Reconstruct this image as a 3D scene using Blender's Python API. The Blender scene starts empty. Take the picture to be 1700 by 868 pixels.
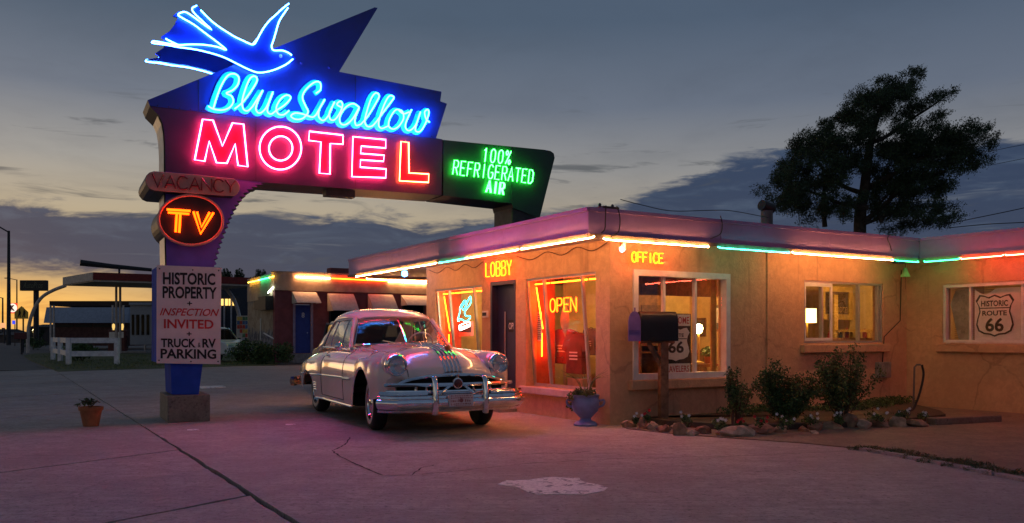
import bpy, bmesh, math, random
import numpy as np
from mathutils import Vector, Matrix
from mathutils.bvhtree import BVHTree

random.seed(7)
rng = np.random.default_rng(11)
scene = bpy.context.scene
COL = scene.collection
R = math.radians

# ------------------------------------------------------------------ camera
FPX, CX, HY, EYE = 1418.0, 850.0, 557.0, 1.32     # focal length, centre and horizon in photo pixels
cam_d = bpy.data.cameras.new('camera')
cam = bpy.data.objects.new('camera', cam_d)
COL.objects.link(cam)
cam.location = (0, 0, EYE)
cam.rotation_euler = (R(90), 0, 0)
cam_d.sensor_width = 36.0
cam_d.lens = 36.0 * FPX / 1700.0
cam_d.shift_y = (HY - 434.0) / 1700.0
cam_d.clip_start = 0.1
cam_d.clip_end = 3000
scene.camera = cam

# ------------------------------------------------------------------ exposure
vs = scene.view_settings
vs.view_transform = 'Standard'
vs.look = 'None'
vs.exposure = 0.45
vs.gamma = 1.0
vs.use_curve_mapping = False
scene.render.engine = 'CYCLES'
scene.cycles.use_denoising = True
scene.cycles.max_bounces = 6
scene.cycles.sample_clamp_indirect = 4.0


def srgb(r, g, b):
    def f(c):
        c /= 255.0
        return c / 12.92 if c <= 0.04045 else ((c + 0.055) / 1.055) ** 2.4
    return (f(r), f(g), f(b), 1.0)


# ------------------------------------------------------------------ dusk sky
SUN_AZ, SUN_EL = -44.0, 1.5          # degrees: azimuth from the view axis (left), elevation
world = bpy.data.worlds.new('World')
scene.world = world
world.use_nodes = True
wt = world.node_tree
wt.nodes.clear()
wn, wl = wt.nodes, wt.links


class NT:
    """tiny helper to write node graphs as expressions"""
    def __init__(s, t):
        s.t = t

    def put(s, sock, v):
        if isinstance(v, bpy.types.NodeSocket):
            s.t.links.new(v, sock)
        elif v is not None:
            sock.default_value = v

    def m(s, op, a, b=None, c=None, clamp=False):
        n = s.t.nodes.new('ShaderNodeMath')
        n.operation = op
        n.use_clamp = clamp
        s.put(n.inputs[0], a)
        if b is not None:
            s.put(n.inputs[1], b)
        if c is not None:
            s.put(n.inputs[2], c)
        return n.outputs[0]

    def step(s, v, lo, hi, a=0.0, b=1.0):
        n = s.t.nodes.new('ShaderNodeMapRange')
        n.interpolation_type = 'SMOOTHSTEP'
        s.put(n.inputs[0], v)
        s.put(n.inputs[1], lo)
        s.put(n.inputs[2], hi)
        n.inputs[3].default_value = a
        n.inputs[4].default_value = b
        return n.outputs[0]

    def mix(s, f, a, b, mode='MIX'):
        n = s.t.nodes.new('ShaderNodeMix')
        n.data_type = 'RGBA'
        n.blend_type = mode
        s.put(n.inputs[0], f)
        s.put(n.inputs[6], a)
        s.put(n.inputs[7], b)
        return n.outputs[2]

    def noise(s, vec, scale, detail=4, rough=0.55, dist=0.0):
        n = s.t.nodes.new('ShaderNodeTexNoise')
        if vec is not None:
            s.put(n.inputs['Vector'], vec)
        n.inputs['Scale'].default_value = scale
        n.inputs['Detail'].default_value = detail
        n.inputs['Roughness'].default_value = rough
        n.inputs['Distortion'].default_value = dist
        return n.outputs['Fac']

    def comb(s, x, y, z):
        n = s.t.nodes.new('ShaderNodeCombineXYZ')
        s.put(n.inputs[0], x)
        s.put(n.inputs[1], y)
        s.put(n.inputs[2], z)
        return n.outputs[0]

    def ramp(s, f, stops):
        n = s.t.nodes.new('ShaderNodeValToRGB')
        n.color_ramp.interpolation = 'EASE' if len(stops) == 2 else 'LINEAR'
        e = n.color_ramp.elements
        while len(e) < len(stops):
            e.new(0.5)
        for k, (p, c) in enumerate(stops):
            e[k].position = p
            e[k].color = c
        s.put(n.inputs[0], f)
        return n.outputs[0]


W = NT(wt)
tc = wn.new('ShaderNodeTexCoord')
sep = wn.new('ShaderNodeSeparateXYZ')
wl.new(tc.outputs['Generated'], sep.inputs[0])
dx, dy, dz = sep.outputs
el = W.m('MULTIPLY', W.m('ARCSINE', dz), 57.2958)
az = W.m('MULTIPLY', W.m('ARCTAN2', dx, dy), 57.2958)
# cloud-plane coordinates (a flat layer overhead, so clouds flatten towards the horizon)
inv = W.m('DIVIDE', 1.0, W.m('ADD', W.m('MAXIMUM', dz, 0.0), 0.07))
cp = W.comb(W.m('MULTIPLY', dx, inv), W.m('MULTIPLY', dy, inv), 0.0)
ang = W.comb(W.m('MULTIPLY', az, 0.035), W.m('MULTIPLY', el, 0.16), 0.0)
n_big = W.noise(ang, 2.2, 6, 0.6, 0.3)
n_mid = W.noise(ang, 6.0, 8, 0.62, 0.6)
n_cp = W.noise(cp, 1.6, 6, 0.6, 0.4)
base = W.ramp(W.m('DIVIDE', el, 40.0, clamp=True), [
    (0.0, srgb(178, 150, 108)),
    (0.17, srgb(190, 172, 140)),
    (0.27, srgb(160, 157, 152)),
    (0.37, srgb(112, 120, 134)),
    (0.50, srgb(78, 94, 113)),
    (0.75, srgb(66, 84, 106)),
    (1.0, srgb(62, 77, 98)),
])
# a little cooler and darker away from the sunset
away = W.step(az, -25.0, 32.0)
base = W.mix(W.m('MULTIPLY', away, 0.40), base, srgb(82, 95, 118))
# soft streaky variation
base = W.mix(W.m('MULTIPLY', W.step(n_cp, 0.40, 0.75), 0.18), base, srgb(62, 70, 84))
# slate cloud bank low in the sky, its top climbing to the right
wob = W.m('MULTIPLY', W.m('SUBTRACT', n_big, 0.5), 4.0)
wob2 = W.m('MULTIPLY', W.m('SUBTRACT', n_mid, 0.5), 3.4)
rise = W.step(az, 1.0, 17.0, 0.0, 4.0)
top = W.m('ADD', W.m('ADD', 7.9, rise), W.m('ADD', wob, wob2))
mask_t = W.step(W.m('SUBTRACT', top, el), -0.1, 0.8)
low_edge = W.m('ADD', W.step(az, -25.0, -13.0, 3.5, -5.0), W.m('MULTIPLY', wob2, 0.8))
mask_b = W.step(W.m('SUBTRACT', el, low_edge), -0.25, 0.8)
bank = W.m('MULTIPLY', mask_t, mask_b)
bankc = W.mix(W.step(n_mid, 0.46, 0.80), srgb(36, 56, 88), srgb(64, 82, 108))
bankc = W.mix(W.step(W.noise(W.comb(W.m('MULTIPLY', az, 0.03), W.m('MULTIPLY', el, 0.5), 3.0), 3.0, 5, 0.6, 0.5), 0.60, 0.80), bankc, srgb(104, 112, 124))
# sunset glow under the bank
gaz = W.m('DIVIDE', W.m('SUBTRACT', az, SUN_AZ + 4.0), 17.0)
glow = W.m('POWER', 2.718, W.m('MULTIPLY', W.m('MULTIPLY', gaz, gaz), -1.0))
gel = W.m('DIVIDE', W.m('SUBTRACT', el, 1.5), 1.7)
glow_e = W.m('POWER', 2.718, W.m('MULTIPLY', W.m('MULTIPLY', gel, gel), -1.0))
glowc = W.mix(W.step(n_mid, 0.40, 0.66), (1.35, 0.70, 0.12, 1.0), (0.95, 0.42, 0.06, 1.0))
glowm = W.m('MULTIPLY', glow, glow_e, clamp=True)
sky = W.mix(W.m('MULTIPLY', bank, 0.93), base, bankc)
sky = W.mix(W.m('MULTIPLY', W.m('MULTIPLY', glowm, W.m('SUBTRACT', 1.0, W.m('MULTIPLY', bank, 0.94))), 1.0), sky, glowc)
# loose dark wisps above the bank
wv = W.comb(W.m('MULTIPLY', az, 0.10), W.m('MULTIPLY', el, 0.75), 7.0)
wisp = W.m('MULTIPLY', W.step(W.noise(wv, 1.15, 5, 0.6, 0.6), 0.565, 0.68), W.step(el, 4.0, 6.0))
wisp = W.m('MULTIPLY', wisp, W.step(el, 17.0, 11.0))
sky = W.mix(W.m('MULTIPLY', wisp, 0.75), sky, srgb(78, 82, 88))
# ground half of the world: dull
sky = W.mix(W.step(el, 0.0, -3.0), sky, srgb(60, 58, 60))
nish = wn.new('ShaderNodeTexSky')
nish.sky_type = 'NISHITA'
nish.sun_disc = False
nish.sun_elevation = R(SUN_EL)
nish.sun_rotation = R(SUN_AZ)
sky = W.mix(1.0, sky, W.mix(1.0, nish.outputs[0], (0.006, 0.006, 0.006, 1), 'MULTIPLY'), 'ADD')
bg = wn.new('ShaderNodeBackground')
bg.inputs['Strength'].default_value = 0.71
wl.new(sky, bg.inputs['Color'])
wo = wn.new('ShaderNodeOutputWorld')
wl.new(bg.outputs[0], wo.inputs['Surface'])

sun_d = bpy.data.lights.new('sun', 'SUN')
sun_d.energy = 0.06
sun_d.angle = R(12)
sun_d.color = (1.0, 0.66, 0.38)
sun = bpy.data.objects.new('sun', sun_d)
COL.objects.link(sun)
sd = Vector((math.sin(R(SUN_AZ)) * math.cos(R(SUN_EL)), math.cos(R(SUN_AZ)) * math.cos(R(SUN_EL)), math.sin(R(SUN_EL))))
sun.rotation_euler = sd.to_track_quat('Z', 'Y').to_euler()
sun.location = (0, 0, 30)

# ------------------------------------------------------------------ materials
MATS = {}


def M(name, col, rough=0.7, metal=0.0, var=0.12, scale=6.0, bump=0.0, bscale=60.0, coat=0.0, spec=0.4, stain=None, stain_amt=0.0, stain_scale=1.2, subsurf=0.0):
    if name in MATS:
        return MATS[name]
    m = bpy.data.materials.new(name)
    m.use_nodes = True
    t = m.node_tree
    N = NT(t)
    b = t.nodes['Principled BSDF']
    c = col if len(col) == 4 else tuple(col) + (1,)
    tcn = t.nodes.new('ShaderNodeTexCoord')
    v = tcn.outputs['Object']
    f = N.noise(v, scale, 5, 0.6)
    lo = tuple(max(0.0, k * (1 - var * 1.6)) for k in c[:3]) + (1,)
    hi = tuple(min(1.0, k * (1 + var * 1.6)) for k in c[:3]) + (1,)
    out = N.mix(N.step(f, 0.3, 0.7), lo, hi)
    if stain is not None:
        sf = N.step(N.noise(v, stain_scale, 6, 0.65, 0.4), 0.45, 0.72)
        out = N.mix(N.m('MULTIPLY', sf, stain_amt), out, tuple(stain) + (1,))
    t.links.new(out, b.inputs['Base Color'])
    b.inputs['Metallic'].default_value = metal
    b.inputs['Specular IOR Level'].default_value = spec
    rr = N.m('ADD', rough - 0.06, N.m('MULTIPLY', f, 0.12), clamp=True)
    t.links.new(rr, b.inputs['Roughness'])
    if coat:
        b.inputs['Coat Weight'].default_value = coat
        b.inputs['Coat Roughness'].default_value = 0.06
    if bump:
        bn = t.nodes.new('ShaderNodeBump')
        bn.inputs['Strength'].default_value = bump
        bn.inputs['Distance'].default_value = 0.01
        t.links.new(N.noise(v, bscale, 6, 0.65), bn.inputs['Height'])
        t.links.new(bn.outputs[0], b.inputs['Normal'])
    MATS[name] = m
    return m


def EMIT(name, col, strength):
    if name in MATS:
        return MATS[name]
    m = bpy.data.materials.new(name)
    m.use_nodes = True
    t = m.node_tree
    t.nodes.clear()
    N = NT(t)
    e = t.nodes.new('ShaderNodeEmission')
    o = t.nodes.new('ShaderNodeOutputMaterial')
    e.inputs['Color'].default_value = tuple(col) + (1,)
    e.inputs['Strength'].default_value = strength
    m.cycles.emission_sampling = 'FRONT'
    t.links.new(e.outputs[0], o.inputs['Surface'])
    MATS[name] = m
    return m


def GLASS(name, tint=(1, 1, 1), refl=0.10, rough=0.02, k=0.9):
    if name in MATS:
        return MATS[name]
    m = bpy.data.materials.new(name)
    m.use_nodes = True
    t = m.node_tree
    t.nodes.clear()
    tr = t.nodes.new('ShaderNodeBsdfTransparent')
    tr.inputs[0].default_value = tuple(tint) + (1,)
    gl = t.nodes.new('ShaderNodeBsdfGlossy')
    gl.inputs['Roughness'].default_value = rough
    gl.inputs['Color'].default_value = (0.95, 0.97, 1, 1)
    # Schlick reflectance from the angle alone, the same for both sides of a pane
    lw = t.nodes.new('ShaderNodeLayerWeight')
    lw.inputs[0].default_value = 0.5
    N = NT(t)
    schlick = N.m('ADD', 0.04, N.m('MULTIPLY', N.m('POWER', lw.outputs['Facing'], 5.0), 0.96))
    fac = N.m('ADD', refl * 0.5, N.m('MULTIPLY', schlick, k), clamp=True)
    mx = t.nodes.new('ShaderNodeMixShader')
    t.links.new(fac, mx.inputs[0])
    t.links.new(tr.outputs[0], mx.inputs[1])
    t.links.new(gl.outputs[0], mx.inputs[2])
    o = t.nodes.new('ShaderNodeOutputMaterial')
    t.links.new(mx.outputs[0], o.inputs['Surface'])
    MATS[name] = m
    return m


# ------------------------------------------------------------------ frames and pixel rays
EYEV = Vector((0, 0, EYE))


def ray(px, py):
    return Vector(((px - CX) / FPX, 1.0, (HY - py) / FPX))


def G(px, py, z=0.0):
    """point of the horizontal plane z seen at a photo pixel"""
    d = FPX * (EYE - z) / (py - HY)
    return Vector(((px - CX) / FPX * d, d, z))


class Fr:
    """a vertical plane: u along it, n out of it (towards the viewer), z up"""
    def __init__(s, o, ex):
        s.o = Vector((o[0], o[1], 0))
        s.ex = Vector((ex[0], ex[1], 0)).normalized()
        s.en = Vector((s.ex.y, -s.ex.x, 0))

    def p(s, u, n, z):
        return s.o + s.ex * u + s.en * n + Vector((0, 0, z))

    def px(s, x, y, n=0.0):
        r = ray(x, y)
        t = ((s.o + s.en * n) - EYEV).dot(s.en) / r.dot(s.en)
        q = EYEV + r * t
        return ((q - s.o).dot(s.ex), q.z)

    def poly(s, pts, n=0.0):
        return [s.px(x, y, n) for x, y in pts]


E1 = Vector((0.858, 0.514, 0)).normalized()      # along the office wall
E2 = Vector((-E1.y, E1.x, 0))                    # along the lobby wall, away from the viewer
CORNER = Vector((1.44, 12.56, 0))


def BP(a, b, z=0.0):
    return CORNER + E1 * a + E2 * b + Vector((0, 0, z))


def depth_frame(d):
    return Fr((0, d), (1, 0))


# ------------------------------------------------------------------ mesh builder
LOC = {}


def catmull(pts, k=6, closed=False):
    P = [Vector(p) for p in pts]
    n = len(P)
    out = []
    rngk = range(n if closed else n - 1)
    for i in rngk:
        p0 = P[(i - 1) % n] if closed or i > 0 else P[0] * 2 - P[1]
        p1 = P[i]
        p2 = P[(i + 1) % n]
        p3 = P[(i + 2) % n] if closed or i + 2 < n else P[n - 1] * 2 - P[n - 2]
        for j in range(k):
            t = j / k
            out.append(0.5 * ((2 * p1) + (p2 - p0) * t + (2 * p0 - 5 * p1 + 4 * p2 - p3) * t * t + (3 * p1 - p0 - 3 * p2 + p3) * t ** 3))
    if not closed:
        out.append(P[-1])
    return out


class MB:
    def __init__(s):
        s.v, s.f, s.mi = [], [], []

    def add(s, vs, fs, m=0):
        k = len(s.v)
        s.v.extend([Vector(q) for q in vs])
        for f in fs:
            s.f.append(tuple(i + k for i in f))
            s.mi.append(m)
        return s

    def hexa(s, c, m=0):
        """8 corners: bottom ring 0-3, top ring 4-7"""
        return s.add(c, [(3, 2, 1, 0), (4, 5, 6, 7), (0, 1, 5, 4), (1, 2, 6, 5), (2, 3, 7, 6), (3, 0, 4, 7)], m)

    def fbox(s, F, u0, u1, n0, n1, z0, z1, m=0):
        # n1 is the outer side
        c = [F.p(u0, n1, z0), F.p(u1, n1, z0), F.p(u1, n0, z0), F.p(u0, n0, z0),
             F.p(u0, n1, z1), F.p(u1, n1, z1), F.p(u1, n0, z1), F.p(u0, n0, z1)]
        return s.hexa(c, m)

    def box(s, x0, x1, y0, y1, z0, z1, m=0):
        c = [(x0, y0, z0), (x1, y0, z0), (x1, y1, z0), (x0, y1, z0), (x0, y0, z1), (x1, y0, z1), (x1, y1, z1), (x0, y1, z1)]
        return s.hexa(c, m)

    def prism(s, F, poly, n0, n1, m=0, mside=None):
        """poly in (u, z); front cap at n1 (outer), back at n0"""
        mside = m if mside is None else mside
        k = len(poly)
        area = sum(poly[i][0] * poly[(i + 1) % k][1] - poly[(i + 1) % k][0] * poly[i][1] for i in range(k))
        if area < 0:
            poly = poly[::-1]
        fr = [F.p(u, n1, z) for u, z in poly]
        bk = [F.p(u, n0, z) for u, z in poly]
        s.add(fr + bk, [tuple(range(k)), tuple(range(2 * k - 1, k - 1, -1))], m)
        s.add(fr + bk, [(i + k, (i + 1) % k + k, (i + 1) % k, i) for i in range(k)], mside)
        return s

    def slab(s, poly, z0, z1, m=0, mside=None):
        """poly of (x, y)"""
        k = len(poly)
        area = sum(poly[i][0] * poly[(i + 1) % k][1] - poly[(i + 1) % k][0] * poly[i][1] for i in range(k))
        if area < 0:
            poly = poly[::-1]
        a = [(p[0], p[1], z0) for p in poly]
        b = [(p[0], p[1], z1) for p in poly]
        s.add(a + b, [tuple(range(2 * k - 1, k - 1, -1))[::-1], tuple(range(k))[::-1]], m)
        s.add(a + b, [(i, (i + 1) % k, (i + 1) % k + k, i + k) for i in range(k)], m if mside is None else mside)
        return s

    def tube(s, pts, r, seg=8, closed=False, m=0, r1=None, caps=True):
        P = [Vector(p) for p in pts]
        Q = [P[0]]
        for p in P[1:]:
            if (p - Q[-1]).length > 1e-5:
                Q.append(p)
        P = Q
        n = len(P)
        if n < 2:
            return s
        rings = []
        T0 = None
        nrm = None
        for i in range(n):
            if closed:
                t = (P[(i + 1) % n] - P[(i - 1) % n])
            else:
                t = P[min(i + 1, n - 1)] - P[max(i - 1, 0)]
            if t.length < 1e-9:
                t = T0 or Vector((0, 0, 1))
            t = t.normalized()
            if nrm is None:
                a = Vector((0, 0, 1)) if abs(t.z) < 0.9 else Vector((1, 0, 0))
                nrm = t.cross(a).normalized()
            else:
                nrm = nrm - t * nrm.dot(t)
                if nrm.length < 1e-6:
                    nrm = t.orthogonal()
                nrm.normalize()
            bn = t.cross(nrm)
            rr = r if r1 is None else r + (r1 - r) * i / (n - 1)
            rings.append([P[i] + (nrm * math.cos(2 * math.pi * j / seg) + bn * math.sin(2 * math.pi * j / seg)) * rr for j in range(seg)])
            T0 = t
        vs = [v for rg in rings for v in rg]
        fs = []
        for i in range(n if closed else n - 1):
            for j in range(seg):
                a, b = i * seg + j, i * seg + (j + 1) % seg
                c, d = ((i + 1) % n) * seg + (j + 1) % seg, ((i + 1) % n) * seg + j
                fs.append((a, b, c, d))
        if not closed and caps:
            fs.append(tuple(range(seg))[::-1])
            fs.append(tuple((n - 1) * seg + j for j in range(seg)))
        return s.add(vs, fs, m)

    def lathe(s, prof, c, ax=(0, 0, 1), seg=24, m=0, capped=True):
        """prof: list of (radius, distance along the axis)"""
        ax = Vector(ax).normalized()
        x = ax.orthogonal().normalized()
        y = ax.cross(x)
        c = Vector(c)
        vs = [c + ax * h + (x * math.cos(2 * math.pi * j / seg) + y * math.sin(2 * math.pi * j / seg)) * r for r, h in prof for j in range(seg)]
        fs = []
        for i in range(len(prof) - 1):
            for j in range(seg):
                fs.append((i * seg + j, i * seg + (j + 1) % seg, (i + 1) * seg + (j + 1) % seg, (i + 1) * seg + j))
        if capped:
            fs.append(tuple(range(seg))[::-1])
            fs.append(tuple((len(prof) - 1) * seg + j for j in range(seg)))
        return s.add(vs, fs, m)

    def grid(s, rows, m=0, flip=False):
        nr, nc = len(rows), len(rows[0])
        vs = [q for r in rows for q in r]
        fs = []
        for i in range(nr - 1):
            for j in range(nc - 1):
                f = (i * nc + j, i * nc + j + 1, (i + 1) * nc + j + 1, (i + 1) * nc + j)
                fs.append(f[::-1] if flip else f)
        return s.add(vs, fs, m)

    def sweep(s, path, section, up=(0, 0, 1), m=0):
        """section of (out, up) swept along a path in 3D, out = side of the path"""
        P = [Vector(p) for p in path]
        up = Vector(up)
        rows = []
        for i, p in enumerate(P):
            t = (P[min(i + 1, len(P) - 1)] - P[max(i - 1, 0)]).normalized()
            o = t.cross(up).normalized()
            rows.append([p + o * a + up * b for a, b in section] + [p + o * section[0][0] + up * section[0][1]])
        s.grid(rows, m)
        k = len(section)
        for rw in (rows[0], rows[-1]):
            s.add(rw[:k], [tuple(range(k))], m)
        return s

    def build(s, name, mats, parent=None, smooth=False, loc=None, raw=False):
        if not isinstance(mats, (list, tuple)):
            mats = [mats]
        if raw:
            L = Vector((0, 0, 0))
        elif parent is not None:
            L = LOC[parent.name]
        elif loc is not None:
            L = Vector(loc)
        else:
            xs = [v.x for v in s.v]
            ys = [v.y for v in s.v]
            zs = [v.z for v in s.v]
            L = Vector(((min(xs) + max(xs)) / 2, (min(ys) + max(ys)) / 2, min(zs)))
        me = bpy.data.meshes.new(name)
        me.from_pydata([tuple(v - L) for v in s.v], [], s.f)
        for m in mats:
            me.materials.append(m)
        if len(mats) > 1:
            me.polygons.foreach_set('material_index', s.mi)
        if smooth:
            me.polygons.foreach_set('use_smooth', [True] * len(me.polygons))
        me.update()
        bm = bmesh.new()
        bm.from_mesh(me)
        bmesh.ops.remove_doubles(bm, verts=bm.verts, dist=1e-5)
        bmesh.ops.recalc_face_normals(bm, faces=bm.faces)
        bm.to_mesh(me)
        bm.free()
        if smooth:
            try:
                me.set_sharp_from_angle(angle=R(smooth if not isinstance(smooth, bool) else 40))
            except Exception:
                pass
        o = bpy.data.objects.new(name, me)
        COL.objects.link(o)
        if parent is not None:
            o.parent = parent
        else:
            o.location = L
        LOC[o.name] = L
        return o


def tag(o, label=None, cat=None, group=None, kind=None):
    if label:
        o['label'] = label
    if cat:
        o['category'] = cat
    if group:
        o['group'] = group
    if kind:
        o['kind'] = kind
    return o


def thing(name, loc, label, cat, group=None, rz=0.0):
    o = bpy.data.objects.new(name, None)
    o.empty_display_size = 0.2
    COL.objects.link(o)
    o.location = loc
    o.rotation_euler = (0, 0, rz)
    LOC[o.name] = Vector(loc)
    return tag(o, label, cat, group)


def child_copy(src, parent, off=(0, 0, 0), rot=None):
    c = src.copy()
    COL.objects.link(c)
    c.parent = parent
    c.location = Vector(src.location) + Vector(off)
    if rot:
        c.rotation_euler = rot
    LOC[c.name] = LOC.get(src.name, Vector())
    return c


def bevel(o, w=0.01, seg=2):
    b = o.modifiers.new('bevel', 'BEVEL')
    b.width = w
    b.segments = seg
    b.limit_method = 'ANGLE'
    b.angle_limit = R(40)
    return o


ORD = ['first', 'second', 'third', 'fourth', 'fifth', 'sixth', 'seventh', 'eighth', 'ninth', 'tenth', 'eleventh', 'twelfth', 'thirteenth',
       'fourteenth', 'fifteenth', 'sixteenth', 'seventeenth', 'eighteenth', 'nineteenth', 'twentieth', 'twenty-first', 'twenty-second',
       'twenty-third', 'twenty-fourth', 'twenty-fifth', 'twenty-sixth', 'twenty-seventh', 'twenty-eighth', 'twenty-ninth', 'thirtieth']

# ------------------------------------------------------------------ lettering
TXT = {}


def text_shape(s, bold=0.0, shear=0.0):
    key = (s, bold, shear)
    if key in TXT:
        return TXT[key]
    c = bpy.data.curves.new('lettering_tmp', 'FONT')
    c.body = s
    c.size = 1.0
    c.offset = bold
    c.shear = shear
    c.resolution_u = 3
    o = bpy.data.objects.new('lettering_tmp', c)
    COL.objects.link(o)
    bpy.context.view_layer.update()
    dg = bpy.context.evaluated_depsgraph_get()
    me = o.evaluated_get(dg).to_mesh()
    vs = [(v.co.x, v.co.y) for v in me.vertices]
    fs = [tuple(p.vertices) for p in me.polygons]
    o.evaluated_get(dg).to_mesh_clear()
    bpy.data.objects.remove(o)
    bpy.data.curves.remove(c)
    xs = [v[0] for v in vs]
    ys = [v[1] for v in vs]
    x0, x1, y0, y1 = min(xs), max(xs), min(ys), max(ys)
    vs = [((x - x0) / (x1 - x0), (y - y0) / (y1 - y0)) for x, y in vs]
    TXT[key] = (vs, fs)
    return TXT[key]


def put_text(mb, F, s, ul, zl, ur, zr, h, n, bold=0.0, shear=0.0, m=0):
    """text between (ul, zl) and (ur, zr) on its base line, letter height h, n off the plane"""
    vs, fs = text_shape(s, bold, shear)
    mb.add([F.p(ul + (ur - ul) * x, n, zl + (zr - zl) * x + h * y) for x, y in vs], fs, m)


STROKE = {  # single-stroke neon letters, unit box 0.62 x 1; 's' = smooth curve
    'V': [[(0, 1), (.3, 0), (.6, 1)]], 'A': [[(0, 0), (.3, 1), (.6, 0)], [(.1, .33), (.5, .33)]],
    'C': ['s', [(.58, .85), (.4, 1), (.15, .95), (.02, .6), (.02, .35), (.15, .05), (.4, 0), (.58, .15)]],
    'N': [[(0, 0), (0, 1), (.58, 0), (.58, 1)]], 'Y': [[(0, 1), (.3, .48), (.6, 1)], [(.3, .48), (.3, 0)]],
    'L': [[(0.05, 1), (.05, 0), (.52, 0)]], 'O': ['s', [(.3, 1), (.08, .85), (.02, .5), (.08, .15), (.3, 0), (.52, .15), (.58, .5), (.52, .85), (.3, 1)]],
    '0': ['s', [(.3, 1), (.1, .85), (.06, .5), (.1, .15), (.3, 0), (.5, .15), (.54, .5), (.5, .85), (.3, 1)]],
    'B': [[(.04, 0), (.04, 1), (.4, 1), (.55, .88), (.55, .65), (.42, .53), (.04, .53)], [(.42, .53), (.58, .38), (.58, .13), (.44, 0), (.04, 0)]],
    'F': [[(.04, 0), (.04, 1), (.56, 1)], [(.04, .53), (.46, .53)]], 'I': [[(.3, 0), (.3, 1)]],
    'E': [[(.56, 1), (.04, 1), (.04, 0), (.58, 0)], [(.04, .53), (.46, .53)]],
    'P': [[(.04, 0), (.04, 1), (.42, 1), (.56, .88), (.56, .6), (.42, .48), (.04, .48)]],
    'R': [[(.04, 0), (.04, 1), (.42, 1), (.56, .88), (.56, .62), (.42, .5), (.04, .5)], [(.3, .5), (.58, 0)]],
    'G': ['s', [(.56, .85), (.38, 1), (.14, .93), (.03, .6), (.03, .35), (.14, .06), (.38, 0), (.56, .15), (.56, .44), (.34, .44)]],
    'T': [[(0, 1), (.6, 1)], [(.3, 1), (.3, 0)]], 'D': [[(.04, 0), (.04, 1), (.36, 1), (.56, .8), (.56, .2), (.36, 0), (.04, 0)]],
    '1': [[(.16, .82), (.32, 1), (.32, 0)]],
    '%': ['s', [(.14, 1), (.02, .84), (.14, .66), (.26, .84), (.14, 1)], [(.54, .98), (.3, .5), (.06, .02)], [(.46, .34), (.34, .18), (.46, 0), (.58, .18), (.46, .34)]],
}


def stroke_letter(F, ch, u0, z0, du, dz, w, h, n, slant=0.0):
    """polylines in 3D for a letter whose base starts at (u0,z0); du,dz = baseline direction"""
    out = []
    sm = False
    for pl in STROKE[ch]:
        if pl == 's':
            sm = True
            continue
        q = []
        for x, y in pl:
            xx = x / 0.6 * w + slant * y * h
            q.append(F.p(u0 + du * xx, n, z0 + dz * xx + y * h))
        if sm:
            q = catmull(q, 4)
        out.append(q)
    return out


def neon_word(parent, F, word, A, B, h, n, mat, r=0.012, gap=0.22, slant=0.0, twice=0.0, name='neon_letter'):
    """letters of a word between pixels-on-frame points A and B (u,z)"""
    k = len(word)
    L = math.hypot(B[0] - A[0], B[1] - A[1])
    du, dz = (B[0] - A[0]) / L, (B[1] - A[1]) / L
    w = L / (k + gap * (k - 1)) if k > 1 else L
    for i, ch in enumerate(word):
        if ch == ' ':
            continue
        s = i * w * (1 + gap)
        mb = MB()
        for pl in stroke_letter(F, ch, A[0] + du * s, A[1] + dz * s, du, dz, w, h, n, slant):
            mb.tube(pl, r, 6)
        if twice:
            for pl in stroke_letter(F, ch, A[0] + du * (s + twice), A[1] + dz * (s + twice), du, dz, w, h, n, slant):
                mb.tube(pl, r, 6)
        mb.build(name, mat, parent)


def wall_cells(mb, F, u0, u1, z0, z1, holes, n0, n1, m=0):
    """a wall slab with rectangular openings, as butted boxes"""
    us = sorted(set([u0, u1] + [h[0] for h in holes] + [h[1] for h in holes]))
    us = [u for u in us if u0 <= u <= u1]
    for a, b in zip(us[:-1], us[1:]):
        mid = (a + b) / 2
        hs = sorted([(max(z0, h[2]), min(z1, h[3])) for h in holes if h[0] < mid < h[1]])
        z = z0
        for c, d in hs:
            if c > z + 1e-6:
                mb.fbox(F, a, b, n0, n1, z, c, m)
            z = d
        if z1 > z + 1e-6:
            mb.fbox(F, a, b, n0, n1, z, z1, m)


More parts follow.
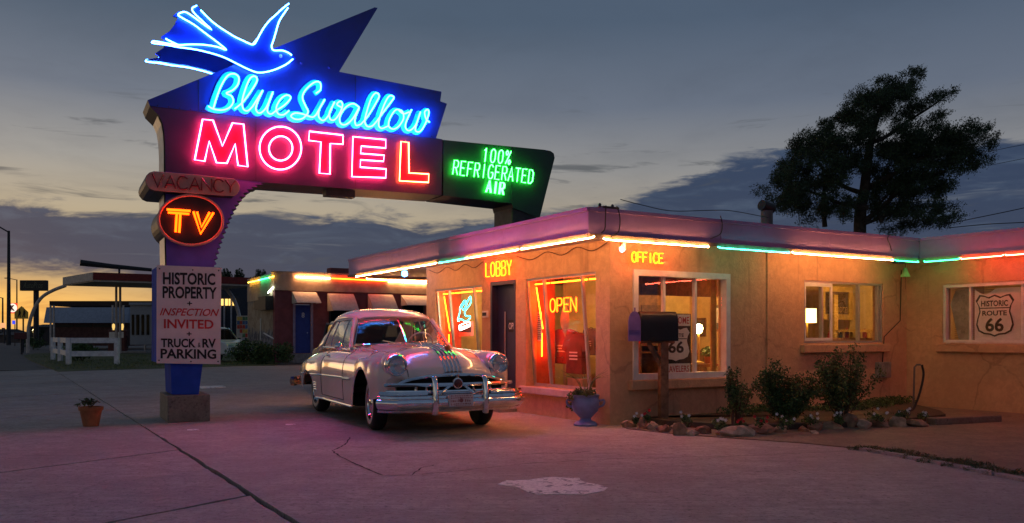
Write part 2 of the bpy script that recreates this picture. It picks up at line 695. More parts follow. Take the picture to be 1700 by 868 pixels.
def leaves(name, clumps, n, size, mats, parent=None, aspect=0.55, seed=1, flat=0.0, tip=None):
    """small leaf-shaped quads through the volume of clumps: (centre, (rx,ry,rz), weight)"""
    r = np.random.default_rng(seed)
    w = np.array([c[2] for c in clumps], float)
    w /= w.sum()
    idx = r.choice(len(clumps), n, p=w)
    C = np.array([tuple(c[0]) for c in clumps])[idx]
    S = np.array([c[1] for c in clumps])[idx]
    d = r.normal(size=(n, 3))
    d /= np.linalg.norm(d, axis=1)[:, None]
    rad = r.random(n) ** 0.42
    P = C + d * S * rad[:, None]
    a = r.normal(size=(n, 3))
    a[:, 2] *= (1 - flat)
    a /= np.linalg.norm(a, axis=1)[:, None]
    b = np.cross(a, r.normal(size=(n, 3)))
    b /= np.linalg.norm(b, axis=1)[:, None] + 1e-9
    sz = size * (0.6 + 0.8 * r.random(n))[:, None]
    A = a * sz
    B = b * sz * aspect
    V = np.stack([P - A, P + B * 0.9, P + A, P - B * 0.9], axis=1).reshape(-1, 3)
    L = Vector((0, 0, 0))
    if parent is not None:
        L = LOC[parent.name]
    V = V - np.array(tuple(L))
    me = bpy.data.meshes.new(name)
    me.vertices.add(4 * n)
    me.vertices.foreach_set('co', V.astype(np.float32).ravel())
    me.loops.add(4 * n)
    me.loops.foreach_set('vertex_index', np.arange(4 * n, dtype=np.int32))
    me.polygons.add(n)
    me.polygons.foreach_set('loop_start', np.arange(0, 4 * n, 4, dtype=np.int32))
    me.polygons.foreach_set('loop_total', np.full(n, 4, dtype=np.int32))
    if not isinstance(mats, (list, tuple)):
        mats = [mats]
    for m in mats:
        me.materials.append(m)
    me.polygons.foreach_set('material_index', r.integers(0, len(mats), n).astype(np.int32))
    me.update(calc_edges=True)
    o = bpy.data.objects.new(name, me)
    COL.objects.link(o)
    if parent is not None:
        o.parent = parent
    LOC[o.name] = L
    return o

# ------------------------------------------------------------------ ground
def concrete(name, c0, c1, c2):
    if name in MATS:
        return MATS[name]
    m = bpy.data.materials.new(name)
    m.use_nodes = True
    t = m.node_tree
    N = NT(t)
    b = t.nodes['Principled BSDF']
    geo = t.nodes.new('ShaderNodeNewGeometry')
    v = geo.outputs['Position']
    big = N.noise(v, 0.35, 6, 0.62, 0.5)
    mid = N.noise(v, 2.3, 7, 0.68, 0.6)
    fine = N.noise(v, 28.0, 5, 0.7)
    speck = N.noise(v, 75.0, 3, 0.6)
    col = N.mix(N.step(mid, 0.36, 0.66), c0 + (1,), c1 + (1,))
    grit = N.noise(v, 11.0, 6, 0.7, 0.4)
    col = N.mix(N.m('MULTIPLY', N.step(grit, 0.48, 0.64), 0.5), col, tuple(k * 0.45 for k in c1) + (1,))
    col = N.mix(N.m('MULTIPLY', N.step(big, 0.45, 0.68), 0.6), col, c2 + (1,))
    col = N.mix(N.m('MULTIPLY', N.step(fine, 0.50, 0.66), 0.6), col, tuple(k * 0.6 for k in c0) + (1,))
    col = N.mix(N.m('MULTIPLY', N.step(speck, 0.64, 0.70), 0.9), col, (0.05, 0.045, 0.04, 1))
    col = N.mix(N.m('MULTIPLY', N.step(N.noise(v, 5.0, 4, 0.6, 1.5), 0.66, 0.74), 0.35), col, tuple(k * 1.5 for k in c1) + (1,))
    mp = t.nodes.new('ShaderNodeMapping')
    mp.inputs['Rotation'].default_value = (0, 0, R(-31))
    mp.inputs['Scale'].default_value = (0.5, 5.0, 1.0)
    t.links.new(v, mp.inputs[0])
    brush = N.noise(mp.outputs[0], 2.2, 6, 0.7, 0.3)
    col = N.mix(N.m('MULTIPLY', N.step(brush, 0.46, 0.62), 0.42), col, tuple(k * 0.55 for k in c1) + (1,))
    pit = N.noise(v, 19.0, 4, 0.6, 0.2)
    col = N.mix(N.m('MULTIPLY', N.step(pit, 0.60, 0.66), 0.75), col, tuple(k * 0.30 for k in c1) + (1,))
    oil = N.noise(v, 0.9, 5, 0.7, 1.2)
    col = N.mix(N.m('MULTIPLY', N.step(oil, 0.60, 0.70), 0.45), col, tuple(k * 0.38 for k in c1) + (1,))
    t.links.new(col, b.inputs['Base Color'])
    t.links.new(N.m('ADD', 0.62, N.m('MULTIPLY', mid, 0.3)), b.inputs['Roughness'])
    b.inputs['Specular IOR Level'].default_value = 0.35
    bn = t.nodes.new('ShaderNodeBump')
    bn.inputs['Strength'].default_value = 0.6
    bn.inputs['Distance'].default_value = 0.012
    t.links.new(N.m('ADD', N.m('MULTIPLY', mid, 1.6), N.m('ADD', N.m('MULTIPLY', grit, 1.5), N.m('MULTIPLY', speck, 0.5))), bn.inputs['Height'])
    t.links.new(bn.outputs[0], b.inputs['Normal'])
    MATS[name] = m
    return m


m_conc = concrete('concrete', (0.36, 0.31, 0.285), (0.49, 0.425, 0.39), (0.27, 0.23, 0.215))
m_walk = concrete('sidewalk_concrete', (0.34, 0.30, 0.285), (0.44, 0.40, 0.375), (0.26, 0.23, 0.215))
m_asph = concrete('asphalt', (0.10, 0.098, 0.10), (0.14, 0.135, 0.135), (0.08, 0.078, 0.08))
m_dirt = concrete('dirt', (0.20, 0.15, 0.11), (0.30, 0.23, 0.17), (0.14, 0.105, 0.08))
m_soil = concrete('soil', (0.06, 0.04, 0.03), (0.10, 0.07, 0.05), (0.04, 0.03, 0.022))

g_ = MB().add([(-700, -60, -0.09), (700, -60, -0.09), (700, 1500, -0.09), (-700, 1500, -0.09)], [(0, 1, 2, 3)]).build('ground', m_soil, loc=(0, 0, -0.09))
tag(g_, kind='structure')
r_ = MB().slab([(-420, 33), (-16, 33), (60, 60), (300, 90), (300, 600), (-420, 600)], -0.085, -0.02).build('road', m_asph)
tag(r_, kind='structure')

KD = E2
K0 = G(490, 868)


def K(t):
    return K0 + KD * t


def kt(px, py):
    return (G(px, py) - K0).dot(KD)


lot = bpy.data.objects.new('pavement', None)
COL.objects.link(lot)
LOC[lot.name] = Vector((0, 0, 0))
tag(lot, kind='structure')
rj = random.Random(3)


def crack_edge(t0, t1, side, step=0.22):
    """ragged slab edge along the main joint; wider and rougher close to the camera"""
    out = []
    t = t0
    nrm = Vector((KD.y, -KD.x, 0))
    while t < t1:
        w = 0.012 + 0.018 * max(0.0, min(1.0, (7.0 - t) / 7.0)) + rj.uniform(-0.012, 0.014) * (1.0 if t < 6 else 0.5)
        p = K(t) + nrm * side * max(0.006, w)
        out.append((p.x, p.y))
        t += step * (1 if t < 10 else 3)
    p = K(t1) + nrm * side * 0.012
    out.append((p.x, p.y))
    return out


# slab to the right of the joint: forecourt up to and under the building
edge = crack_edge(-9, 33, 1)
fore = edge + [(14, 47), (40, 47), (40, -12), (10, -12)]
fc = MB().slab(fore, -0.08, 0.0).build('concrete_slab', m_conc, lot)
J = Vector((0.55, 0.835, 0)).normalized()
tj = [-9.0, kt(412, 822), kt(336, 778), kt(287, 747), kt(238, 709)]  # last gap is laid along the plinth's shadow line
while tj[-1] < 31:
    tj.append(tj[-1] + 1.75)
for i in range(len(tj) - 1):
    a, b = tj[i], tj[i + 1]
    ga = 0.022 if i == 1 else 0.005
    gb = 0.022 if i == 0 else 0.005
    ed = crack_edge(a + ga * 1.05, b - gb * 1.05, -1)
    pa, pb = K(a + ga) - J * 26, K(b - gb) - J * 26
    if i in (0, 1):     # rough lip along the wide joint
        far = []
        P = K(b - gb) if i == 0 else K(a + ga)
        sgn = 1 if i == 0 else -1
        for q in range(1, 40):
            c = P - J * (q * 0.16) + KD * (-sgn * rj.uniform(-0.006, 0.02))
            far.append((c.x, c.y))
        poly = ed + far + [(pb.x, pb.y), (pa.x, pa.y)] if i == 0 else [(pb.x, pb.y)] + [(pa.x, pa.y)] + far[::-1] + ed
        if i == 1:
            poly = ed + [(pb.x, pb.y), (pa.x, pa.y)] + far[::-1]
    else:
        poly = ed + [(pb.x, pb.y), (pa.x, pa.y)]
    zz = -0.002 * (i % 3)
    MB().slab(poly, -0.08, zz).build('concrete_slab', m_walk if i % 2 else m_conc, lot)

# hairline cracks in the forecourt
m_crack = M('crack_dirt', (0.035, 0.03, 0.028), 0.95, var=0.3)
crk = MB()
for pts, w in (([(582, 726), (573, 738), (551, 748), (566, 758), (604, 776), (640, 790)], 0.013),
               ([(640, 790), (684, 788), (700, 776), (724, 771)], 0.011),
               ([(700, 787), (760, 782), (862, 770), (1000, 762), (1190, 758), (1330, 752), (1420, 748)], 0.009),
               ([(858, 755), (905, 752), (950, 753), (985, 748)], 0.015)):
    pp = []
    for (a, b), (c, d) in zip(pts[:-1], pts[1:]):
        for k in range(6):
            pp.append(G(a + (c - a) * k / 6 + rj.uniform(-1.5, 1.5), b + (d - b) * k / 6 + rj.uniform(-0.5, 0.5), 0.004))
    for p, q in zip(pp[:-1], pp[1:]):
        d = (q - p).normalized()
        s_ = Vector((-d.y, d.x, 0)) * w * rj.uniform(0.4, 1.0)
        crk.add([p - s_, p + s_, q + s_ * 0.8, q - s_ * 0.8], [(0, 1, 2, 3)])
crk.build('crack', m_crack, lot)


def worn_paint(name, col, keep=0.5):
    if name in MATS:
        return MATS[name]
    m = bpy.data.materials.new(name)
    m.use_nodes = True
    t = m.node_tree
    N = NT(t)
    b = t.nodes['Principled BSDF']
    geo = t.nodes.new('ShaderNodeNewGeometry')
    v = geo.outputs['Position']
    f = N.step(N.noise(v, 7.0, 5, 0.62, 0.8), keep, keep + 0.03)
    f2 = N.noise(v, 30, 3, 0.6)
    c = N.mix(N.step(f2, 0.4, 0.75), col + (1,), tuple(k * 0.62 for k in col) + (1,))
    t.links.new(N.mix(f, c, (0.25, 0.235, 0.23, 1)), b.inputs['Base Color'])
    b.inputs['Roughness'].default_value = 0.7
    MATS[name] = m
    return m


m_wpaint = worn_paint('worn_white_paint', (0.90, 0.86, 0.80), 0.555)
cr = [(390, 385), (430, 365), (550, 362), (615, 352), (680, 347), (740, 352), (810, 352), (814, 365), (850, 377), (900, 384), (955, 402), (935, 418), (880, 428), (830, 437), (720, 434), (600, 437), (545, 424), (505, 405), (475, 394), (430, 390)]
pl = [G(700 + x / 3.09, 680 + y / 3.09) for x, y in cr]
mk = MB().slab([(p.x, p.y) for p in pl], 0.001, 0.005).build('pavement_marking', m_wpaint, lot)
for q in ([(330, 641), (370, 640), (376, 643), (334, 645)], [(310, 713), (330, 712.5), (331, 714.5), (311, 715)], [(474, 704), (490, 703.6), (491, 705.4), (474, 705.8)]):
    pl = [G(x, y) for x, y in q]
    MB().slab([(p.x, p.y) for p in pl], 0.001, 0.005).build('pavement_marking', m_wpaint, lot)

# dirt apron on the right, flower bed soil
dp = [G(*p) for p in ((1040, 712), (1120, 721), (1215, 728), (1330, 736), (1432, 746), (1500, 757), (1600, 776), (1720, 802))]
dirt_poly = [(p.x, p.y) for p in dp] + [(14, 7), (14, 18), (BP(7.0, 0.1).x, BP(7.0, 0.1).y), (BP(0.3, 0.1).x, BP(0.3, 0.1).y)]
d_ = MB().slab(dirt_poly, -0.05, 0.012).build('dirt', m_dirt)
tag(d_, kind='structure')
bed_in = [G(*p) for p in ((1050, 700), (1110, 709), (1210, 715), (1300, 715), (1400, 711), (1500, 705), (1570, 697), (1560, 690))]
bed = MB()
pts = [(p.x, p.y) for p in bed_in] + [(BP(6.9, -.02).x, BP(6.9, -.02).y), (BP(0.4, -.02).x, BP(0.4, -.02).y)]
bed.slab(pts, 0.0, 0.09)
b_ = bed.build('garden_bed', m_soil)
tag(b_, kind='structure')
# broken concrete edging strip along the forecourt on the right
ks = [G(*p) for p in ((1432, 747), (1500, 759), (1600, 778), (1720, 803))]
kb = MB()
for p, q in zip(ks[:-1], ks[1:]):
    d = (q - p).normalized()
    s_ = Vector((-d.y, d.x, 0)) * 0.05
    L = (q - p).length
    k = max(2, int(L / 0.45))
    for i in range(k):
        a = p + (q - p) * (i / k + 0.012)
        b = p + (q - p) * ((i + 1) / k - 0.012)
        j1, j2 = rj.uniform(0.7, 1.2), rj.uniform(0.7, 1.2)
        kb.hexa([a - s_ * j1, b - s_ * j2, b + s_, a + s_] + [x + Vector((0, 0, 0.03)) for x in (a - s_ * j1, b - s_ * j2, b + s_, a + s_)])
k_ = kb.build('kerb', m_walk)
tag(k_, kind='structure')
# concrete lip at the end of the bed, dirt brown standing for orange light
k2 = MB()
a, b = G(1545, 706), G(1655, 700)
d = (b - a).normalized()
s_ = Vector((-d.y, d.x, 0)) * 0.09
k2.hexa([a - s_, b - s_, b + s_, a + s_] + [x + Vector((0, 0, 0.11)) for x in (a - s_, b - s_, b + s_, a + s_)])
k2_ = bevel(k2.build('bed_kerb', m_dirt), 0.02)
tag(k2_, kind='structure')

# ------------------------------------------------------------------ office building
def stucco(name, c):
    m = bpy.data.materials.new(name)
    m.use_nodes = True
    t = m.node_tree
    N = NT(t)
    b = t.nodes['Principled BSDF']
    geo = t.nodes.new('ShaderNodeNewGeometry')
    v = geo.outputs['Position']
    mp = t.nodes.new('ShaderNodeMapping')
    mp.inputs['Scale'].default_value = (5.0, 5.0, 0.35)
    t.links.new(v, mp.inputs[0])
    dk = lambda k: tuple(x * k for x in c) + (1,)
    trowel = N.noise(v, 9.0, 6, 0.68, 0.7)
    patch = N.noise(v, 0.8, 5, 0.6, 0.6)
    col = N.mix(N.step(trowel, 0.36, 0.64), dk(0.90), dk(1.06))
    col = N.mix(N.m('MULTIPLY', N.step(patch, 0.46, 0.62), 0.45), col, dk(0.8))
    drip = N.noise(mp.outputs[0], 1.0, 4, 0.6, 0.3)
    col = N.mix(N.m('MULTIPLY', N.step(drip, 0.58, 0.74), 0.45), col, (0.22, 0.12, 0.075, 1))
    vor = t.nodes.new('ShaderNodeTexVoronoi')
    vor.feature = 'DISTANCE_TO_EDGE'
    vor.inputs['Scale'].default_value = 0.55
    wv_ = t.nodes.new('ShaderNodeMixRGB')
    wv_.blend_type = 'ADD'
    wv_.inputs[0].default_value = 0.35
    t.links.new(v, wv_.inputs[1])
    nz = t.nodes.new('ShaderNodeTexNoise')
    nz.inputs['Scale'].default_value = 2.5
    nz.inputs['Detail'].default_value = 6
    t.links.new(v, nz.inputs['Vector'])
    t.links.new(nz.outputs['Color'], wv_.inputs[2])
    t.links.new(wv_.outputs[0], vor.inputs['Vector'])
    crack = N.m('MULTIPLY', N.step(vor.outputs['Distance'], 0.012, 0.004), N.step(patch, 0.44, 0.56))
    col = N.mix(N.m('MULTIPLY', crack, 0.32), col, (0.16, 0.08, 0.05, 1))
    t.links.new(col, b.inputs['Base Color'])
    b.inputs['Roughness'].default_value = 0.92
    b.inputs['Specular IOR Level'].default_value = 0.2
    bn = t.nodes.new('ShaderNodeBump')
    bn.inputs['Strength'].default_value = 0.7
    bn.inputs['Distance'].default_value = 0.012
    t.links.new(N.m('ADD', N.m('MULTIPLY', trowel, 1.6), N.noise(v, 40.0, 5, 0.7)), bn.inputs['Height'])
    t.links.new(bn.outputs[0], b.inputs['Normal'])
    MATS[name] = m
    return m


m_stucco = stucco('stucco', (0.62, 0.37, 0.215))
m_soffit = M('soffit_paint', (0.58, 0.47, 0.42), 0.8, var=0.07, scale=3)
m_fascia = M('fascia_paint', (0.29, 0.18, 0.40), 0.55, var=0.07, scale=1.5, stain=(0.20, 0.12, 0.28), stain_amt=0.4, stain_scale=3.0, spec=0.5)
m_trim = M('pink_trim', (0.58, 0.42, 0.40), 0.6, var=0.08)
m_white = M('white_frame_paint', (0.70, 0.66, 0.64), 0.5, var=0.06)
m_alu = M('aluminium_frame', (0.55, 0.55, 0.56), 0.35, metal=0.7, var=0.05)
m_navy = M('navy_door_paint', (0.025, 0.025, 0.075), 0.4, var=0.1)
m_roof = M('roofing_felt', (0.10, 0.10, 0.10), 0.95, var=0.2)
m_dark = M('dark_metal', (0.02, 0.02, 0.022), 0.6, var=0.2)
m_glass = GLASS('window_glass', (0.97, 0.97, 0.96), 0.05)
m_must = M('mustard_plaster', (0.62, 0.46, 0.20), 0.85, var=0.08)
m_iwood = M('dark_panelling', (0.13, 0.06, 0.03), 0.6, var=0.25, scale=9)
m_ifloor = M('interior_floor', (0.22, 0.13, 0.08), 0.5, var=0.2)
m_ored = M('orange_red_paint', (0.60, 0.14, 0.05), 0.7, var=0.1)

ZS = 2.74          # soffit height
ZF0, ZF1 = 2.725, 3.09   # fascia
LB, LO = 6.30, 7.03
FA = Fr((BP(0, LB).x, BP(0, LB).y), -E2)
FB = Fr((CORNER.x, CORNER.y), E1)
FRW = Fr((BP(LO, 0).x, BP(LO, 0).y), -E2)
TH = 0.22


def bb(mb, a0, a1, b0, b1, z0, z1, m=0):
    return mb.hexa([BP(a0, b0, z0), BP(a1, b0, z0), BP(a1, b1, z0), BP(a0, b1, z0), BP(a0, b0, z1), BP(a1, b0, z1), BP(a1, b1, z1), BP(a0, b1, z1)], m)


def rect_px(F, x0, y0, x1, y1, n=0.0):
    """opening from left/right pixel columns and the pixel rows at its middle"""
    xm = (x0 + x1) / 2
    return [F.px(x0, y0, n)[0], F.px(x1, y0, n)[0], F.px(xm, y1, n)[1], F.px(xm, y0, n)[1]]


# openings (u0,u1,z0,z1)
W2 = rect_px(FA, 873, 457, 989, 646)
W1 = rect_px(FA, 723, 480, 800, 600)
W1[2], W1[3] = W2[2], W2[3] - 0.02
DR = rect_px(FA, 815, 466, 856, 660)
DR[2] = 0.0
WO = rect_px(FB, 1052, 453, 1209, 626)
WS = rect_px(FB, 1335, 468, 1466, 569)
WR = rect_px(FRW, 1566, 470, 1700, 569)
WR[1] = WR[0] + 2.4

office = thing('office_building', CORNER, 'tan stucco motel office with pink fascia, neon eaves and lit windows', 'building')
mb = MB()
wall_cells(mb, FA, 0, LB, 0.0, ZS, [W1, DR, W2], -TH, 0)
mb.build('lobby_wall', m_stucco, office)
mb = MB()
wall_cells(mb, FB, TH, LO, 0.0, ZS, [WO, WS], -TH, 0)
mb.build('office_wall', m_stucco, office)
mb = MB()
wall_cells(mb, FRW, 0.0, 7.0, 0.0, ZS, [WR], -TH, 0)
mb.build('wing_wall', m_stucco, office)
mb = MB()
bb(mb, TH, 10.8, LB - 0.2, LB, 0, ZS)
bb(mb, 10.8, 11.0, 0.22, LB, 0, ZS)
bb(mb, LO + TH, 11.0, -7.0, -6.8, 0, ZS)
bb(mb, 10.8, 11.0, -6.8, 0.0, 0, ZS)
bb(mb, LO + .002, 11.0, 0.02, 0.218, 0, ZS)
mb.build('rear_wall', m_stucco, office)
# inside shell
mb = MB()
bb(mb, TH, 10.79, TH, LB - 0.2, 0.0, 0.10)
bb(mb, LO + TH, 10.8, -6.8, 0.0, 0.0, 0.10)
mb.build('interior_floor', m_ifloor, office)
mb = MB()
bb(mb, 3.95, 4.05, TH, LB - 0.2, 0.1, 2.6)
bb(mb, TH + 0.002, 3.95, LB - 0.32, LB - 0.21, 0.1, 2.6)
bb(mb, 4.05, 10.5, 3.4, 3.5, 0.1, 2.6)
bb(mb, 1.0, 3.95, 2.6, 2.68, 0.1, 2.6)
bb(mb, 8.9, 9.0, TH, 3.4, 0.1, 2.6)
bb(mb, 9.6, 9.7, -6.8, 0.0, 0.1, 2.6)
mb.build('interior_wall', m_must, office)
mb = MB()
bb(mb, TH, 10.79, TH, LB - 0.2, 2.6, 2.68)
bb(mb, LO + TH, 10.8, -6.8, 0.0, 2.6, 2.68)
for k in range(8):
    bb(mb, TH + 0.01, 3.94, 0.35 + k * 0.75, 0.47 + k * 0.75, 2.44, 2.6)
mb.build('interior_ceiling', m_iwood, office)

# roof and fascia
OA, OB, OC = 0.75, 0.50, 0.36
LEND = 8.93
rp = [(-OA, -OB), (LO - OC, -OB), (LO - OC, -7.6), (12, -7.6), (12, LEND), (-OA, LEND)]
mb = MB()
mb.slab([(BP(a + (0.03 if a < 6 else 0.03), b).x, BP(a + 0.03, b).y) for a, b in [(-OA, -OB + .03), (LO - OC, -OB + .03), (LO - OC, -7.6), (12, -7.6), (12, LEND - .03), (-OA, LEND - .03)]], ZS, ZF1 - 0.06)
rf = mb.build('roof', [m_soffit], office)
mb = MB()
mb.slab([(BP(a, b).x, BP(a, b).y) for a, b in [(-OA + .06, -OB + .06), (LO - OC + .06, -OB + .06), (LO - OC + .06, -7.6), (11.9, -7.6), (11.9, LEND - .06), (-OA + .06, LEND - .06)]], ZF1 - 0.055, ZF1 - 0.03)
mb.build('roofing', m_roof, rf)
FLA = Fr((BP(-OA, LEND).x, BP(-OA, LEND).y), -E2)       # lobby-side fascia, u from the far end
FLB = Fr((BP(-OA, -OB).x, BP(-OA, -OB).y), E1)
FLR = Fr((BP(LO - OC, -OB).x, BP(LO - OC, -OB).y), -E2)
FLE = Fr((BP(5, LEND).x, BP(5, LEND).y), -E1)
LA_, LB_ = LEND + OB, LO - OC + OA


def fascia(F, L, step, u0=0.0):
    u = u0
    while u < L - 0.01:
        e = min(L, u + step)
        MB().fbox(F, u + 0.004, e - 0.004, -0.03, 0.0, ZF0, ZF1 - 0.055).build('fascia_panel', m_fascia, office)
        u = e
    t = MB()
    t.fbox(F, u0 + 0.002, L - 0.002, -0.06, 0.022, ZF1 - 0.052, ZF1)
    t.build('cornice', m_fascia, office)
    t = MB()
    t.fbox(F, u0 + 0.002, L - 0.002, -0.03, 0.026, ZF0 - 0.05, ZF0 - 0.002)
    t.build('eave_board', M('eave_board_paint', (0.24, 0.16, 0.11), .7), office)


fascia(FLA, LA_, 2.36)
fascia(FLB, LB_, 2.48)
fascia(FLR, 7.0, 2.4)
fascia(FLE, 5.7, 2.4)


# neon along the eaves: (frame, px from, px to, material)
def NEON(name, col, s):
    return EMIT(name, col, s)


n_white = NEON('neon_warm_white', (1.0, 0.43, 0.15), 86)
n_teal = NEON('neon_teal', (0.04, 1.0, 0.62), 13)
n_green = NEON('neon_green', (0.03, 1.0, 0.30), 13)
n_redpink = NEON('neon_red', (1.0, 0.08, 0.04), 56)
n_orange = NEON('neon_orange', (1.0, 0.24, 0.015), 13)
n_yellow = NEON('neon_yellow', (1.0, 0.55, 0.04), 14)
n_word = NEON('neon_amber_word', (1.0, 0.034, 0.001), 32)


def eave_tube(F, u0, u1, mat, n=0.05, z=ZF0 - 0.075, r=0.0078):
    p = [F.p(u0, n - .03, z + 0.02), F.p(u0 + 0.02, n, z), F.p(u1 - 0.02, n, z), F.p(u1, n - .03, z + 0.02)]
    t = MB().tube(p, r, 8).build('neon_tube', mat, office, smooth=True)
    for u in np.arange(u0 + 0.15, u1 - 0.05, 0.8):
        MB().tube([F.p(u, 0.0, z + 0.03), F.p(u, n, z + 0.018)], 0.006, 5).build('tube_clip', m_dark, t)


def fu(F, px, n=0.05):
    return F.px(px, 420, n)[0]


for a, b, mt in ((590, 660, n_white), (664, 722, n_white), (728, 771, n_teal), (773, 858, n_white), (864, 984, n_white)):
    eave_tube(FLA, fu(FLA, a), fu(FLA, b), mt)
for a, b, mt in ((1004, 1178, n_white), (1194, 1312, n_teal), (1317, 1484, n_white), (1487, 1526, n_green)):
    eave_tube(FLB, fu(FLB, a), fu(FLB, b), mt)
for a, b, mt in ((1533, 1592, n_green), (1594, 1665, n_redpink), (1668, 1760, n_redpink)):
    eave_tube(FLR, fu(FLR, a), fu(FLR, b), mt)
for k in range(3):
    ue = fu(FLR, 1760) + .06 + k * 1.35
    eave_tube(FLR, ue, ue + 1.29, n_redpink)
# tubes under the far end of the canopy
eave_tube(FLE, 0.3, 2.9, n_white, n=0.05)
eave_tube(FLE, 3.0, 5.3, n_white, n=0.05)
# small shaded spot lamp over the office sign and a blue light at the far end
sp = thing('eave_spotlight', FLB.p(fu(FLB, 1045), 0.02, 2.6), 'small bare spotlight hanging under eave above office sign', 'lamp')
u = fu(FLB, 1045)
MB().tube([FLB.p(u, -0.1, ZS), FLB.p(u, -0.06, 2.64)], 0.012, 6).build('stem', m_dark, sp)
MB().lathe([(0.02, 0), (0.035, 0.05), (0.055, 0.10), (0.05, 0.105)], FLB.p(u, -0.06, 2.64), (-0.25, -0.2, -0.6), 12).build('shade', m_white, sp, smooth=True)
MB().lathe([(0.006, 0.0), (0.03, 0.02), (0.034, 0.045), (0.02, 0.07), (0.004, 0.078)], FLB.p(u, -0.06, 2.64) + Vector((-0.25, -0.2, -0.6)).normalized() * 0.07, (-0.25, -0.2, -0.6), 10).build('bulb', EMIT('spot_bulb', (0.85, 0.9, 1.0), 18), sp, smooth=True)
u = fu(FLA, 653)
sp = thing('blue_eave_lamp', FLA.p(u, -0.3, 2.6), 'blue bulb lamp under the far end of the lobby eave', 'lamp')
MB().tube([FLA.p(u, -0.2, ZS), FLA.p(u, -0.2, 2.66)], 0.015, 6).build('stem', m_dark, sp)
MB().lathe([(0.01, 0), (0.05, -0.02), (0.065, -0.06), (0.05, -0.11), (0.01, -0.13)], FLA.p(u, -0.2, 2.66), (0, 0, 1), 12).build('bulb', EMIT('blue_bulb', (0.05, 0.35, 1.0), 20), sp, smooth=True)


# windows ------------------------------------------------------------
def tilted(mb, F, u0, u1, zt, zb, nt, nb, th, m=0):
    c = [F.p(u0, nb + th, zb), F.p(u1, nb + th, zb), F.p(u1, nb, zb), F.p(u0, nb, zb),
         F.p(u0, nt + th, zt), F.p(u1, nt + th, zt), F.p(u1, nt, zt), F.p(u0, nt, zt)]
    mb.hexa(c, m)


def canted_window(Wn, cuts, zg=None):
    u0, u1, z0, z1 = Wn
    w = MB()
    nt, nb = -0.05, -0.20
    for a in (u0, u1 - 0.035):
        tilted(w, FA, a, a + 0.035, z1, z0, nt, nb, 0.035)
    tilted(w, FA, u0 + .035, u1 - .035, z1, z1 - 0.04, nt, nt - .006, 0.035)
    tilted(w, FA, u0 + .035, u1 - .035, z0 + 0.05, z0, nb + .006, nb, 0.035)
    wo_ = w.build('window_frame', m_alu, office)
    for c in cuts:
        v = MB()
        tilted(v, FA, c - 0.022, c + 0.022, z1 - 0.04, z0 + .05, nt - .002, nb + 0.002, 0.045)
        v.build('mullion', m_alu, wo_)
    ed = [u0 + .035] + list(cuts) + [u1 - .035]
    for a, b in zip(ed[:-1], ed[1:]):
        g = MB()
        g.add([FA.p(a, nb + .015, z0 + .04), FA.p(b, nb + .015, z0 + .04), FA.p(b, nt + .015, z1 - .03), FA.p(a, nt + .015, z1 - .03)], [(0, 1, 2, 3)])
        g.build('pane', m_glass, wo_)
    # orange neon border just inside the glass: along the head and down the far jamb
    ns = NEON('neon_window_orange', (1.0, 0.055, 0.002), 44)
    for a, b in zip(ed[:-1], ed[1:]):
        MB().tube([FA.p(a + 0.03, nt - .10, z1 - 0.09), FA.p(b - 0.03, nt - .10, z1 - 0.09)], 0.012, 6).build('neon_tube', ns, wo_, smooth=True)
    MB().tube([FA.p(u0 + 0.10, nt - .10, z1 - 0.14), FA.p(u0 + 0.10, nb - .08, z1 - 0.85)], 0.012, 6).build('neon_tube', ns, wo_, smooth=True)
    MB().tube([FA.p(u0 + 0.10, nb - .06, z1 - 0.92), FA.p(u0 + 0.10, nb - .06, z0 + 0.5)], 0.012, 6).build('neon_tube', ns, wo_, smooth=True)
    s = MB()
    s.fbox(FA, u0 - 0.10, u1 + 0.06, -0.16, 0.085, z0 - 0.115, z0 - 0.002)
    bevel(s.build('window_sill', m_trim, office), 0.012)
    s = MB()
    s.fbox(FA, u0 + .002, u1 - .002, -0.48, -0.222, z0 - 0.1, z0 + .01)
    s.build('display_shelf', m_iwood, office)
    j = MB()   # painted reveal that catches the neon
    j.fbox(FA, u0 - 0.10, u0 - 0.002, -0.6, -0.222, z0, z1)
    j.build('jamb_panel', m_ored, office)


canted_window(W2, [FA.px(901, 550)[0], FA.px(964, 550)[0]])
canted_window(W1, [FA.px(744, 550)[0], FA.px(785, 550)[0]])

# lobby door
u0, u1, z0, z1 = DR
dr = MB()
dr.fbox(FA, u0, u0 + 0.06, -0.2, 0.012, 0.0, z1)
dr.fbox(FA, u1 - 0.05, u1, -0.2, 0.012, 0.0, z1)
dr.fbox(FA, u0 + .06, u1 - .05, -0.2, 0.012, z1 - 0.07, z1)
dfr = dr.build('door_frame', m_navy, office)
um = FA.px(834, 550, -0.1)[0]
dl = MB()
wall_cells(dl, FA, u0 + .065, u1 - .055, 0.06, z1 - .075, [[u0 + .62, u1 - .10, 0.55, z1 - .28]], -0.16, -0.11)
d_leaf = dl.build('door', m_navy, office)
g = MB()
g.fbox(FA, u0 + .6, u1 - .09, -0.14, -0.134, 0.53, z1 - .26)
g.build('pane', m_glass, d_leaf)
g = MB()
g.tube([FA.p(u0 + .36, -0.09, 1.75), FA.p(u0 + .36, -0.09, 0.5)], 0.012, 6)
g.build('push_bar', m_alu, d_leaf)
g = MB()
g.fbox(FA, u1 - .42, u1 - .08, -0.105, -0.10, 1.38, 1.60)
op = g.build('open_placard', m_dark, d_leaf)
g = MB()
put_text(g, FA, 'OPEN', u1 - .40, 1.43, u1 - .10, 1.43, 0.12, -0.097, bold=0.02)
g.build('lettering', m_white, op)
st = MB()
st.fbox(FA, u0 - 0.05, u1 + 0.05, -0.1, 0.35, 0.0, 0.055)
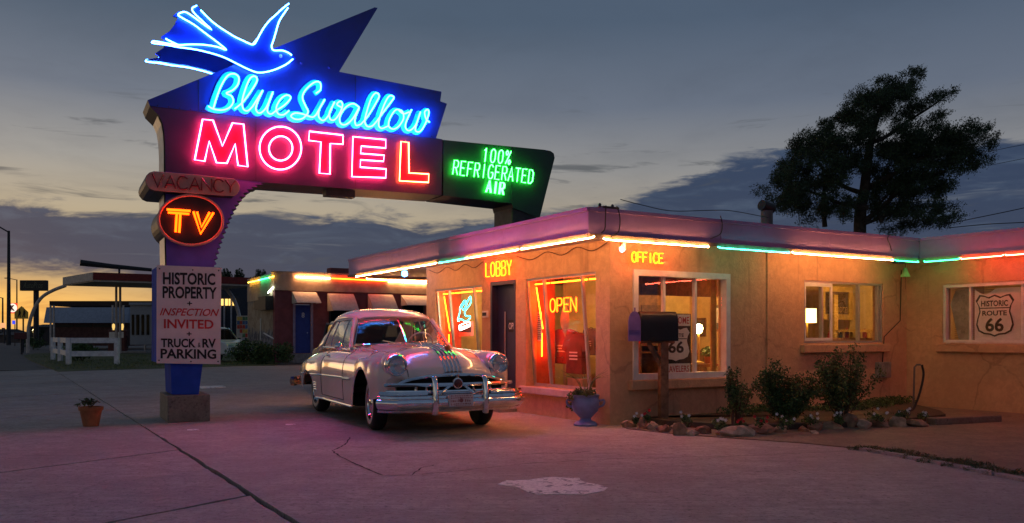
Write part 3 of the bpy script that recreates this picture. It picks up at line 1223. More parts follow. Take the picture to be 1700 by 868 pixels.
st.build('doorstep', m_conc, office)


def flat_window(F, Wn, cuts, m_fr, fw=0.055, proud=0.03, sill=True, deep=-0.10, sill_mat=None):
    u0, u1, z0, z1 = Wn
    w = MB()
    w.fbox(F, u0 - 0.02, u0 + fw, deep, proud, z0 - 0.02, z1 + 0.02)
    w.fbox(F, u1 - fw, u1 + 0.02, deep, proud, z0 - 0.02, z1 + 0.02)
    w.fbox(F, u0 + fw, u1 - fw, deep, proud, z1 - fw, z1 + 0.02)
    w.fbox(F, u0 + fw, u1 - fw, deep, proud, z0 - 0.02, z0 + fw)
    wo_ = w.build('window_frame', m_fr, office)
    for c in cuts:
        MB().fbox(F, c - 0.022, c + 0.022, deep, deep + 0.06, z0 + fw, z1 - fw).build('mullion', m_fr, wo_)
    ed = [u0 + fw] + list(cuts) + [u1 - fw]
    for a, b in zip(ed[:-1], ed[1:]):
        MB().fbox(F, a, b, deep + .02, deep + .025, z0 + fw - .01, z1 - fw + .01).build('pane', m_glass, wo_)
    if sill:
        s = MB()
        s.fbox(F, u0 - 0.10, u1 + 0.10, -0.04, 0.09, z0 - 0.17, z0 - 0.024)
        bevel(s.build('window_sill', sill_mat or m_stucco, office), 0.015)
    return wo_


flat_window(FB, WO, [FB.px(1101, 540, -.07)[0], FB.px(1153, 540, -.07)[0]], m_white, fw=0.07)
wsec = flat_window(FB, WS, [FB.px(1363, 520, -.07)[0], FB.px(1424, 520, -.07)[0], FB.px(1456, 520, -.07)[0]], m_alu, fw=0.035, proud=-0.02)
# sliding sash standing proud on the left of that window
s = MB()
a, b = WS[0] + 0.03, FB.px(1383, 520)[0]
for q in ((a, a + .03, WS[2] + .04, WS[3] - .04), (b - .05, b, WS[2] + .04, WS[3] - .04), (a + .03, b - .05, WS[3] - .10, WS[3] - .04), (a + .03, b - .05, WS[2] + .04, WS[2] + .09)):
    s.fbox(FB, q[0], q[1], -0.035, -0.012, q[2], q[3])
s.build('sliding_sash', m_white, wsec)
flat_window(FRW, WR, [FRW.px(1612, 520, -.07)[0], FRW.px(1699, 520, -.07)[0]], m_white, fw=0.05, proud=0.0)
# downpipe, wall seam, conduit and meter box
pp = MB()
uu = FB.px(1273, 500)[0]
pp.tube([FB.p(uu, 0.012, 0.0), FB.p(uu, 0.012, ZS)], 0.014, 6)
pp.build('downpipe', m_stucco, office)
mbx = thing('meter_box', FB.p(FB.px(1468, 610)[0], 0.05, 0.7), 'small grey metal utility box on wall right of tall shrub', 'utility box')
q = rect_px(FB, 1459, 601, 1479, 627, 0.08)
bevel(MB().fbox(FB, q[0], q[1], 0.0, 0.09, q[2], q[3]).build('case', M('galvanised', (0.30, 0.30, 0.29), 0.5, metal=0.5, var=0.15), mbx), 0.008)
MB().fbox(FB, q[0] + .03, q[1] - .03, 0.09, 0.105, q[2] + 0.05, q[3] - 0.03).build('lid', M('galvanised', (0.30, 0.30, 0.29)), mbx)
MB().tube([FB.p((q[0] + q[1]) / 2, 0.03, q[3]), FB.p((q[0] + q[1]) / 2 + .05, 0.03, 1.3), FB.p(FB.px(1492, 500)[0], 0.03, 1.6), FB.p(FB.px(1494, 500)[0], 0.03, 2.55)], 0.009, 6).build('conduit', m_dark, mbx)
# standpipe with hose by the inner corner
hs = thing('standpipe', G(1516, 690), 'short grey standpipe with dark hose in the inside wall corner', 'pipe')
a = G(1516, 690)
MB().tube([a, a + Vector((0.02, 0.0, 0.80)), a + Vector((0.06, 0, 0.84)), a + Vector((0.12, 0, 0.84))], 0.016, 8).build('pipe', M('old_pipe', (.16, .13, .12), .6), hs)
MB().tube(catmull([a + Vector((0.14, -.01, 0.84)), a + Vector((0.16, -.02, 0.66)), a + Vector((0.08, -.04, 0.35)), a + Vector((-0.05, -.10, 0.12)), a + Vector((-0.22, -.22, 0.10))], 6), 0.018, 7).build('hose', m_dark, hs, smooth=True)

# ------------------------------------------------------------------ the big neon motel sign
FS = Fr((-5.17, 13.0), (2650, 1418))
SD = 0.80                                   # depth of the sign cabinet
m_navyface = M('navy_sign_enamel', (0.018, 0.045, 0.34), 0.38, var=0.08, scale=1.5, spec=0.5, stain=(0.03, 0.03, 0.09), stain_amt=0.35, stain_scale=2.0)
m_plumface = M('plum_sign_enamel', (0.060, 0.030, 0.105), 0.40, var=0.08, scale=1.5, spec=0.5, stain=(0.03, 0.02, 0.06), stain_amt=0.35, stain_scale=2.0)
m_greenface = M('green_black_sign_enamel', (0.025, 0.05, 0.05), 0.45, var=0.08, scale=1.5)
m_signside = M('sign_side_sheet', (0.035, 0.03, 0.045), 0.5, var=0.2)
m_band = M('bare_sheet_metal', (0.55, 0.52, 0.48), 0.42, metal=0.35, var=0.15, scale=5, stain=(0.25, 0.17, 0.10), stain_amt=0.35)
m_birdblue = M('bright_blue_enamel', (0.02, 0.07, 0.75), 0.35, var=0.06, scale=2)
m_cyanface = M('cyan_enamel', (0.03, 0.55, 0.72), 0.4, var=0.05)
m_redface = M('red_enamel', (0.90, 0.01, 0.07), 0.45, var=0.06)
m_purple = M('purple_sign_enamel', (0.20, 0.09, 0.50), 0.42, var=0.1, scale=2.0, stain=(0.11, 0.05, 0.28), stain_amt=0.4)
m_postblue = M('blue_post_enamel', (0.03, 0.08, 0.46), 0.8, var=0.1, spec=0.05, scale=2, stain=(0.02, 0.03, 0.12), stain_amt=0.4)
m_board = M('painted_board_pink_white', (0.72, 0.60, 0.62), 0.6, var=0.05, scale=3)
m_black = M('black_paint', (0.012, 0.012, 0.014), 0.6, var=0.2)
m_redpaint = M('red_sign_paint', (0.55, 0.03, 0.035), 0.6, var=0.1)
m_plinth = concrete('plinth_concrete', (0.22, 0.18, 0.15), (0.30, 0.25, 0.21), (0.16, 0.13, 0.11))

n_sblue = NEON('neon_sky_blue', (0.02, 0.28, 1.0), 30)
n_bird = NEON('neon_ice_blue', (0.05, 0.26, 1.0), 26)
n_red = NEON('neon_cherry_red', (1.0, 0.030, 0.085), 80)
n_redor = NEON('neon_orange_red', (1.0, 0.07, 0.02), 62)
n_grn = NEON('neon_grass_green', (0.03, 1.0, 0.06), 18)
n_tv = NEON('neon_tv_orange', (1.0, 0.042, 0.001), 10)

sb = G(278, 701)
sign = thing('motel_sign', (FS.p(0.3, -0.4, 0).x, FS.p(0.3, -0.4, 0).y, 0), 'tall blue neon roadside sign with a swallow on a tapered post', 'sign')

# plinth
u0, u1 = FS.px(278, 700, 0.08)[0], FS.px(349, 699, 0.08)[0]
zt = FS.px(310, 656, 0.08)[1]
bevel(MB().fbox(FS, u0, u1, -1.0, 0.08, 0.0, zt).build('plinth', m_plinth, sign), 0.015)

# post with stepped bracket on its right edge
left = [(286, 655), (283, 600), (279, 500), (276, 420), (274.8, 340), (274.5, 290)]
rcurve = catmull([Vector((442, 303, 0)), Vector((421, 312, 0)), Vector((402, 329, 0)), Vector((387, 352, 0)), Vector((374, 382, 0)), Vector((364, 410, 0)), Vector((356, 440, 0))], 4)
rc = catmull([Vector((442, 303, 0)), Vector((421, 312, 0)), Vector((402, 329, 0)), Vector((387, 352, 0)), Vector((374, 382, 0)), Vector((364, 410, 0)), Vector((356, 440, 0))], 20)
steps, acc = [(442, 303)], 0.0
last = rc[0]
for q in rc[1:]:
    if (q - last).length > 8.0:
        # one tooth: run out level, then drop back to the curve
        steps.append((q.x - 1.2, last.y + 0.3))
        steps.append((q.x + 3.4, q.y))
        last = q
steps.append((356, 440))
poly = left + [(274.5, 284.2), (442, 303)] + steps[1:] + [(346, 500), (337, 580), (329, 655)]
pl = FS.poly(poly)
zb = FS.px(300, 655)[1]
p_ = MB()
p_.prism(FS, pl, -SD, -0.004, 0, 1)
post = p_.build('post', [m_purple, m_signside], sign)
# lower blue sleeve on the post
sl = FS.poly([(285, 654.5), (283, 600), (337, 600), (330, 654.5)])
MB().prism(FS, sl, -SD - .006, 0.0).build('post_sleeve', m_postblue, sign)
# pale edge band down the left flank
lb = [(246.5, 166), (264, 191.5), (270, 205), (273, 222), (274.3, 245), (274.3, 290), (274.6, 340), (275.8, 420), (278.8, 500), (282.6, 598)]
lbp = FS.poly(lb)
bandm = MB()
rows = []
for u, z in lbp[1:]:
    rows.append([FS.p(u - 0.012, -SD + 0.06, z), FS.p(u - 0.012, -0.05, z)])
bandm.grid(rows)
rows2 = [[a + FS.ex * -0.004, b + FS.ex * -0.004] for a, b in rows]
bandm.grid(rows2, flip=True)
bandm.build('edge_band', m_band, sign)

# cabinets
upper = FS.poly([(245, 166), (622, 12), (627, 13), (563, 119), (733, 152), (731, 168), (742, 172), (724, 229.2), (735, 231.3)])
# lower edge follows the seam back to the left
seamL = FS.px(249, 176)
upper.append(seamL)
p_ = MB()
p_.prism(FS, upper, -SD, 0.0, 0, 1)
cab_u = p_.build('upper_cabinet', [m_navyface, m_signside], sign)
main = FS.poly([(249, 176.6), (264, 191.5), (270, 205), (273, 222), (274.3, 245), (274.5, 284), (442, 303), (733, 324), (735, 231.9)])
p_ = MB()
p_.prism(FS, main, -SD, -0.001, 0, 1)
p_.build('main_cabinet', [m_plumface, m_signside], sign)
rfb = FS.poly([(736, 232), (905, 248.6), (914, 250.4), (919.5, 254.5), (921, 262), (896, 362), (852, 345), (850, 337.5), (812, 333.2), (736, 324.5)])
p_ = MB()
p_.prism(FS, rfb, -SD, -0.002, 0, 1)
p_.build('side_cabinet', [m_greenface, m_signside], sign)
# leg standing on the office roof
lg = FS.poly([(851, 338), (899, 346), (893, 380), (852, 380)], -0.03)
zr = ZF1 - 0.03
ul, ur = lg[0][0], lg[1][0] - 0.12
p_ = MB()
p_.fbox(FS, ul, ur, -SD + 0.02, -0.03, zr, lg[0][1] + 0.05)
p_.build('roof_leg', [m_signside], sign)
p_ = MB()
p_.fbox(FS, ul - 0.006, ul - 0.001, -SD + 0.05, -0.06, zr, lg[0][1] - 0.02)
p_.build('leg_panel', [M('dull_brown_sheet', (0.16, 0.13, 0.12), 0.6)], sign)

# MOTEL letters: raised red face with a neon outline
c4 = lambda pts: [(220 + x / 4.34, 150 + y / 4.34) for x, y in pts]
c3 = lambda pts: [(330 + x / 3.947, 100 + y / 3.947) for x, y in pts]


def ell(cx, cy, rx, ry, rot=0.0, k=36):
    o = []
    for i in range(k):
        a = 2 * math.pi * i / k
        x, y = rx * math.cos(a), ry * math.sin(a)
        o.append((cx + x * math.cos(rot) - y * math.sin(rot), cy + x * math.sin(rot) + y * math.cos(rot)))
    return o


def motel_letter(face_polys, outlines, nm):
    f = MB()
    for po in face_polys:
        f.prism(FS, FS.poly(po, 0.03), -0.001, 0.03)
    lo = f.build('letter', m_redface, sign)
    for oi in outlines:
        q = [FS.p(*(lambda a: (a[0], 0.060, a[1]))(FS.px(x, y, 0.060))) for x, y in oi]
        MB().tube(q, 0.0098, 8, closed=True).build('neon_tube', nm, lo, smooth=True)


Mo = c4([(505, 208), (580, 215), (648, 400), (720, 235), (800, 243), (830, 550), (760, 540), (740, 385), (680, 525), (605, 520), (552, 365), (520, 510), (448, 500)])
motel_letter([Mo], [Mo], n_red)
Oo = c3(ell(535, 575, 137, 141, 0.1))
Oi = c3(ell(537, 577, 77, 80, 0.1))
k = len(Oo)
ring = [[Oo[i], Oo[(i + 1) % k], Oi[(i + 1) % k], Oi[i]] for i in range(k)]
f = MB()
a_ = [FS.px(x, y, .03) for x, y in Oo]
b_ = [FS.px(x, y, .03) for x, y in Oi]
rows = [[FS.p(u, 0.0, z) for u, z in a_ + a_[:1]], [FS.p(u, .03, z) for u, z in a_ + a_[:1]], [FS.p(u, .03, z) for u, z in b_ + b_[:1]], [FS.p(u, 0.0, z) for u, z in b_ + b_[:1]]]
f.grid(rows)
lo = f.build('letter', m_redface, sign)
for oi in (Oo, Oi):
    q = [FS.p(FS.px(x, y, .075)[0], 0.075, FS.px(x, y, .075)[1]) for x, y in oi]
    MB().tube(q, 0.0098, 8, closed=True).build('neon_tube', n_red, lo, smooth=True)
To = c3([(725, 465), (945, 490), (945, 550), (862, 545), (860, 745), (790, 740), (800, 535), (720, 525)])
motel_letter([To], [To], n_red)
Eo = c3([(1010, 500), (1225, 520), (1225, 575), (1065, 562), (1060, 610), (1215, 622), (1210, 662), (1060, 652), (1058, 700), (1228, 712), (1225, 770), (1003, 762)])
motel_letter([Eo], [Eo], n_red)
Lo_ = c3([(1325, 532), (1375, 538), (1378, 738), (1507, 745), (1505, 800), (1315, 790)])
motel_letter([Lo_], [Lo_], n_redor)

# Blue Swallow script
script = {
    'B': [[(62, 300), (95, 318), (150, 326), (200, 310), (226, 272), (215, 235), (180, 215), (222, 195), (256, 158), (262, 112), (232, 88), (190, 100), (150, 160), (120, 235), (96, 312)]],
    'l': [[(235, 318), (290, 272), (350, 190), (382, 130), (366, 104), (335, 120), (305, 190), (284, 270), (293, 320), (322, 330), (352, 304)]],
    'u': [[(352, 304), (414, 205), (416, 203), (415, 206), (390, 260), (374, 318), (398, 346), (440, 312), (482, 215), (484, 213), (483, 217), (456, 290), (450, 335), (474, 352), (508, 328)]],
    'e': [[(508, 328), (565, 290), (602, 245), (575, 228), (535, 255), (508, 310), (520, 350), (556, 356), (592, 330)]],
    'S': [[(768, 216), (797, 192), (796, 150), (768, 140), (728, 165), (690, 208), (680, 250), (700, 300), (716, 340), (682, 380), (635, 386), (604, 366), (630, 346), (682, 352), (742, 372), (768, 358)]],
    'w': [[(768, 358), (820, 264), (822, 262), (821, 266), (790, 322), (786, 370), (816, 394), (850, 360), (886, 280), (888, 278), (887, 282), (856, 342), (862, 386), (892, 388), (928, 338), (942, 290), (926, 268), (906, 290), (942, 312)]],
    'a': [[(1052, 308), (1010, 284), (960, 310), (924, 370), (930, 414), (965, 420), (1010, 380), (1052, 308), (1024, 380), (1030, 425), (1062, 420)]],
    'l2': [[(1062, 420), (1112, 360), (1166, 270), (1182, 232), (1160, 214), (1130, 250), (1100, 340), (1088, 400), (1104, 432), (1136, 430), (1164, 402)]],
    'l3': [[(1164, 402), (1215, 332), (1262, 270), (1278, 242), (1250, 233), (1220, 280), (1190, 360), (1178, 420), (1198, 446), (1242, 430)]],
    'o': [[(1330, 330), (1290, 325), (1252, 380), (1244, 430), (1274, 451), (1312, 430), (1342, 380), (1334, 335), (1312, 328), (1342, 350), (1380, 338)]],
    'w2': [[(1394, 323), (1360, 400), (1354, 440), (1380, 461), (1420, 425), (1450, 345), (1452, 343), (1451, 347), (1426, 420), (1420, 460), (1450, 466), (1482, 420), (1507, 350), (1500, 323), (1480, 340), (1490, 385), (1512, 406)]],
}
for ch, strokes in script.items():
    lo = None
    for stx in strokes:
        pts = [Vector((330 + x / 3.947, 100 + y / 3.947, 0)) for x, y in stx]
        sm = catmull(pts, 5)
        # painted channel stroke on the face
        q2 = [FS.px(p.x, p.y, 0.02) for p in sm]
        rib = MB()
        top, bot = [], []
        w = 0.042
        for i, (u, z) in enumerate(q2):
            a, b = q2[max(0, i - 1)], q2[min(len(q2) - 1, i + 1)]
            t = Vector((b[0] - a[0], b[1] - a[1]))
            t = t.normalized() if t.length > 1e-6 else Vector((1, 0))
            top.append((u - t.y * w - 0.035, z + t.x * w - 0.015))
            bot.append((u + t.y * w - 0.035, z - t.x * w - 0.015))
        zoff = 0.018 + 0.0006 * (len(script) - list(script).index(ch))
        rib.grid([[FS.p(u, zoff, z) for u, z in top], [FS.p(u, zoff, z) for u, z in bot]])
        rib.grid([[FS.p(u, 0.0, z) for u, z in top], [FS.p(u, zoff, z) for u, z in top]])
        rib.grid([[FS.p(u, zoff, z) for u, z in bot], [FS.p(u, 0.0, z) for u, z in bot]])
        lo = rib.build('letter', m_cyanface, sign)
        q = [FS.p(FS.px(p.x, p.y, .085)[0], 0.085, FS.px(p.x, p.y, .085)[1]) for p in sm]
        MB().tube(q, 0.0125, 7).build('neon_tube', n_sblue, lo, smooth=True)

# the swallow, on both faces of the sign
cb = lambda pts: [(200 + x / 3.947, y / 3.947) for x, y in pts]
bird = [(466, 44), (500, 32), (525, 62), (560, 100), (600, 140), (650, 178), (700, 210), (750, 242), (800, 265), (835, 282), (868, 292), (888, 272), (940, 180), (980, 130), (1020, 95), (1062, 55), (1108, 18), (1100, 50), (1050, 120), (1032, 160), (1018, 210), (1000, 270), (988, 305), (1005, 330), (1060, 328), (1100, 342), (1152, 382), (1130, 392),
        (1060, 435), (1010, 458), (960, 471), (900, 476), (830, 452), (740, 407), (690, 382), (620, 357), (500, 327), (380, 310), (300, 296), (205, 284), (300, 268), (268, 240), (320, 205), (352, 165), (378, 112), (345, 102), (380, 78), (430, 76), (500, 120), (560, 165), (480, 84)]
bp = [FS.px(x, y, 0.05) for x, y in cb(bird)]
bm_ = MB()
bm_.prism(FS, bp, 0.001, 0.05, 0, 0)
birdo = bm_.build('swallow', [m_birdblue], sign)
bm_ = MB()
bm_.prism(FS, bp, -SD - 0.05, -SD - 0.001, 0, 0)
birdb = bm_.build('swallow', [m_birdblue], sign)
birdlines = [
    [(525, 65), (560, 102), (600, 140), (650, 178), (700, 210), (750, 241), (800, 264), (835, 281), (868, 291), (888, 274), (912, 228), (940, 180), (980, 130), (1020, 95), (1062, 55), (1104, 22)],
    [(1098, 50), (1050, 120), (1032, 160), (1018, 210), (1000, 270), (990, 302), (1004, 329), (1060, 330), (1100, 345), (1122, 362)],
    [(1130, 386), (1095, 415), (1060, 435), (1010, 456), (960, 470), (900, 475), (830, 450), (740, 405), (690, 380), (620, 355), (500, 325), (380, 308), (300, 293), (212, 282), (210, 272), (226, 270), (300, 283), (380, 294), (470, 290), (560, 294), (640, 308), (694, 327), (640, 280), (560, 220), (480, 160), (400, 114), (378, 98), (392, 84), (425, 78), (470, 104), (530, 148), (597, 193), (540, 140), (482, 84), (470, 54), (500, 36)],
    [(295, 252), (340, 276), (385, 296)],
]
for li in birdlines:
    sm = catmull([Vector((200 + x / 3.947, y / 3.947, 0)) for x, y in li], 3)
    q = [FS.p(FS.px(p.x, p.y, .09)[0], 0.09, FS.px(p.x, p.y, .09)[1]) for p in sm]
    MB().tube(q, 0.0100, 7).build('neon_tube', n_bird, birdo, smooth=True)
    q = [p - FS.en * (SD + 0.18) for p in q]
    MB().tube(q, 0.0100, 6).build('neon_tube', n_bird, birdb, smooth=True)
eye = FS.px(200 + 1050 / 3.947, 367 / 3.947, .05)
MB().lathe([(0.028, 0), (0.026, 0.012), (0.01, 0.02)], FS.p(eye[0], 0.05, eye[1]), FS.en, 14).build('eye', m_white, birdo)

# green panel text
for wd, A, B, h, ch in (('100%', (800, 268), (847, 273), 23, 0), ('REFRIGERATED', (751, 289), (884, 304.5), 23.5, 0), ('AIR', (806, 318.5), (835, 323), 20, 0)):
    a = FS.px(*A, 0.06)
    b = FS.px(*B, 0.06)
    hh = FS.px(A[0], A[1] - h, 0.06)[1] - a[1]
    neon_word(sign, FS, wd, a, b, hh, 0.06, n_grn, r=0.0105, gap=0.38, slant=0.13, twice=0.022 if wd == 'AIR' else 0.0)

# VACANCY capsule (unlit tubes)
m_cap = M('salmon_capsule_enamel', (0.68, 0.30, 0.25), 0.5, var=0.1)
m_dead = M('unlit_red_tube', (0.20, 0.012, 0.01), 0.3, var=0.1, spec=0.4)
cap = [(388, 296.2), (394, 300), (398, 307), (398, 315), (394, 322), (388, 326), (320, 321.5), (256, 316.5), (248, 313), (242.5, 306), (241, 299), (243, 291), (248, 286), (256, 283.8), (320, 289)]
cp_ = FS.poly(cap, 0.20)
bevel(MB().prism(FS, cp_, -SD - 0.2, 0.20, 0, 1).build('vacancy_capsule', [m_cap, m_signside], sign), 0.01)
neon_word(sign, FS, 'VACANCY', FS.px(253, 310, .24), FS.px(391, 320.5, .24), FS.px(253, 288.5, .24)[1] - FS.px(253, 310, .24)[1], 0.24, m_dead, r=0.009, gap=0.16, name='unlit_letter')
neon_word(sign, FS, 'VACANCY', FS.px(253, 310, .21), FS.px(391, 320.5, .21), FS.px(253, 288.5, .21)[1] - FS.px(253, 310, .21)[1], 0.205, m_redpaint, r=0.012, gap=0.16, name='painted_letter')
# TV disc
tvp = FS.poly(ell(316.5, 365.5, 53.5, 41.5, 0.05, 40), 0.16)
tv = MB().prism(FS, tvp, -SD - 0.16, 0.16, 0, 1).build('tv_disc', [m_black, m_signside], sign)
rim = [FS.p(u, 0.165, z) for u, z in tvp]
MB().tube(rim, 0.022, 6, closed=True).build('rim', m_cap, tv, smooth=True)
for strokes in ([[(277, 347.5), (316, 350)], [(279, 352.5), (314, 355)], [(293.5, 353), (291.5, 385)], [(299.5, 353), (297.5, 386)]], [[(321, 351), (333, 388), (354.5, 353)], [(327, 351.5), (334.5, 377), (348, 352.5)]]):
    l_ = MB()
    for stx in strokes:
        q = [FS.p(FS.px(x, y, .22)[0], 0.22, FS.px(x, y, .22)[1]) for x, y in stx]
        l_.tube(q, 0.017, 7)
    l_.build('neon_letter', n_tv, sign)

# white information board on a blue box
bo = [FS.px(260.5, 440, .06), FS.px(367.5, 444, .06), FS.px(366, 604.5, .06), FS.px(260, 603, .06)]
bx = MB()
bx.prism(FS, [(u + (0.012 if i in (0, 3) else -0.012), z + (-0.012 if i < 2 else 0.012)) for i, (u, z) in enumerate(bo)], -SD - 0.03, 0.035)
bx.build('board_box', m_postblue, sign)
brd = MB().prism(FS, bo, 0.036, 0.065).build('board', m_board, sign)


def board_text(txt, xl, yl, xr, yr, hpx, mat, bold=0.02, shear=0.0):
    a, b = FS.px(xl, yl, .068), FS.px(xr, yr, .068)
    h = FS.px(xl, yl - hpx, .068)[1] - a[1]
    t = MB()
    put_text(t, FS, txt, a[0], a[1], b[0], b[1], h, 0.068, bold, shear)
    t.build('lettering', mat, brd)


board_text('HISTORIC', 270.5, 472, 357.5, 473.5, 20.5, m_black, 0.03)
board_text('PROPERTY', 270, 495, 360, 496.5, 20.5, m_black, 0.03)
board_text('+', 310.5, 507, 319, 507.2, 7, m_black, 0.02)
board_text('INSPECTION', 265, 523.5, 364, 525, 12.5, m_redpaint, 0.015, 0.35)
board_text('INVITED', 272, 545, 354.5, 546, 15.5, m_redpaint, 0.025)
board_text('+', 310, 557.5, 318, 557.7, 7, m_black, 0.02)
board_text('TRUCK', 267, 576.5, 325, 577, 15, m_black, 0.03)
board_text('&', 328.5, 576.5, 333, 576.6, 8, m_black, 0.01)
board_text('RV', 336, 577, 358.5, 577.2, 15, m_black, 0.03)
board_text('PARKING', 266.5, 595, 359, 596, 16.5, m_black, 0.03)
bt = MB()
for x, y in ((265, 446), (320, 448), (363, 449), (264, 598), (317, 600), (362, 600)):
    u, z = FS.px(x, y, .066)
    MB().lathe([(0.012, 0), (0.008, 0.006)], FS.p(u, 0.066, z), FS.en, 8).build('bolt', m_dark, brd)

# sheet seams and rivets
for (x0, y0, x1, y1) in ((430, 93, 430, 196), (590, 126, 590, 212), (330, 133, 330, 184), (425, 197, 425, 300), (590, 215, 590, 313), (850, 244, 850, 336)):
    a, b = FS.px(x0, y0, .002), FS.px(x1, y1, .002)
    MB().tube([FS.p(a[0], .001, a[1]), FS.p(b[0], .001, b[1])], .0045, 4).build('seam', m_signside, sign)
for k in range(26):
    x = 262 + k * 18.2
    y = 176.6 + (x - 249) * (231.3 - 176.6) / (735 - 249) - 3
    u, z = FS.px(x, y)
    MB().lathe([(.011, 0), (.007, .006)], FS.p(u, 0, z), FS.en, 6).build('rivet', m_signside, sign)
# service hatch lamp conduit under the cabinet
u, z = FS.px(540, 311, -.2)
MB().fbox(FS, u, u + 0.5, -0.35, -0.15, z - 0.14, z - 0.02).build('ballast_box', m_signside, sign)
# fixing hooks on the spike
for x, y in ((500, 105), (546, 112)):
    u, z = FS.px(x, y)
    MB().lathe([(0.02, 0), (0.02, 0.02), (0.006, 0.03)], FS.p(u, 0.0, z), FS.en, 8).build('bolt', m_navyface, sign)

# wall neon words -----------------------------------------------------
def wall_word(name, word, F, A, B, hpx, n, mat, label, r=0.0125, gap=0.25, mount=True):
    a, b = F.px(*A, n), F.px(*B, n)
    h = F.px(A[0], A[1] - hpx, n)[1] - a[1]
    o = thing(name, F.p((a[0] + b[0]) / 2, n, a[1]), label, 'neon sign')
    neon_word(o, F, word, a, b, h, n, mat, r=r, gap=gap)
    if mount:
        for t in (0.1, 0.5, 0.9):
            u = a[0] + (b[0] - a[0]) * t
            MB().tube([F.p(u, 0.0, a[1] + h * .5), F.p(u, n, a[1] + h * .5)], 0.006, 5).build('standoff', m_dark, o)
    return o


wall_word('lobby_neon', 'LOBBY', FA, (806, 459.5), (849, 456), 23, 0.07, n_word, 'yellow-orange neon word over the lobby door')
wall_word('office_neon', 'OFFICE', FB, (1049, 434.5), (1101, 437), 16.5, 0.07, n_word, 'yellow-orange neon word on wall above office window', gap=0.16)

# ------------------------------------------------------------------ vintage hardtop car
m_paint = M('cream_pink_car_paint', (0.70, 0.58, 0.56), 0.24, var=0.02, scale=2, coat=1.0, spec=0.5)
m_roofpaint = M('ivory_car_paint', (0.74, 0.64, 0.60), 0.24, var=0.02, scale=2, coat=0.9)
m_chrome = M('chrome', (0.78, 0.79, 0.82), 0.07, metal=1.0, var=0.04, scale=12)
m_tyre = M('tyre_rubber', (0.012, 0.012, 0.013), 0.8, var=0.2, bump=0.2, bscale=30)
m_wwall = M('whitewall', (0.42, 0.38, 0.37), 0.6, var=0.12)
m_carglass = GLASS('car_glass', (0.8, 0.8, 0.82), 0.0, 0.03, 0.5)
m_sideglass = GLASS('car_side_glass', (0.6, 0.63, 0.63), 0.5)
m_seat = M('dark_upholstery', (0.20, 0.15, 0.15), 0.8, var=0.2)
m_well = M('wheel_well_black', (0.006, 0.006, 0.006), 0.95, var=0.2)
m_lens = GLASS('headlamp_glass', (0.9, 0.92, 0.95), 0.3)
m_gap = M('panel_gap', (0.03, 0.02, 0.02), 0.9)
m_amber = M('amber_plastic', (0.45, 0.16, 0.03), 0.25, var=0.05, spec=0.6)
m_plate = M('licence_plate', (0.62, 0.55, 0.56), 0.45, var=0.06)

CAR_A = R(26.0)
car = thing('vintage_car', (0, 0, 0), 'cream and pink two-door 1950s hardtop with chrome grille parked beside the lobby', 'car')
CARX, CARY = -1.90, 13.80
car.location = (CARX, CARY, 0)
# local +x is the nose; heading points to the right of the camera
car.rotation_euler = (0, 0, math.atan2(-math.cos(CAR_A), math.sin(CAR_A)))
CS = 1.07
car.scale = (CS, CS, CS)

WB = 3.05
AXF, AXR = WB / 2, -WB / 2
ST = [  # x, bow, zc, z1, z2, z3, y4, z4, y5, z5, yb, b
    (2.40, .30, .68, .68, .68, .74, .76, .70, .80, .60, .78, .50),
    (2.385, .29, .75, .745, .74, .84, .80, .80, .85, .64, .82, .48),
    (2.33, .26, .845, .83, .80, .925, .84, .87, .90, .66, .88, .46),
    (2.20, .20, .935, .915, .85, .975, .86, .905, .925, .68, .91, .44),
    (2.00, .13, 1.0, .975, .89, .99, .87, .92, .94, .69, .93, .42),
    (1.75, .07, 1.035, 1.01, .915, .995, .875, .925, .95, .70, .94, .40),
    (1.50, .03, 1.045, 1.02, .92, .985, .88, .915, .955, .69, .945, .30),
    (1.20, .01, 1.07, 1.045, .95, .99, .88, .92, .955, .69, .94, .28),
    (0.85, .03, 1.085, 1.06, .985, .99, .88, .92, .955, .69, .93, .26),
    (0.60, .05, 1.085, 1.065, 1.01, .99, .88, .92, .955, .69, .93, .26),
    (0.30, .02, 1.02, 1.02, 1.01, .99, .88, .92, .953, .69, .93, .26),
    (-0.20, 0, 1.0, 1.0, 1.0, .99, .88, .92, .95, .69, .93, .26),
    (-0.62, 0, 1.0, 1.0, 1.0, .985, .87, .915, .945, .69, .92, .26),
    (-0.80, 0, 1.0, 1.0, 1.0, .98, .88, .90, .975, .69, .94, .26),
    (-1.00, 0, 1.0, 1.0, 1.0, .975, .90, .885, .99, .68, .96, .27),
    (-1.50, 0, 1.0, 1.0, .99, .95, .91, .86, .995, .66, .97, .30),
    (-1.90, -.02, .99, .985, .96, .92, .90, .83, .985, .64, .96, .36),
    (-2.25, -.07, .95, .94, .90, .86, .87, .78, .95, .62, .93, .37),
    (-2.58, -.16, .86, .85, .81, .77, .82, .70, .88, .58, .86, .38),
    (-2.76, -.24, .72, .71, .69, .66, .74, .62, .79, .54, .77, .40),
    (-2.80, -.27, .56, .56, .55, .55, .68, .53, .70, .50, .69, .43),
]


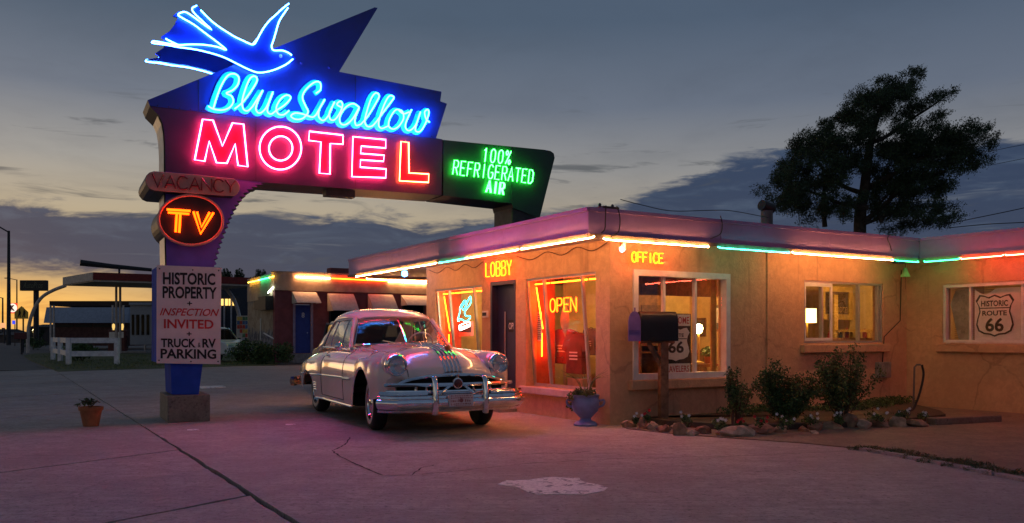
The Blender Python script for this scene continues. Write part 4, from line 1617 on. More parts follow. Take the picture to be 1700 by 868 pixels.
def interp_stations(k=8):
    arr = np.array(ST)
    up = np.interp(arr[:, 0], [-2.6, -1.9, -.9, 1.9, 2.3], [0, .03, .055, .05, .0])
    arr[:, 2:5] += up[:, None]
    arr[:, 5] += up * .75
    arr[:, 7] += up * .5
    out = []
    n = len(arr)
    for i in range(n - 1):
        p0 = arr[i - 1] if i else 2 * arr[0] - arr[1]
        p1, p2 = arr[i], arr[i + 1]
        p3 = arr[i + 2] if i + 2 < n else 2 * arr[-1] - arr[-2]
        for j in range(k):
            t = j / k
            # monotone-ish blend of linear and catmull
            cm = 0.5 * (2 * p1 + (p2 - p0) * t + (2 * p0 - 5 * p1 + 4 * p2 - p3) * t * t + (3 * p1 - p0 - 3 * p2 + p3) * t ** 3)
            ln = p1 + (p2 - p1) * t
            out.append(0.7 * cm + 0.3 * ln)
    out.append(arr[-1])
    return out


def arch(x, ax, r, zc):
    d = r * r - (x - ax) ** 2
    return zc + math.sqrt(d) if d > 0 else -1


half = []
for s in interp_stations():
    x, bow, zc, z1, z2, z3, y4, z4, y5, z5, yb, b = s
    bt = max(b, arch(x, AXF, 0.445, 0.35), arch(x, AXR, 0.44, 0.22))
    z5 = max(z5, bt + .035)
    z4 = max(z4, z5 + .03)
    ctrl = [(0, zc), (.16, zc - 0.10 * (zc - z1)), (.34, z1), (.47, (z1 + z2) / 2 + .012), (.57, z2), (.65, (z2 + z3) / 2 + .022), (.75, z3), (y4, z4), ((y4 + y5) / 2 + .022, (z4 + z5) / 2 + .03), (y5, z5)]
    zlow = bt
    yl = yb if bt < z5 - .05 else y5
    for f_ in (0.33, 0.66, 1.0):
        zz = z5 + (zlow - z5) * f_ if zlow < z5 - .02 else z5 - 0.02 * f_
        yy = y5 + (yb - y5) * (f_ ** 2)
        ctrl.append((yy, zz))
    cc = catmull([Vector((y, z, 0)) for y, z in ctrl], 3)
    row = []
    for p in cc:
        y = max(0.0, p.x)
        row.append(Vector((x - bow * (y / 0.9) ** 2, y, p.y)))
    half.append(row)
full = []
for row in half:
    l = [Vector((p.x, -p.y, p.z)) for p in row[::-1][:-1]]
    full.append(l + row)
cb_ = MB()
cb_.grid(full)
n_ = len(full[0])
cb_.add(full[0], [tuple(range(n_))])
cb_.add(full[-1], [tuple(range(n_))[::-1]])
body = cb_.build('body', m_paint, car, smooth=50, raw=True)
bvh = BVHTree.FromPolygons([tuple(v) for v in cb_.v], [f for f in cb_.f if len(f) == 4])


def side_y(x, z, s=1):
    h = bvh.ray_cast(Vector((x, 3.0 * s, z)), Vector((0, -s, 0)))
    return h[0].y if h[0] else s * 0.95


def top_z(x, y):
    h = bvh.ray_cast(Vector((x, y, 3.0)), Vector((0, 0, -1)))
    return h[0].z if h[0] else 0.6


def nose_x(y, z):
    h = bvh.ray_cast(Vector((4.0, y, z)), Vector((-1, 0, 0)))
    return h[0].x if h[0] else 2.3


def cbuild(mbx, name, mat, parent=None, smooth=True):
    return mbx.build(name, mat, parent or car, smooth=smooth, raw=True)


# underside and wheel wells
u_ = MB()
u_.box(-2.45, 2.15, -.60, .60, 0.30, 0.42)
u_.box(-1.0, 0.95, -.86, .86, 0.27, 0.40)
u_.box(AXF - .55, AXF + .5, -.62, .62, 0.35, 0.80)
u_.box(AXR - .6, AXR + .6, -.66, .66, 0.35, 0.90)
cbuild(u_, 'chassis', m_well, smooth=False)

# wheels
def wheel(x, y, steer=0.0):
    s = 1 if y > 0 else -1
    w = bpy.data.objects.new('wheel', None)
    COL.objects.link(w)
    w.parent = car
    w.location = (x, y, 0.348)
    w.rotation_euler = (0, 0, steer)
    LOC[w.name] = Vector()
    ax = (0, s, 0)
    pr = [(.19, -.085), (.26, -.095), (.315, -.09), (.342, -.06), (.348, -.02), (.348, .02), (.342, .06), (.315, .09), (.29, .096), (.245, .094), (.20, .08), (.19, .05)]
    t = MB().lathe(pr, (0, 0, 0), ax, 40).build('tyre', m_tyre, w, smooth=True, raw=True)
    MB().lathe([(.215, .091), (.235, .0965), (.262, .0985), (.27, .096)], (0, 0, 0), ax, 40, capped=False).build('whitewall', m_wwall, t, smooth=True, raw=True)
    MB().lathe([(.195, .05), (.205, .085), (.19, .088), (.175, .06), (.15, .055), (.13, .062)], (0, 0, 0), ax, 32, capped=False).build('rim', m_chrome, w, smooth=True, raw=True)
    MB().lathe([(.15, .045), (.13, .066), (.11, .082), (.07, .094), (.03, .10), (.004, .101)], (0, 0, 0), ax, 28).build('hubcap', m_chrome, w, smooth=True, raw=True)


for x, y, st_ in ((AXF, .745, R(-6)), (AXF, -.745, R(-6)), (AXR, .745, 0), (AXR, -.745, 0)):
    wheel(x, y, st_)

# greenhouse -----------------------------------------------------------
def ws_low(y):
    return Vector((.60 - .26 * (y / .74) ** 2, y, 1.12 - .03 * (y / .74) ** 2))


def ws_top(y):
    return Vector((.10 - .10 * (y / .57) ** 2, y, 1.515 - .05 * (y / .57) ** 2))


for s in (-1, 1):
    rows = []
    for i in range(7):
        t = i / 6
        rows.append([ws_low(s * (.015 + .70 * j / 12)).lerp(ws_top(s * (.012 + .535 * j / 12)), t) + Vector((0.02 * math.sin(math.pi * t), 0, 0)) for j in range(13)])
    g = MB().grid(rows)
    cbuild(g, 'windscreen', m_carglass)
    # chrome surround
    lo = [ws_low(s * .72 * j / 12) for j in range(13)]
    hi = [ws_top(s * .56 * j / 12) for j in range(13)]
    cbuild(MB().tube(lo + hi[::-1], 0.013, 7), 'windscreen_trim', m_chrome)
cbuild(MB().tube([ws_low(0), ws_low(0).lerp(ws_top(0), .5) + Vector((.02, 0, 0)), ws_top(0)], 0.014, 7), 'windscreen_divider', m_chrome)

roof_st = [  # x, w, ze, zc
    (.13, .545, 1.425, 1.472), (.06, .575, 1.43, 1.50), (-.10, .615, 1.435, 1.54), (-.35, .64, 1.435, 1.572), (-.65, .645, 1.43, 1.582),
    (-.90, .645, 1.415, 1.568), (-1.02, .66, 1.37, 1.55), (-1.14, .69, 1.25, 1.52), (-1.24, .725, 1.13, 1.485), (-1.32, .755, 1.045, 1.445),
    (-1.45, .77, 1.02, 1.37), (-1.60, .77, 1.0, 1.27), (-1.75, .76, .99, 1.15), (-1.86, .74, .98, 1.04)]
rs = np.array(roof_st)
lift = np.interp(rs[:, 0], [-1.86, -1.3, -1.0, .2], [0, .0, .05, .05])
rs[:, 2] += lift
rs[:, 3] += np.interp(rs[:, 0], [-1.86, -1.5, -1.0, -.6, .2], [0, .03, .06, .075, .05])
rows = []
for i in range(len(rs) - 1):
    p0 = rs[i - 1] if i else 2 * rs[0] - rs[1]
    p1, p2 = rs[i], rs[i + 1]
    p3 = rs[i + 2] if i + 2 < len(rs) else 2 * rs[-1] - rs[-2]
    for j in range(4):
        t = j / 4
        q = 0.5 * (2 * p1 + (p2 - p0) * t + (2 * p0 - 5 * p1 + 4 * p2 - p3) * t * t + (3 * p1 - p0 - 3 * p2 + p3) * t ** 3)
        rows.append(q)
rows.append(rs[-1])
surf = []
for x, w, ze, zc in rows:
    r_ = []
    for k in range(-14, 15):
        a = k / 14 * math.pi / 2
        y = w * math.copysign(abs(math.sin(a)) ** 0.80, a)
        z = ze + (zc - ze) * abs(math.cos(a)) ** 0.75
        bow = -.10 * (y / .57) ** 2 * max(0, 1 - (0.13 - x) / .5)
        r_.append(Vector((x + bow, y, z)))
    surf.append(r_)
rf_, rg_ = MB(), MB()
for i in range(len(surf) - 1):
    for j in range(28):
        q = [surf[i][j], surf[i][j + 1], surf[i + 1][j + 1], surf[i + 1][j]]
        c = sum(q, Vector()) / 4
        if -1.80 < c.x < -1.34 and abs(c.y) < .60 and c.z > 1.03:
            rg_.add(q, [(0, 1, 2, 3)])
        else:
            rf_.add(q, [(0, 1, 2, 3)])
ro = cbuild(rf_, 'roof', m_roofpaint)
sol = ro.modifiers.new('solid', 'SOLIDIFY')
sol.thickness = 0.02
sol.offset = -1
cbuild(rg_, 'rear_window', m_carglass)
for s in (-1, 1):
    # A pillar
    cbuild(MB().tube([Vector((.345, s * .765, 1.05)), Vector((.16, s * .69, 1.25)), Vector((-.01, s * .60, 1.48))], .034, 8), 'pillar', m_roofpaint)
    lowp = lambda t: Vector((.30 - 1.55 * t, s * (.785 - .02 * t), 1.045))
    topp = lambda t: Vector((-.02 - .93 * t, s * (.615 + .03 * min(1, 2 * t)), 1.475 - .015 * t))
    # the rear edge follows the sail panel
    def edge_rear(v):
        return Vector((-.98 - .27 * v ** 1.0, s * (.66 + .10 * v), 1.45 - .40 * v))
    cuts = [0.0, .22, .70, 1.0]
    for a, b in zip(cuts[:-1], cuts[1:]):
        rows = []
        for i in range(7):
            v = i / 6
            rows.append([topp(a + (b - a) * j / 6).lerp(lowp(a + (b - a) * j / 6), v) + Vector((0, s * .018 * math.sin(math.pi * v), 0)) for j in range(7)])
        cbuild(MB().grid(rows), 'side_window', m_sideglass)
    for c in cuts[1:-1]:
        cbuild(MB().tube([topp(c + (.02 if c > .5 else -.04)), topp(c).lerp(lowp(c), .5) + Vector((0, s * .022, 0)), lowp(c)], .010, 6), 'window_divider', m_chrome)
    cbuild(MB().tube([lowp(t / 10) + Vector((0, s * .012, .005)) for t in range(-1, 11)], .013, 6), 'belt_trim', m_chrome)
    cbuild(MB().tube([topp(t / 10) + Vector((0, s * .012, .0)) for t in range(0, 11)] + [edge_rear(v / 5) + Vector((0, s * .012, 0)) for v in range(1, 6)], .010, 6), 'drip_rail', m_chrome)
# interior
i_ = MB()
i_.box(-1.35, 0.45, -.74, .74, .42, .50)
cbuild(i_, 'cabin_floor', m_seat, smooth=False)
for x0, zt_ in ((-.28, 1.08), (-1.12, 1.06)):
    i_ = MB()
    i_.box(x0 - .10, x0 + .42, -.66, .66, .5, .80)
    i_.hexa([(x0 - .22, -.66, .80), (x0 - .02, -.66, .80), (x0 - .02, .66, .80), (x0 - .22, .66, .80), (x0 - .32, -.62, zt_), (x0 - .20, -.62, zt_), (x0 - .20, .62, zt_), (x0 - .32, .62, zt_)])
    bevel(cbuild(i_, 'bench_seat', m_seat, smooth=False), .04, 3)
i_ = MB().box(.28, .50, -.68, .68, 0.85, 1.085)
bevel(cbuild(i_, 'dashboard', m_seat, smooth=False), .03, 3)
wc = Vector((.12, .36, 1.11))
wa = Vector((-.85, 0, .5)).normalized()
wx = Vector((0, 1, 0))
wy = wa.cross(wx)
cbuild(MB().tube([wc + (wx * math.cos(a) + wy * math.sin(a)) * .20 for a in np.linspace(0, 2 * math.pi, 24, endpoint=False)], .012, 6, closed=True).tube([wc + wx * .2, wc - wx * .2], .010, 5).tube([wc, wc - wa * .25], .02, 6), 'steering_wheel', m_white)
# rear view mirror
cbuild(MB().box(.10, .12, -.10, .10, 1.40, 1.45), 'mirror', m_dark, smooth=False)

# nose -----------------------------------------------------------------
for s in (-1, 1):
    hx = 2.20
    c = Vector((hx, s * .70, .865))
    axn = Vector((1, s * .10, .0)).normalized()
    hl = MB().lathe([(.146, -.05), (.144, .0), (.138, .03), (.126, .052), (.114, .056), (.108, .045), (.104, .03)], c, axn, 32, capped=False)
    ho = cbuild(hl, 'headlight', m_chrome)
    cbuild(MB().lathe([(.106, .032), (.075, .012), (.04, .002), (.014, -.001), (.012, .03), (.003, .034)], c, axn, 24, capped=False), 'reflector', M('lamp_reflector', (0.62, 0.62, 0.65), .2, metal=1.0, var=.03), ho)
    cbuild(MB().lathe([(.109, .035), (.09, .058), (.06, .072), (.03, .079), (.003, .081)], c, axn, 24, capped=False), 'lens', m_lens, ho)
    # fender bulge that carries the lamp
    cbuild(MB().lathe([(.15, -.55), (.165, -.35), (.165, -.14), (.158, -.05), (.143, -.015)], c, axn, 32, capped=False), 'headlight_pod', m_paint)
# black sheet for the grille cavity, its shade put into the colour
FG = lambda y: 2.43 - .27 * (y / .9) ** 2
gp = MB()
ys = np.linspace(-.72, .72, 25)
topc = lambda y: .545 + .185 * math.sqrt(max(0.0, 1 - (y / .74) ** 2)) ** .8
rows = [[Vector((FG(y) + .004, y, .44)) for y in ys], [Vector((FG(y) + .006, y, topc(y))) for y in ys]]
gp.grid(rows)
cbuild(gp, 'grille_shade_panel', m_well)
arcp = [Vector((FG(y) + .03, y, topc(y) + .012)) for y in np.linspace(-.735, .735, 37)]
sec = [(-.02, -.008), (.024, -.012), (.034, .004), (.026, .022), (-.02, .028)]
cbuild(MB().sweep(arcp, sec), 'grille_hood', m_chrome)
barp = [Vector((FG(y) + .055, y, .625)) for y in np.linspace(-.86, .86, 33)]
cbuild(MB().sweep(barp, [(-.03, -.016), (.02, -.022), (.034, .0), (.02, .022), (-.03, .016)]), 'grille_bar', m_chrome)
barp = [Vector((FG(y) + .05, y, .535)) for y in np.linspace(-.84, .84, 33)]
cbuild(MB().sweep(barp, [(-.03, -.016), (.018, -.022), (.026, .0), (.018, .022), (-.03, .016)]), 'grille_bar', m_chrome)
for y in (-.5, -.38, -.24, .24, .38, .5):
    cbuild(MB().tube([Vector((FG(y) + .03, y, .545)), Vector((FG(y) + .03, y, .605))], .018, 8), 'grille_tooth', m_chrome)
md = Vector((FG(0) + .06, 0, .64))
mo_ = cbuild(MB().lathe([(.074, -.02), (.076, .01), (.066, .03), (.055, .032)], md, (1, 0, 0), 24), 'medallion', m_chrome)
cbuild(MB().lathe([(.054, .033), (.03, .044), (.004, .047)], md, (1, 0, 0), 20), 'crest', M('dark_red_enamel', (.10, .02, .02), .25, spec=.6), mo_)
cbuild(MB().tube([md + Vector((0, 0, .06)), md + Vector((.01, 0, .115))], .022, 8, r1=.012), 'medallion_crown', m_chrome, mo_)
for s in (-1, 1):
    cbuild(MB().tube([md + Vector((0, s * .10, -.03)), md + Vector((-.01, s * .24, -.14))], .018, 6), 'grille_brace', m_chrome)
# front bumper
FBm = lambda y: 2.56 - .10 * (abs(y) / .9) ** 2 - .62 * max(0.0, abs(y) - .78) ** 1.2 * 1.9
bpath = [Vector((FBm(y), y, .415)) for y in np.linspace(-.95, .95, 61)]
bsec = [(-.05, -.088), (-.02, -.094), (.015, -.088), (.045, -.070), (.066, -.042), (.076, -.010), (.074, .015), (.062, .034), (.046, .044), (.030, .048), (.034, .056), (.040, .066), (.036, .080), (.020, .090), (-.02, .094), (-.05, .088)]
bump = cbuild(MB().sweep(bpath, bsec), 'front_bumper', m_chrome)
cbuild(MB().sweep([p + Vector((-.03, 0, -.105)) for p in bpath], [(-.02, -.012), (.02, -.016), (.04, .015), (-.02, .015)]), 'bumper_apron', m_chrome)
for s in (-1, 1):
    bw = [Vector((FBm(y) + .02, y, .53)) for y in np.linspace(.42 * s, .95 * s, 20)]
    cbuild(MB().sweep(bw[::-1] if s < 0 else bw, [(-.04, -.02), (.01, -.024), (.03, 0), (.01, .024), (-.04, .02)]), 'bumper_wing', m_chrome, bump)
    y = s * .335
    q = catmull([Vector((FBm(y) + .055, y, .275)), Vector((FBm(y) + .075, y, .34)), Vector((FBm(y) + .085, y, .44)), Vector((FBm(y) + .07, y, .57)), Vector((FBm(y) + .045, y, .685)), Vector((FBm(y) + .01, y, .715))], 4)
    cbuild(MB().tube(q, .040, 12, r1=.034), 'bumper_guard', m_chrome, bump)
    for yy in (s * .62, s * .9):
        cbuild(MB().lathe([(.02, 0), (.016, .012), (.004, .016)], (FBm(yy) + .05, yy, .405), (1, s * .2, 0), 10), 'bumper_bolt', m_chrome, bump)
# licence plate
px_ = FBm(0) + .085
MBp = MB().box(px_, px_ + .008, -.17, .15, .365, .515)
lp = cbuild(MBp, 'licence_plate', m_plate, smooth=False)
FP = Fr((px_ + .009, -.17), (0, 1))
t_ = MB()
rpl = random.Random(6)          # worn, unreadable print: rows of small marks round a centre emblem
for zr, hh_ in ((.488, .014), (.462, .016), (.418, .034), (.388, .016), (.372, .010)):
    yy = -.15
    while yy < .12:
        ww = rpl.uniform(.008, .024)
        if not (zr == .418 and -.05 < yy < .03):
            t_.box(px_ + .0085, px_ + .0095, yy, yy + ww, zr, zr + hh_ * rpl.uniform(.6, 1.0))
        yy += ww + rpl.uniform(.006, .014)
t_.lathe([(.026, .0), (.020, .001)], (px_ + .0085, -.01, .436), (1, 0, 0), 14)
cbuild(t_, 'print', M('faded_red_print', (.30, .10, .10), .6), lp, smooth=False)['kind'] = 'stuff'
# hood: centre chrome streaks, ornament, seam
for y in (-.105, -.053, 0, .053, .105):
    q = []
    for x in np.linspace(.72, 2.32, 26):
        q.append(Vector((x, y, top_z(x, y) + .004)))
    for z in np.linspace(top_z(2.34, y) - .01, .76, 6):
        q.append(Vector((nose_x(y, z) + .004, y, z)))
    cbuild(MB().tube(q, .0105, 6), 'chrome_streak', m_chrome)
oz = top_z(2.02, 0)
orn = MB().tube(catmull([Vector((1.66, 0, top_z(1.66, 0) + .025)), Vector((1.85, 0, top_z(1.85, 0) + .045)), Vector((2.06, 0, oz + .05)), Vector((2.16, 0, oz + .045))], 4), .012, 8, r1=.034)
oo = cbuild(orn, 'hood_ornament', m_chrome)
cbuild(MB().lathe([(.036, 0), (.042, .02), (.03, .05), (.006, .07)], (2.15, 0, oz + .044), (1, 0, .1), 14), 'ornament_head', m_amber, oo)
em = MB().lathe([(.10, 0), (.10, .02), (.02, .03)], (nose_x(0, .76), 0, .755), (1, 0, .3), 20)
for v in em.v:
    v.z = .755 + (v.z - .755) * .35
    v.y *= 1.35
cbuild(em, 'hood_emblem', m_dark)
for s in (-1, 1):
    q = [Vector((x, s * .565, top_z(x, s * .565) + .001)) for x in np.linspace(.75, 2.22, 20)]
    q += [Vector((nose_x(s * .565, z) + .001, s * .565, z)) for z in np.linspace(.80, .72, 3)]
    cbuild(MB().tube(q, .005, 5), 'hood_seam', m_gap)

# side trim on both flanks
for s in (-1, 1):
    q = [Vector((x, side_y(x, .655 + .012 * (x - .9), s) + s * .004, .655 + .012 * (x - .9))) for x in np.linspace(1.02, -2.45, 60)]
    fs = MB().tube(q, .011, 6)
    cbuild(fs, 'side_moulding', m_chrome)
    q = [Vector((x, side_y(x, .642, s) + s * .008, .645 + .012 * (x - .9))) for x in np.linspace(1.02, .68, 8)]
    cbuild(MB().tube(q, .021, 8, r1=.024), 'moulding_tip', m_chrome)
    for xx, za, zb_ in ((.60, 1.02, .34), (-.68, 1.02, .34)):
        q = [Vector((xx + (.03 if z < .5 else 0) * (.5 - z), side_y(xx, z, s) + s * .0005, z)) for z in np.linspace(za, zb_, 16)]
        cbuild(MB().tube(q, .0055, 5), 'door_seam', m_gap)
    q = [Vector((x, side_y(x, .34, s) + s * .0005, .335)) for x in np.linspace(.60, -.68, 20)]
    cbuild(MB().tube(q, .0055, 5), 'door_seam', m_gap)
    q = [Vector((x, side_y(x, .275, s) + s * .006, .272)) for x in np.linspace(1.0, -.95, 24)]
    cbuild(MB().tube(q, .013, 6), 'sill_moulding', m_chrome)
    q = [Vector((-.42, s * (abs(side_y(-.42, .93, s)) + .03), .935)), Vector((-.55, s * (abs(side_y(-.55, .93, s)) + .032), .935))]
    cbuild(MB().tube(q, .012, 8).tube([q[0], q[0] - Vector((0, s * .035, 0))], .012, 8), 'door_handle', m_chrome)
    # stone guard fins at the front of the rear fender
    for k in range(4):
        z = .40 + .035 * k
        q = [Vector((x, side_y(x, z, s) + s * .006, z)) for x in np.linspace(-.86, -1.02, 5)]
        cbuild(MB().tube(q, .009, 6), 'stone_guard_fin', m_chrome)
    # script on the front fender
    t_ = MB()
    vv, ff = text_shape('Chieftain', .0, .4)
    for x, y in vv:
        pass
    t_.add([(0.86 - .34 * x if s < 0 else .52 + .34 * x, side_y(.7, .71, s) + s * .008, .685 + .05 * y) for x, y in vv], ff)
    if s > 0:
        pass
    cbuild(t_, 'lettering', m_chrome, smooth=False)
    # tail lamp
    cbuild(MB().lathe([(.06, -.05), (.06, .03), (.045, .05), (.01, .06)], (-2.46, s * .74, .72), (-1, s * .1, .1), 16), 'tail_light', M('red_lamp_glass', (.35, .01, .01), .15, spec=.6))
# wing mirror on the near door
cbuild(MB().tube([Vector((.36, -.80, 1.05)), Vector((.37, -.93, 1.07))], .010, 6).lathe([(.055, 0), (.058, .012), (.045, .03), (.008, .045)], (.365, -.95, 1.08), (1, 0, 0), 16), 'wing_mirror', m_chrome)
# rear bumper
RBm = lambda y: -2.90 + .12 * (abs(y) / .9) ** 2 + 1.3 * max(0.0, abs(y) - .78) ** 1.2
bpath = [Vector((RBm(y), y, .45)) for y in np.linspace(-1.0, 1.0, 41)]
cbuild(MB().sweep(bpath[::-1], [(-.03, -.08), (.03, -.075), (.055, 0), (.03, .075), (-.03, .08)]), 'rear_bumper', m_chrome)
# wipers
for s in (-1, 1):
    cbuild(MB().tube([ws_low(s * .12) + Vector((.03, 0, .0)), ws_low(s * .35).lerp(ws_top(s * .3), .10) + Vector((.02, 0, .01))], .006, 5), 'wiper', m_chrome)

# ------------------------------------------------------------------ things in and behind the windows
m_paper = M('paper', (0.84, 0.78, 0.72), 0.8, var=0.06)
m_shirt = M('dark_red_cloth', (0.28, 0.02, 0.018), 0.9, var=0.2, bump=0.4, bscale=14)
m_shirt2 = M('grey_cloth', (0.16, 0.15, 0.15), 0.9, var=0.2, bump=0.4, bscale=14)
m_wood = M('varnished_wood', (0.26, 0.12, 0.05), 0.5, var=0.25, scale=8)
m_gold = M('gilt_frame', (0.48, 0.32, 0.08), 0.45, var=0.15)
m_cloth = M('white_cotton', (0.84, 0.76, 0.74), 0.9, var=0.05, bump=0.2, bscale=8)
m_terra2 = M('terracotta', (0.38, 0.13, 0.055), 0.8, var=0.15)
m_lf2 = M('leaf_green', (0.085, 0.145, 0.04), 0.6, var=0.3, scale=20)
n_bulb = EMIT('lamp_bulb_warm', (1.0, 0.62, 0.22), 110)
n_shade = EMIT('lit_lamp_shade', (1.0, 0.55, 0.18), 14.0)

# OPEN neon and its backing in the big lobby window
wall_word('open_neon', 'OPEN', FA, (913, 518), (957, 516.5), 22, -0.30, NEON('neon_open_amber', (1.0, 0.06, 0.002), 13), 'yellow neon word hanging inside the large lobby window', mount=False)
# hanging pale mask-shaped pouch
c = FA.px(938, 535, -.33)
mk = MB()
prof = [(0.01, .27), (.04, .25), (.085, .18), (.115, .08), (.12, .0), (.10, -.08), (.06, -.12), (.02, -.22), (.005, -.24)]
mk.lathe(prof, FA.p(c[0], -.33, c[1]), (0, 0, 1), 16)
for v in mk.v:
    d_ = (v - FA.p(c[0], -.33, c[1]))
    n_ = d_.dot(FA.en)
    v -= FA.en * n_ * .6
o = mk.build('hanging_pouch', M('orange_leather', (0.75, 0.36, 0.16), 0.6, var=.1), smooth=True)
tag(o, 'pale orange pouch hanging below the OPEN neon in window', 'ornament')


def shirt(name, F, x0, y0, x1, y1, n, mat, label):
    a, b = F.px(x0, y0, n), F.px(x1, y1, n)
    w, h = b[0] - a[0], a[1] - b[1]
    pl = [(.36, 1), (.5, .96), (.64, 1), (.85, .93), (1.0, .58), (.84, .52), (.80, .66), (.82, 0), (.18, 0), (.20, .66), (.16, .52), (0, .58), (.15, .93)]
    o = thing(name, F.p((a[0] + b[0]) / 2, n, b[1]), label, 'shirt')
    bevel(MB().prism(F, [(a[0] + x * w, b[1] + y * h) for x, y in pl], n - .07, n + .03).build('cloth', mat, o), .02, 3)
    MB().tube(catmull([F.p(a[0] + .25 * w, n - .02, b[1] + .93 * h), F.p(a[0] + .5 * w, n - .02, b[1] + 1.03 * h), F.p(a[0] + .75 * w, n - .02, b[1] + .93 * h)], 4), .006, 5).build('hanger', m_dark, o)
    t = MB()
    for i, k in enumerate((.5, .42, .34)):
        t.fbox(F, a[0] + .34 * w, a[0] + .66 * w, n + .034, n + .036, b[1] + k * h, b[1] + (k + .035) * h)
    t.build('print', m_paper, o)['kind'] = 'stuff'
    return o


shirt('hanging_shirt', FA, 912, 546, 960, 605, -.72, m_shirt, 'dark red shirt hanging in the middle of large lobby window')
shirt('hanging_shirt', FA, 934, 552, 976, 622, -.62, M('maroon_cloth', (0.16, 0.03, 0.025), .9, var=.2), 'brownish-red shirt overlapping in front of the dark red shirt')
shirt('hanging_shirt', FA, 966, 545, 994, 590, -1.1, m_shirt2, 'grey shirt partly hidden by right edge of lobby window')
# notices taped to the glass
for i, (x0, y0, x1, y1, lab) in enumerate(((884, 518, 899, 566, 'tall printed notice taped inside the left lobby pane'), (884, 594, 889, 622, 'narrow white sticker low on the left lobby pane'))):
    a, b = FA.px(x0, y0, -.24), FA.px(x1, y1, -.24)
    o = thing('notice', FA.p((a[0] + b[0]) / 2, -.24, b[1]), lab, 'notice')
    MB().fbox(FA, a[0], b[0], -.246, -.24, b[1], a[1]).build('sheet', m_paper, o)
    t = MB()
    z = a[1] - .05
    while z > b[1] + .03:
        t.fbox(FA, a[0] + .02, b[0] - .02 - .04 * random.random(), -.239, -.238, z, z + .012)
        z -= .035
    t.build('print', m_dark, o)['kind'] = 'stuff'
# desk lamp with glowing shade, left in window
c = FA.px(895, 500, -.85)
L = thing('table_lamp', FA.p(c[0], -.85, .9), 'lit white table lamp glowing behind the left lobby pane', 'lamp')
MB().lathe([(.09, 0), (.10, .02), (.03, .05), (.025, .45), (.02, .5)], FA.p(c[0], -.85, c[1] - .62), (0, 0, 1), 16).build('stand', m_wood, L, smooth=True)
MB().lathe([(.15, 0), (.09, .22)], FA.p(c[0], -.85, c[1] - .14), (0, 0, 1), 20, capped=False).build('lamp_shade', n_shade, L, smooth=True)
# racks and shelves in the shop
for k, (a0, b0, w, h, lab) in enumerate(((1.3, .9, .9, 1.15, 'low wooden display cabinet inside lobby near corner'), (2.9, 3.0, 1.0, 1.5, 'tall wooden shelf unit against the back of the lobby'), (1.2, 4.6, .9, 1.1, 'wooden counter behind the left lobby window'))):
    o = thing('display_cabinet', BP(a0, b0, .1), lab, 'cabinet')
    m_ = MB()
    bb(m_, a0, a0 + .04, b0, b0 + w, .1, h)
    bb(m_, a0 + .46, a0 + .5, b0, b0 + w, .1, h)
    m_.build('side_panel', m_wood, o)['kind'] = 'stuff'
    for z in np.arange(.3, h + .02, .38):
        m_ = MB()
        bb(m_, a0 + .04, a0 + .46, b0 + .01, b0 + w - .01, z - .03, z)
        m_.build('shelf', m_wood, o)
    m_ = MB()
    bb(m_, a0 - .01, a0 + .51, b0 - .02, b0 + w + .02, h, h + .04)
    m_.build('top', m_wood, o)
# coloured souvenir boxes on the shop shelves
rb = random.Random(5)
bc = [M('souvenir_%d' % i, c, .6) for i, c in enumerate(((.5, .06, .04), (.6, .4, .08), (.08, .15, .3), (.5, .45, .38), (.1, .22, .1)))]
names = ['red', 'yellow', 'blue', 'cream', 'green']
for k in range(10):
    a0, b0 = (1.36 if k < 5 else 2.96), (.95 + .165 * k if k < 5 else 3.05 + .18 * (k - 5))
    ht = rb.uniform(.1, .24)
    m_ = MB()
    zt_ = 1.19 if k < 5 else 1.54
    bb(m_, a0, a0 + .2, b0, b0 + .13, zt_, zt_ + ht)
    o = bevel(m_.build('souvenir_box', bc[k % 5]), .006)
    tag(o, '%s souvenir box on the %s' % (names[k % 5], 'low cabinet inside the lobby' if k < 5 else 'tall shelf at the back of lobby'), 'box', 'souvenirs on the lobby shelves')
# cardboard box bottom right of window
a, b = FA.px(944, 632, -.36), FA.px(968, 641, -.36)
zz = W2[2] + .012
o = bevel(MB().fbox(FA, a[0], b[0], -.47, -.33, zz, zz + .14).build('cardboard_box', M('cardboard', (.42, .26, .13), .8)), .005)
tag(o, 'small cardboard box standing on the sill inside large lobby window', 'box')

# boot neon in the left window
bt_ = [(760, 545), (764, 530), (770, 521), (769, 508), (766, 503), (773, 499), (778, 494), (781, 492), (782, 503), (778, 512), (774, 521), (773, 525), (780, 525), (780.5, 528), (772, 532), (763, 531), (760, 532), (759, 533)]
def ov(x, y, n=-.3):
    u, z = FA.px(x, y, n)
    return FA.p(u, n, z)
bo_ = thing('boot_neon', ov(770, 552), 'teal neon boot above a glowing white oval in left lobby window', 'neon sign')
boot = [(279, 440), (300, 360), (303, 310), (345, 245), (360, 250), (320, 300), (325, 320), (345, 330), (400, 208), (412, 212), (410, 270), (360, 340), (350, 375), (370, 402), (405, 400), (400, 428), (360, 455), (310, 430), (290, 450)]
boot = [(715 + x / 6.2, 460 + y / 6.2) for x, y in boot]
MB().tube(catmull([ov(*p) for p in boot], 4, True), .010, 6, closed=True).build('boot_outline', NEON('neon_boot_teal', (.03, 1.0, .72), 7), bo_, smooth=True)
oval = [(295, 530), (293, 505), (310, 490), (385, 462), (405, 468), (405, 492), (390, 510), (310, 545), (298, 540)]
MB().tube(catmull([ov(715 + x / 6.2, 460 + y / 6.2) for x, y in oval], 4, True), .009, 6, closed=True).build('oval_outline', NEON('neon_oval_white', (1, .8, .7), 9), bo_, smooth=True)
a, b = FA.px(764, 547, -.3), FA.px(779, 541.5, -.3)
t = MB()
put_text(t, FA, 'Genuine', a[0], a[1], b[0], b[1], .07, -.3, .0, .3)
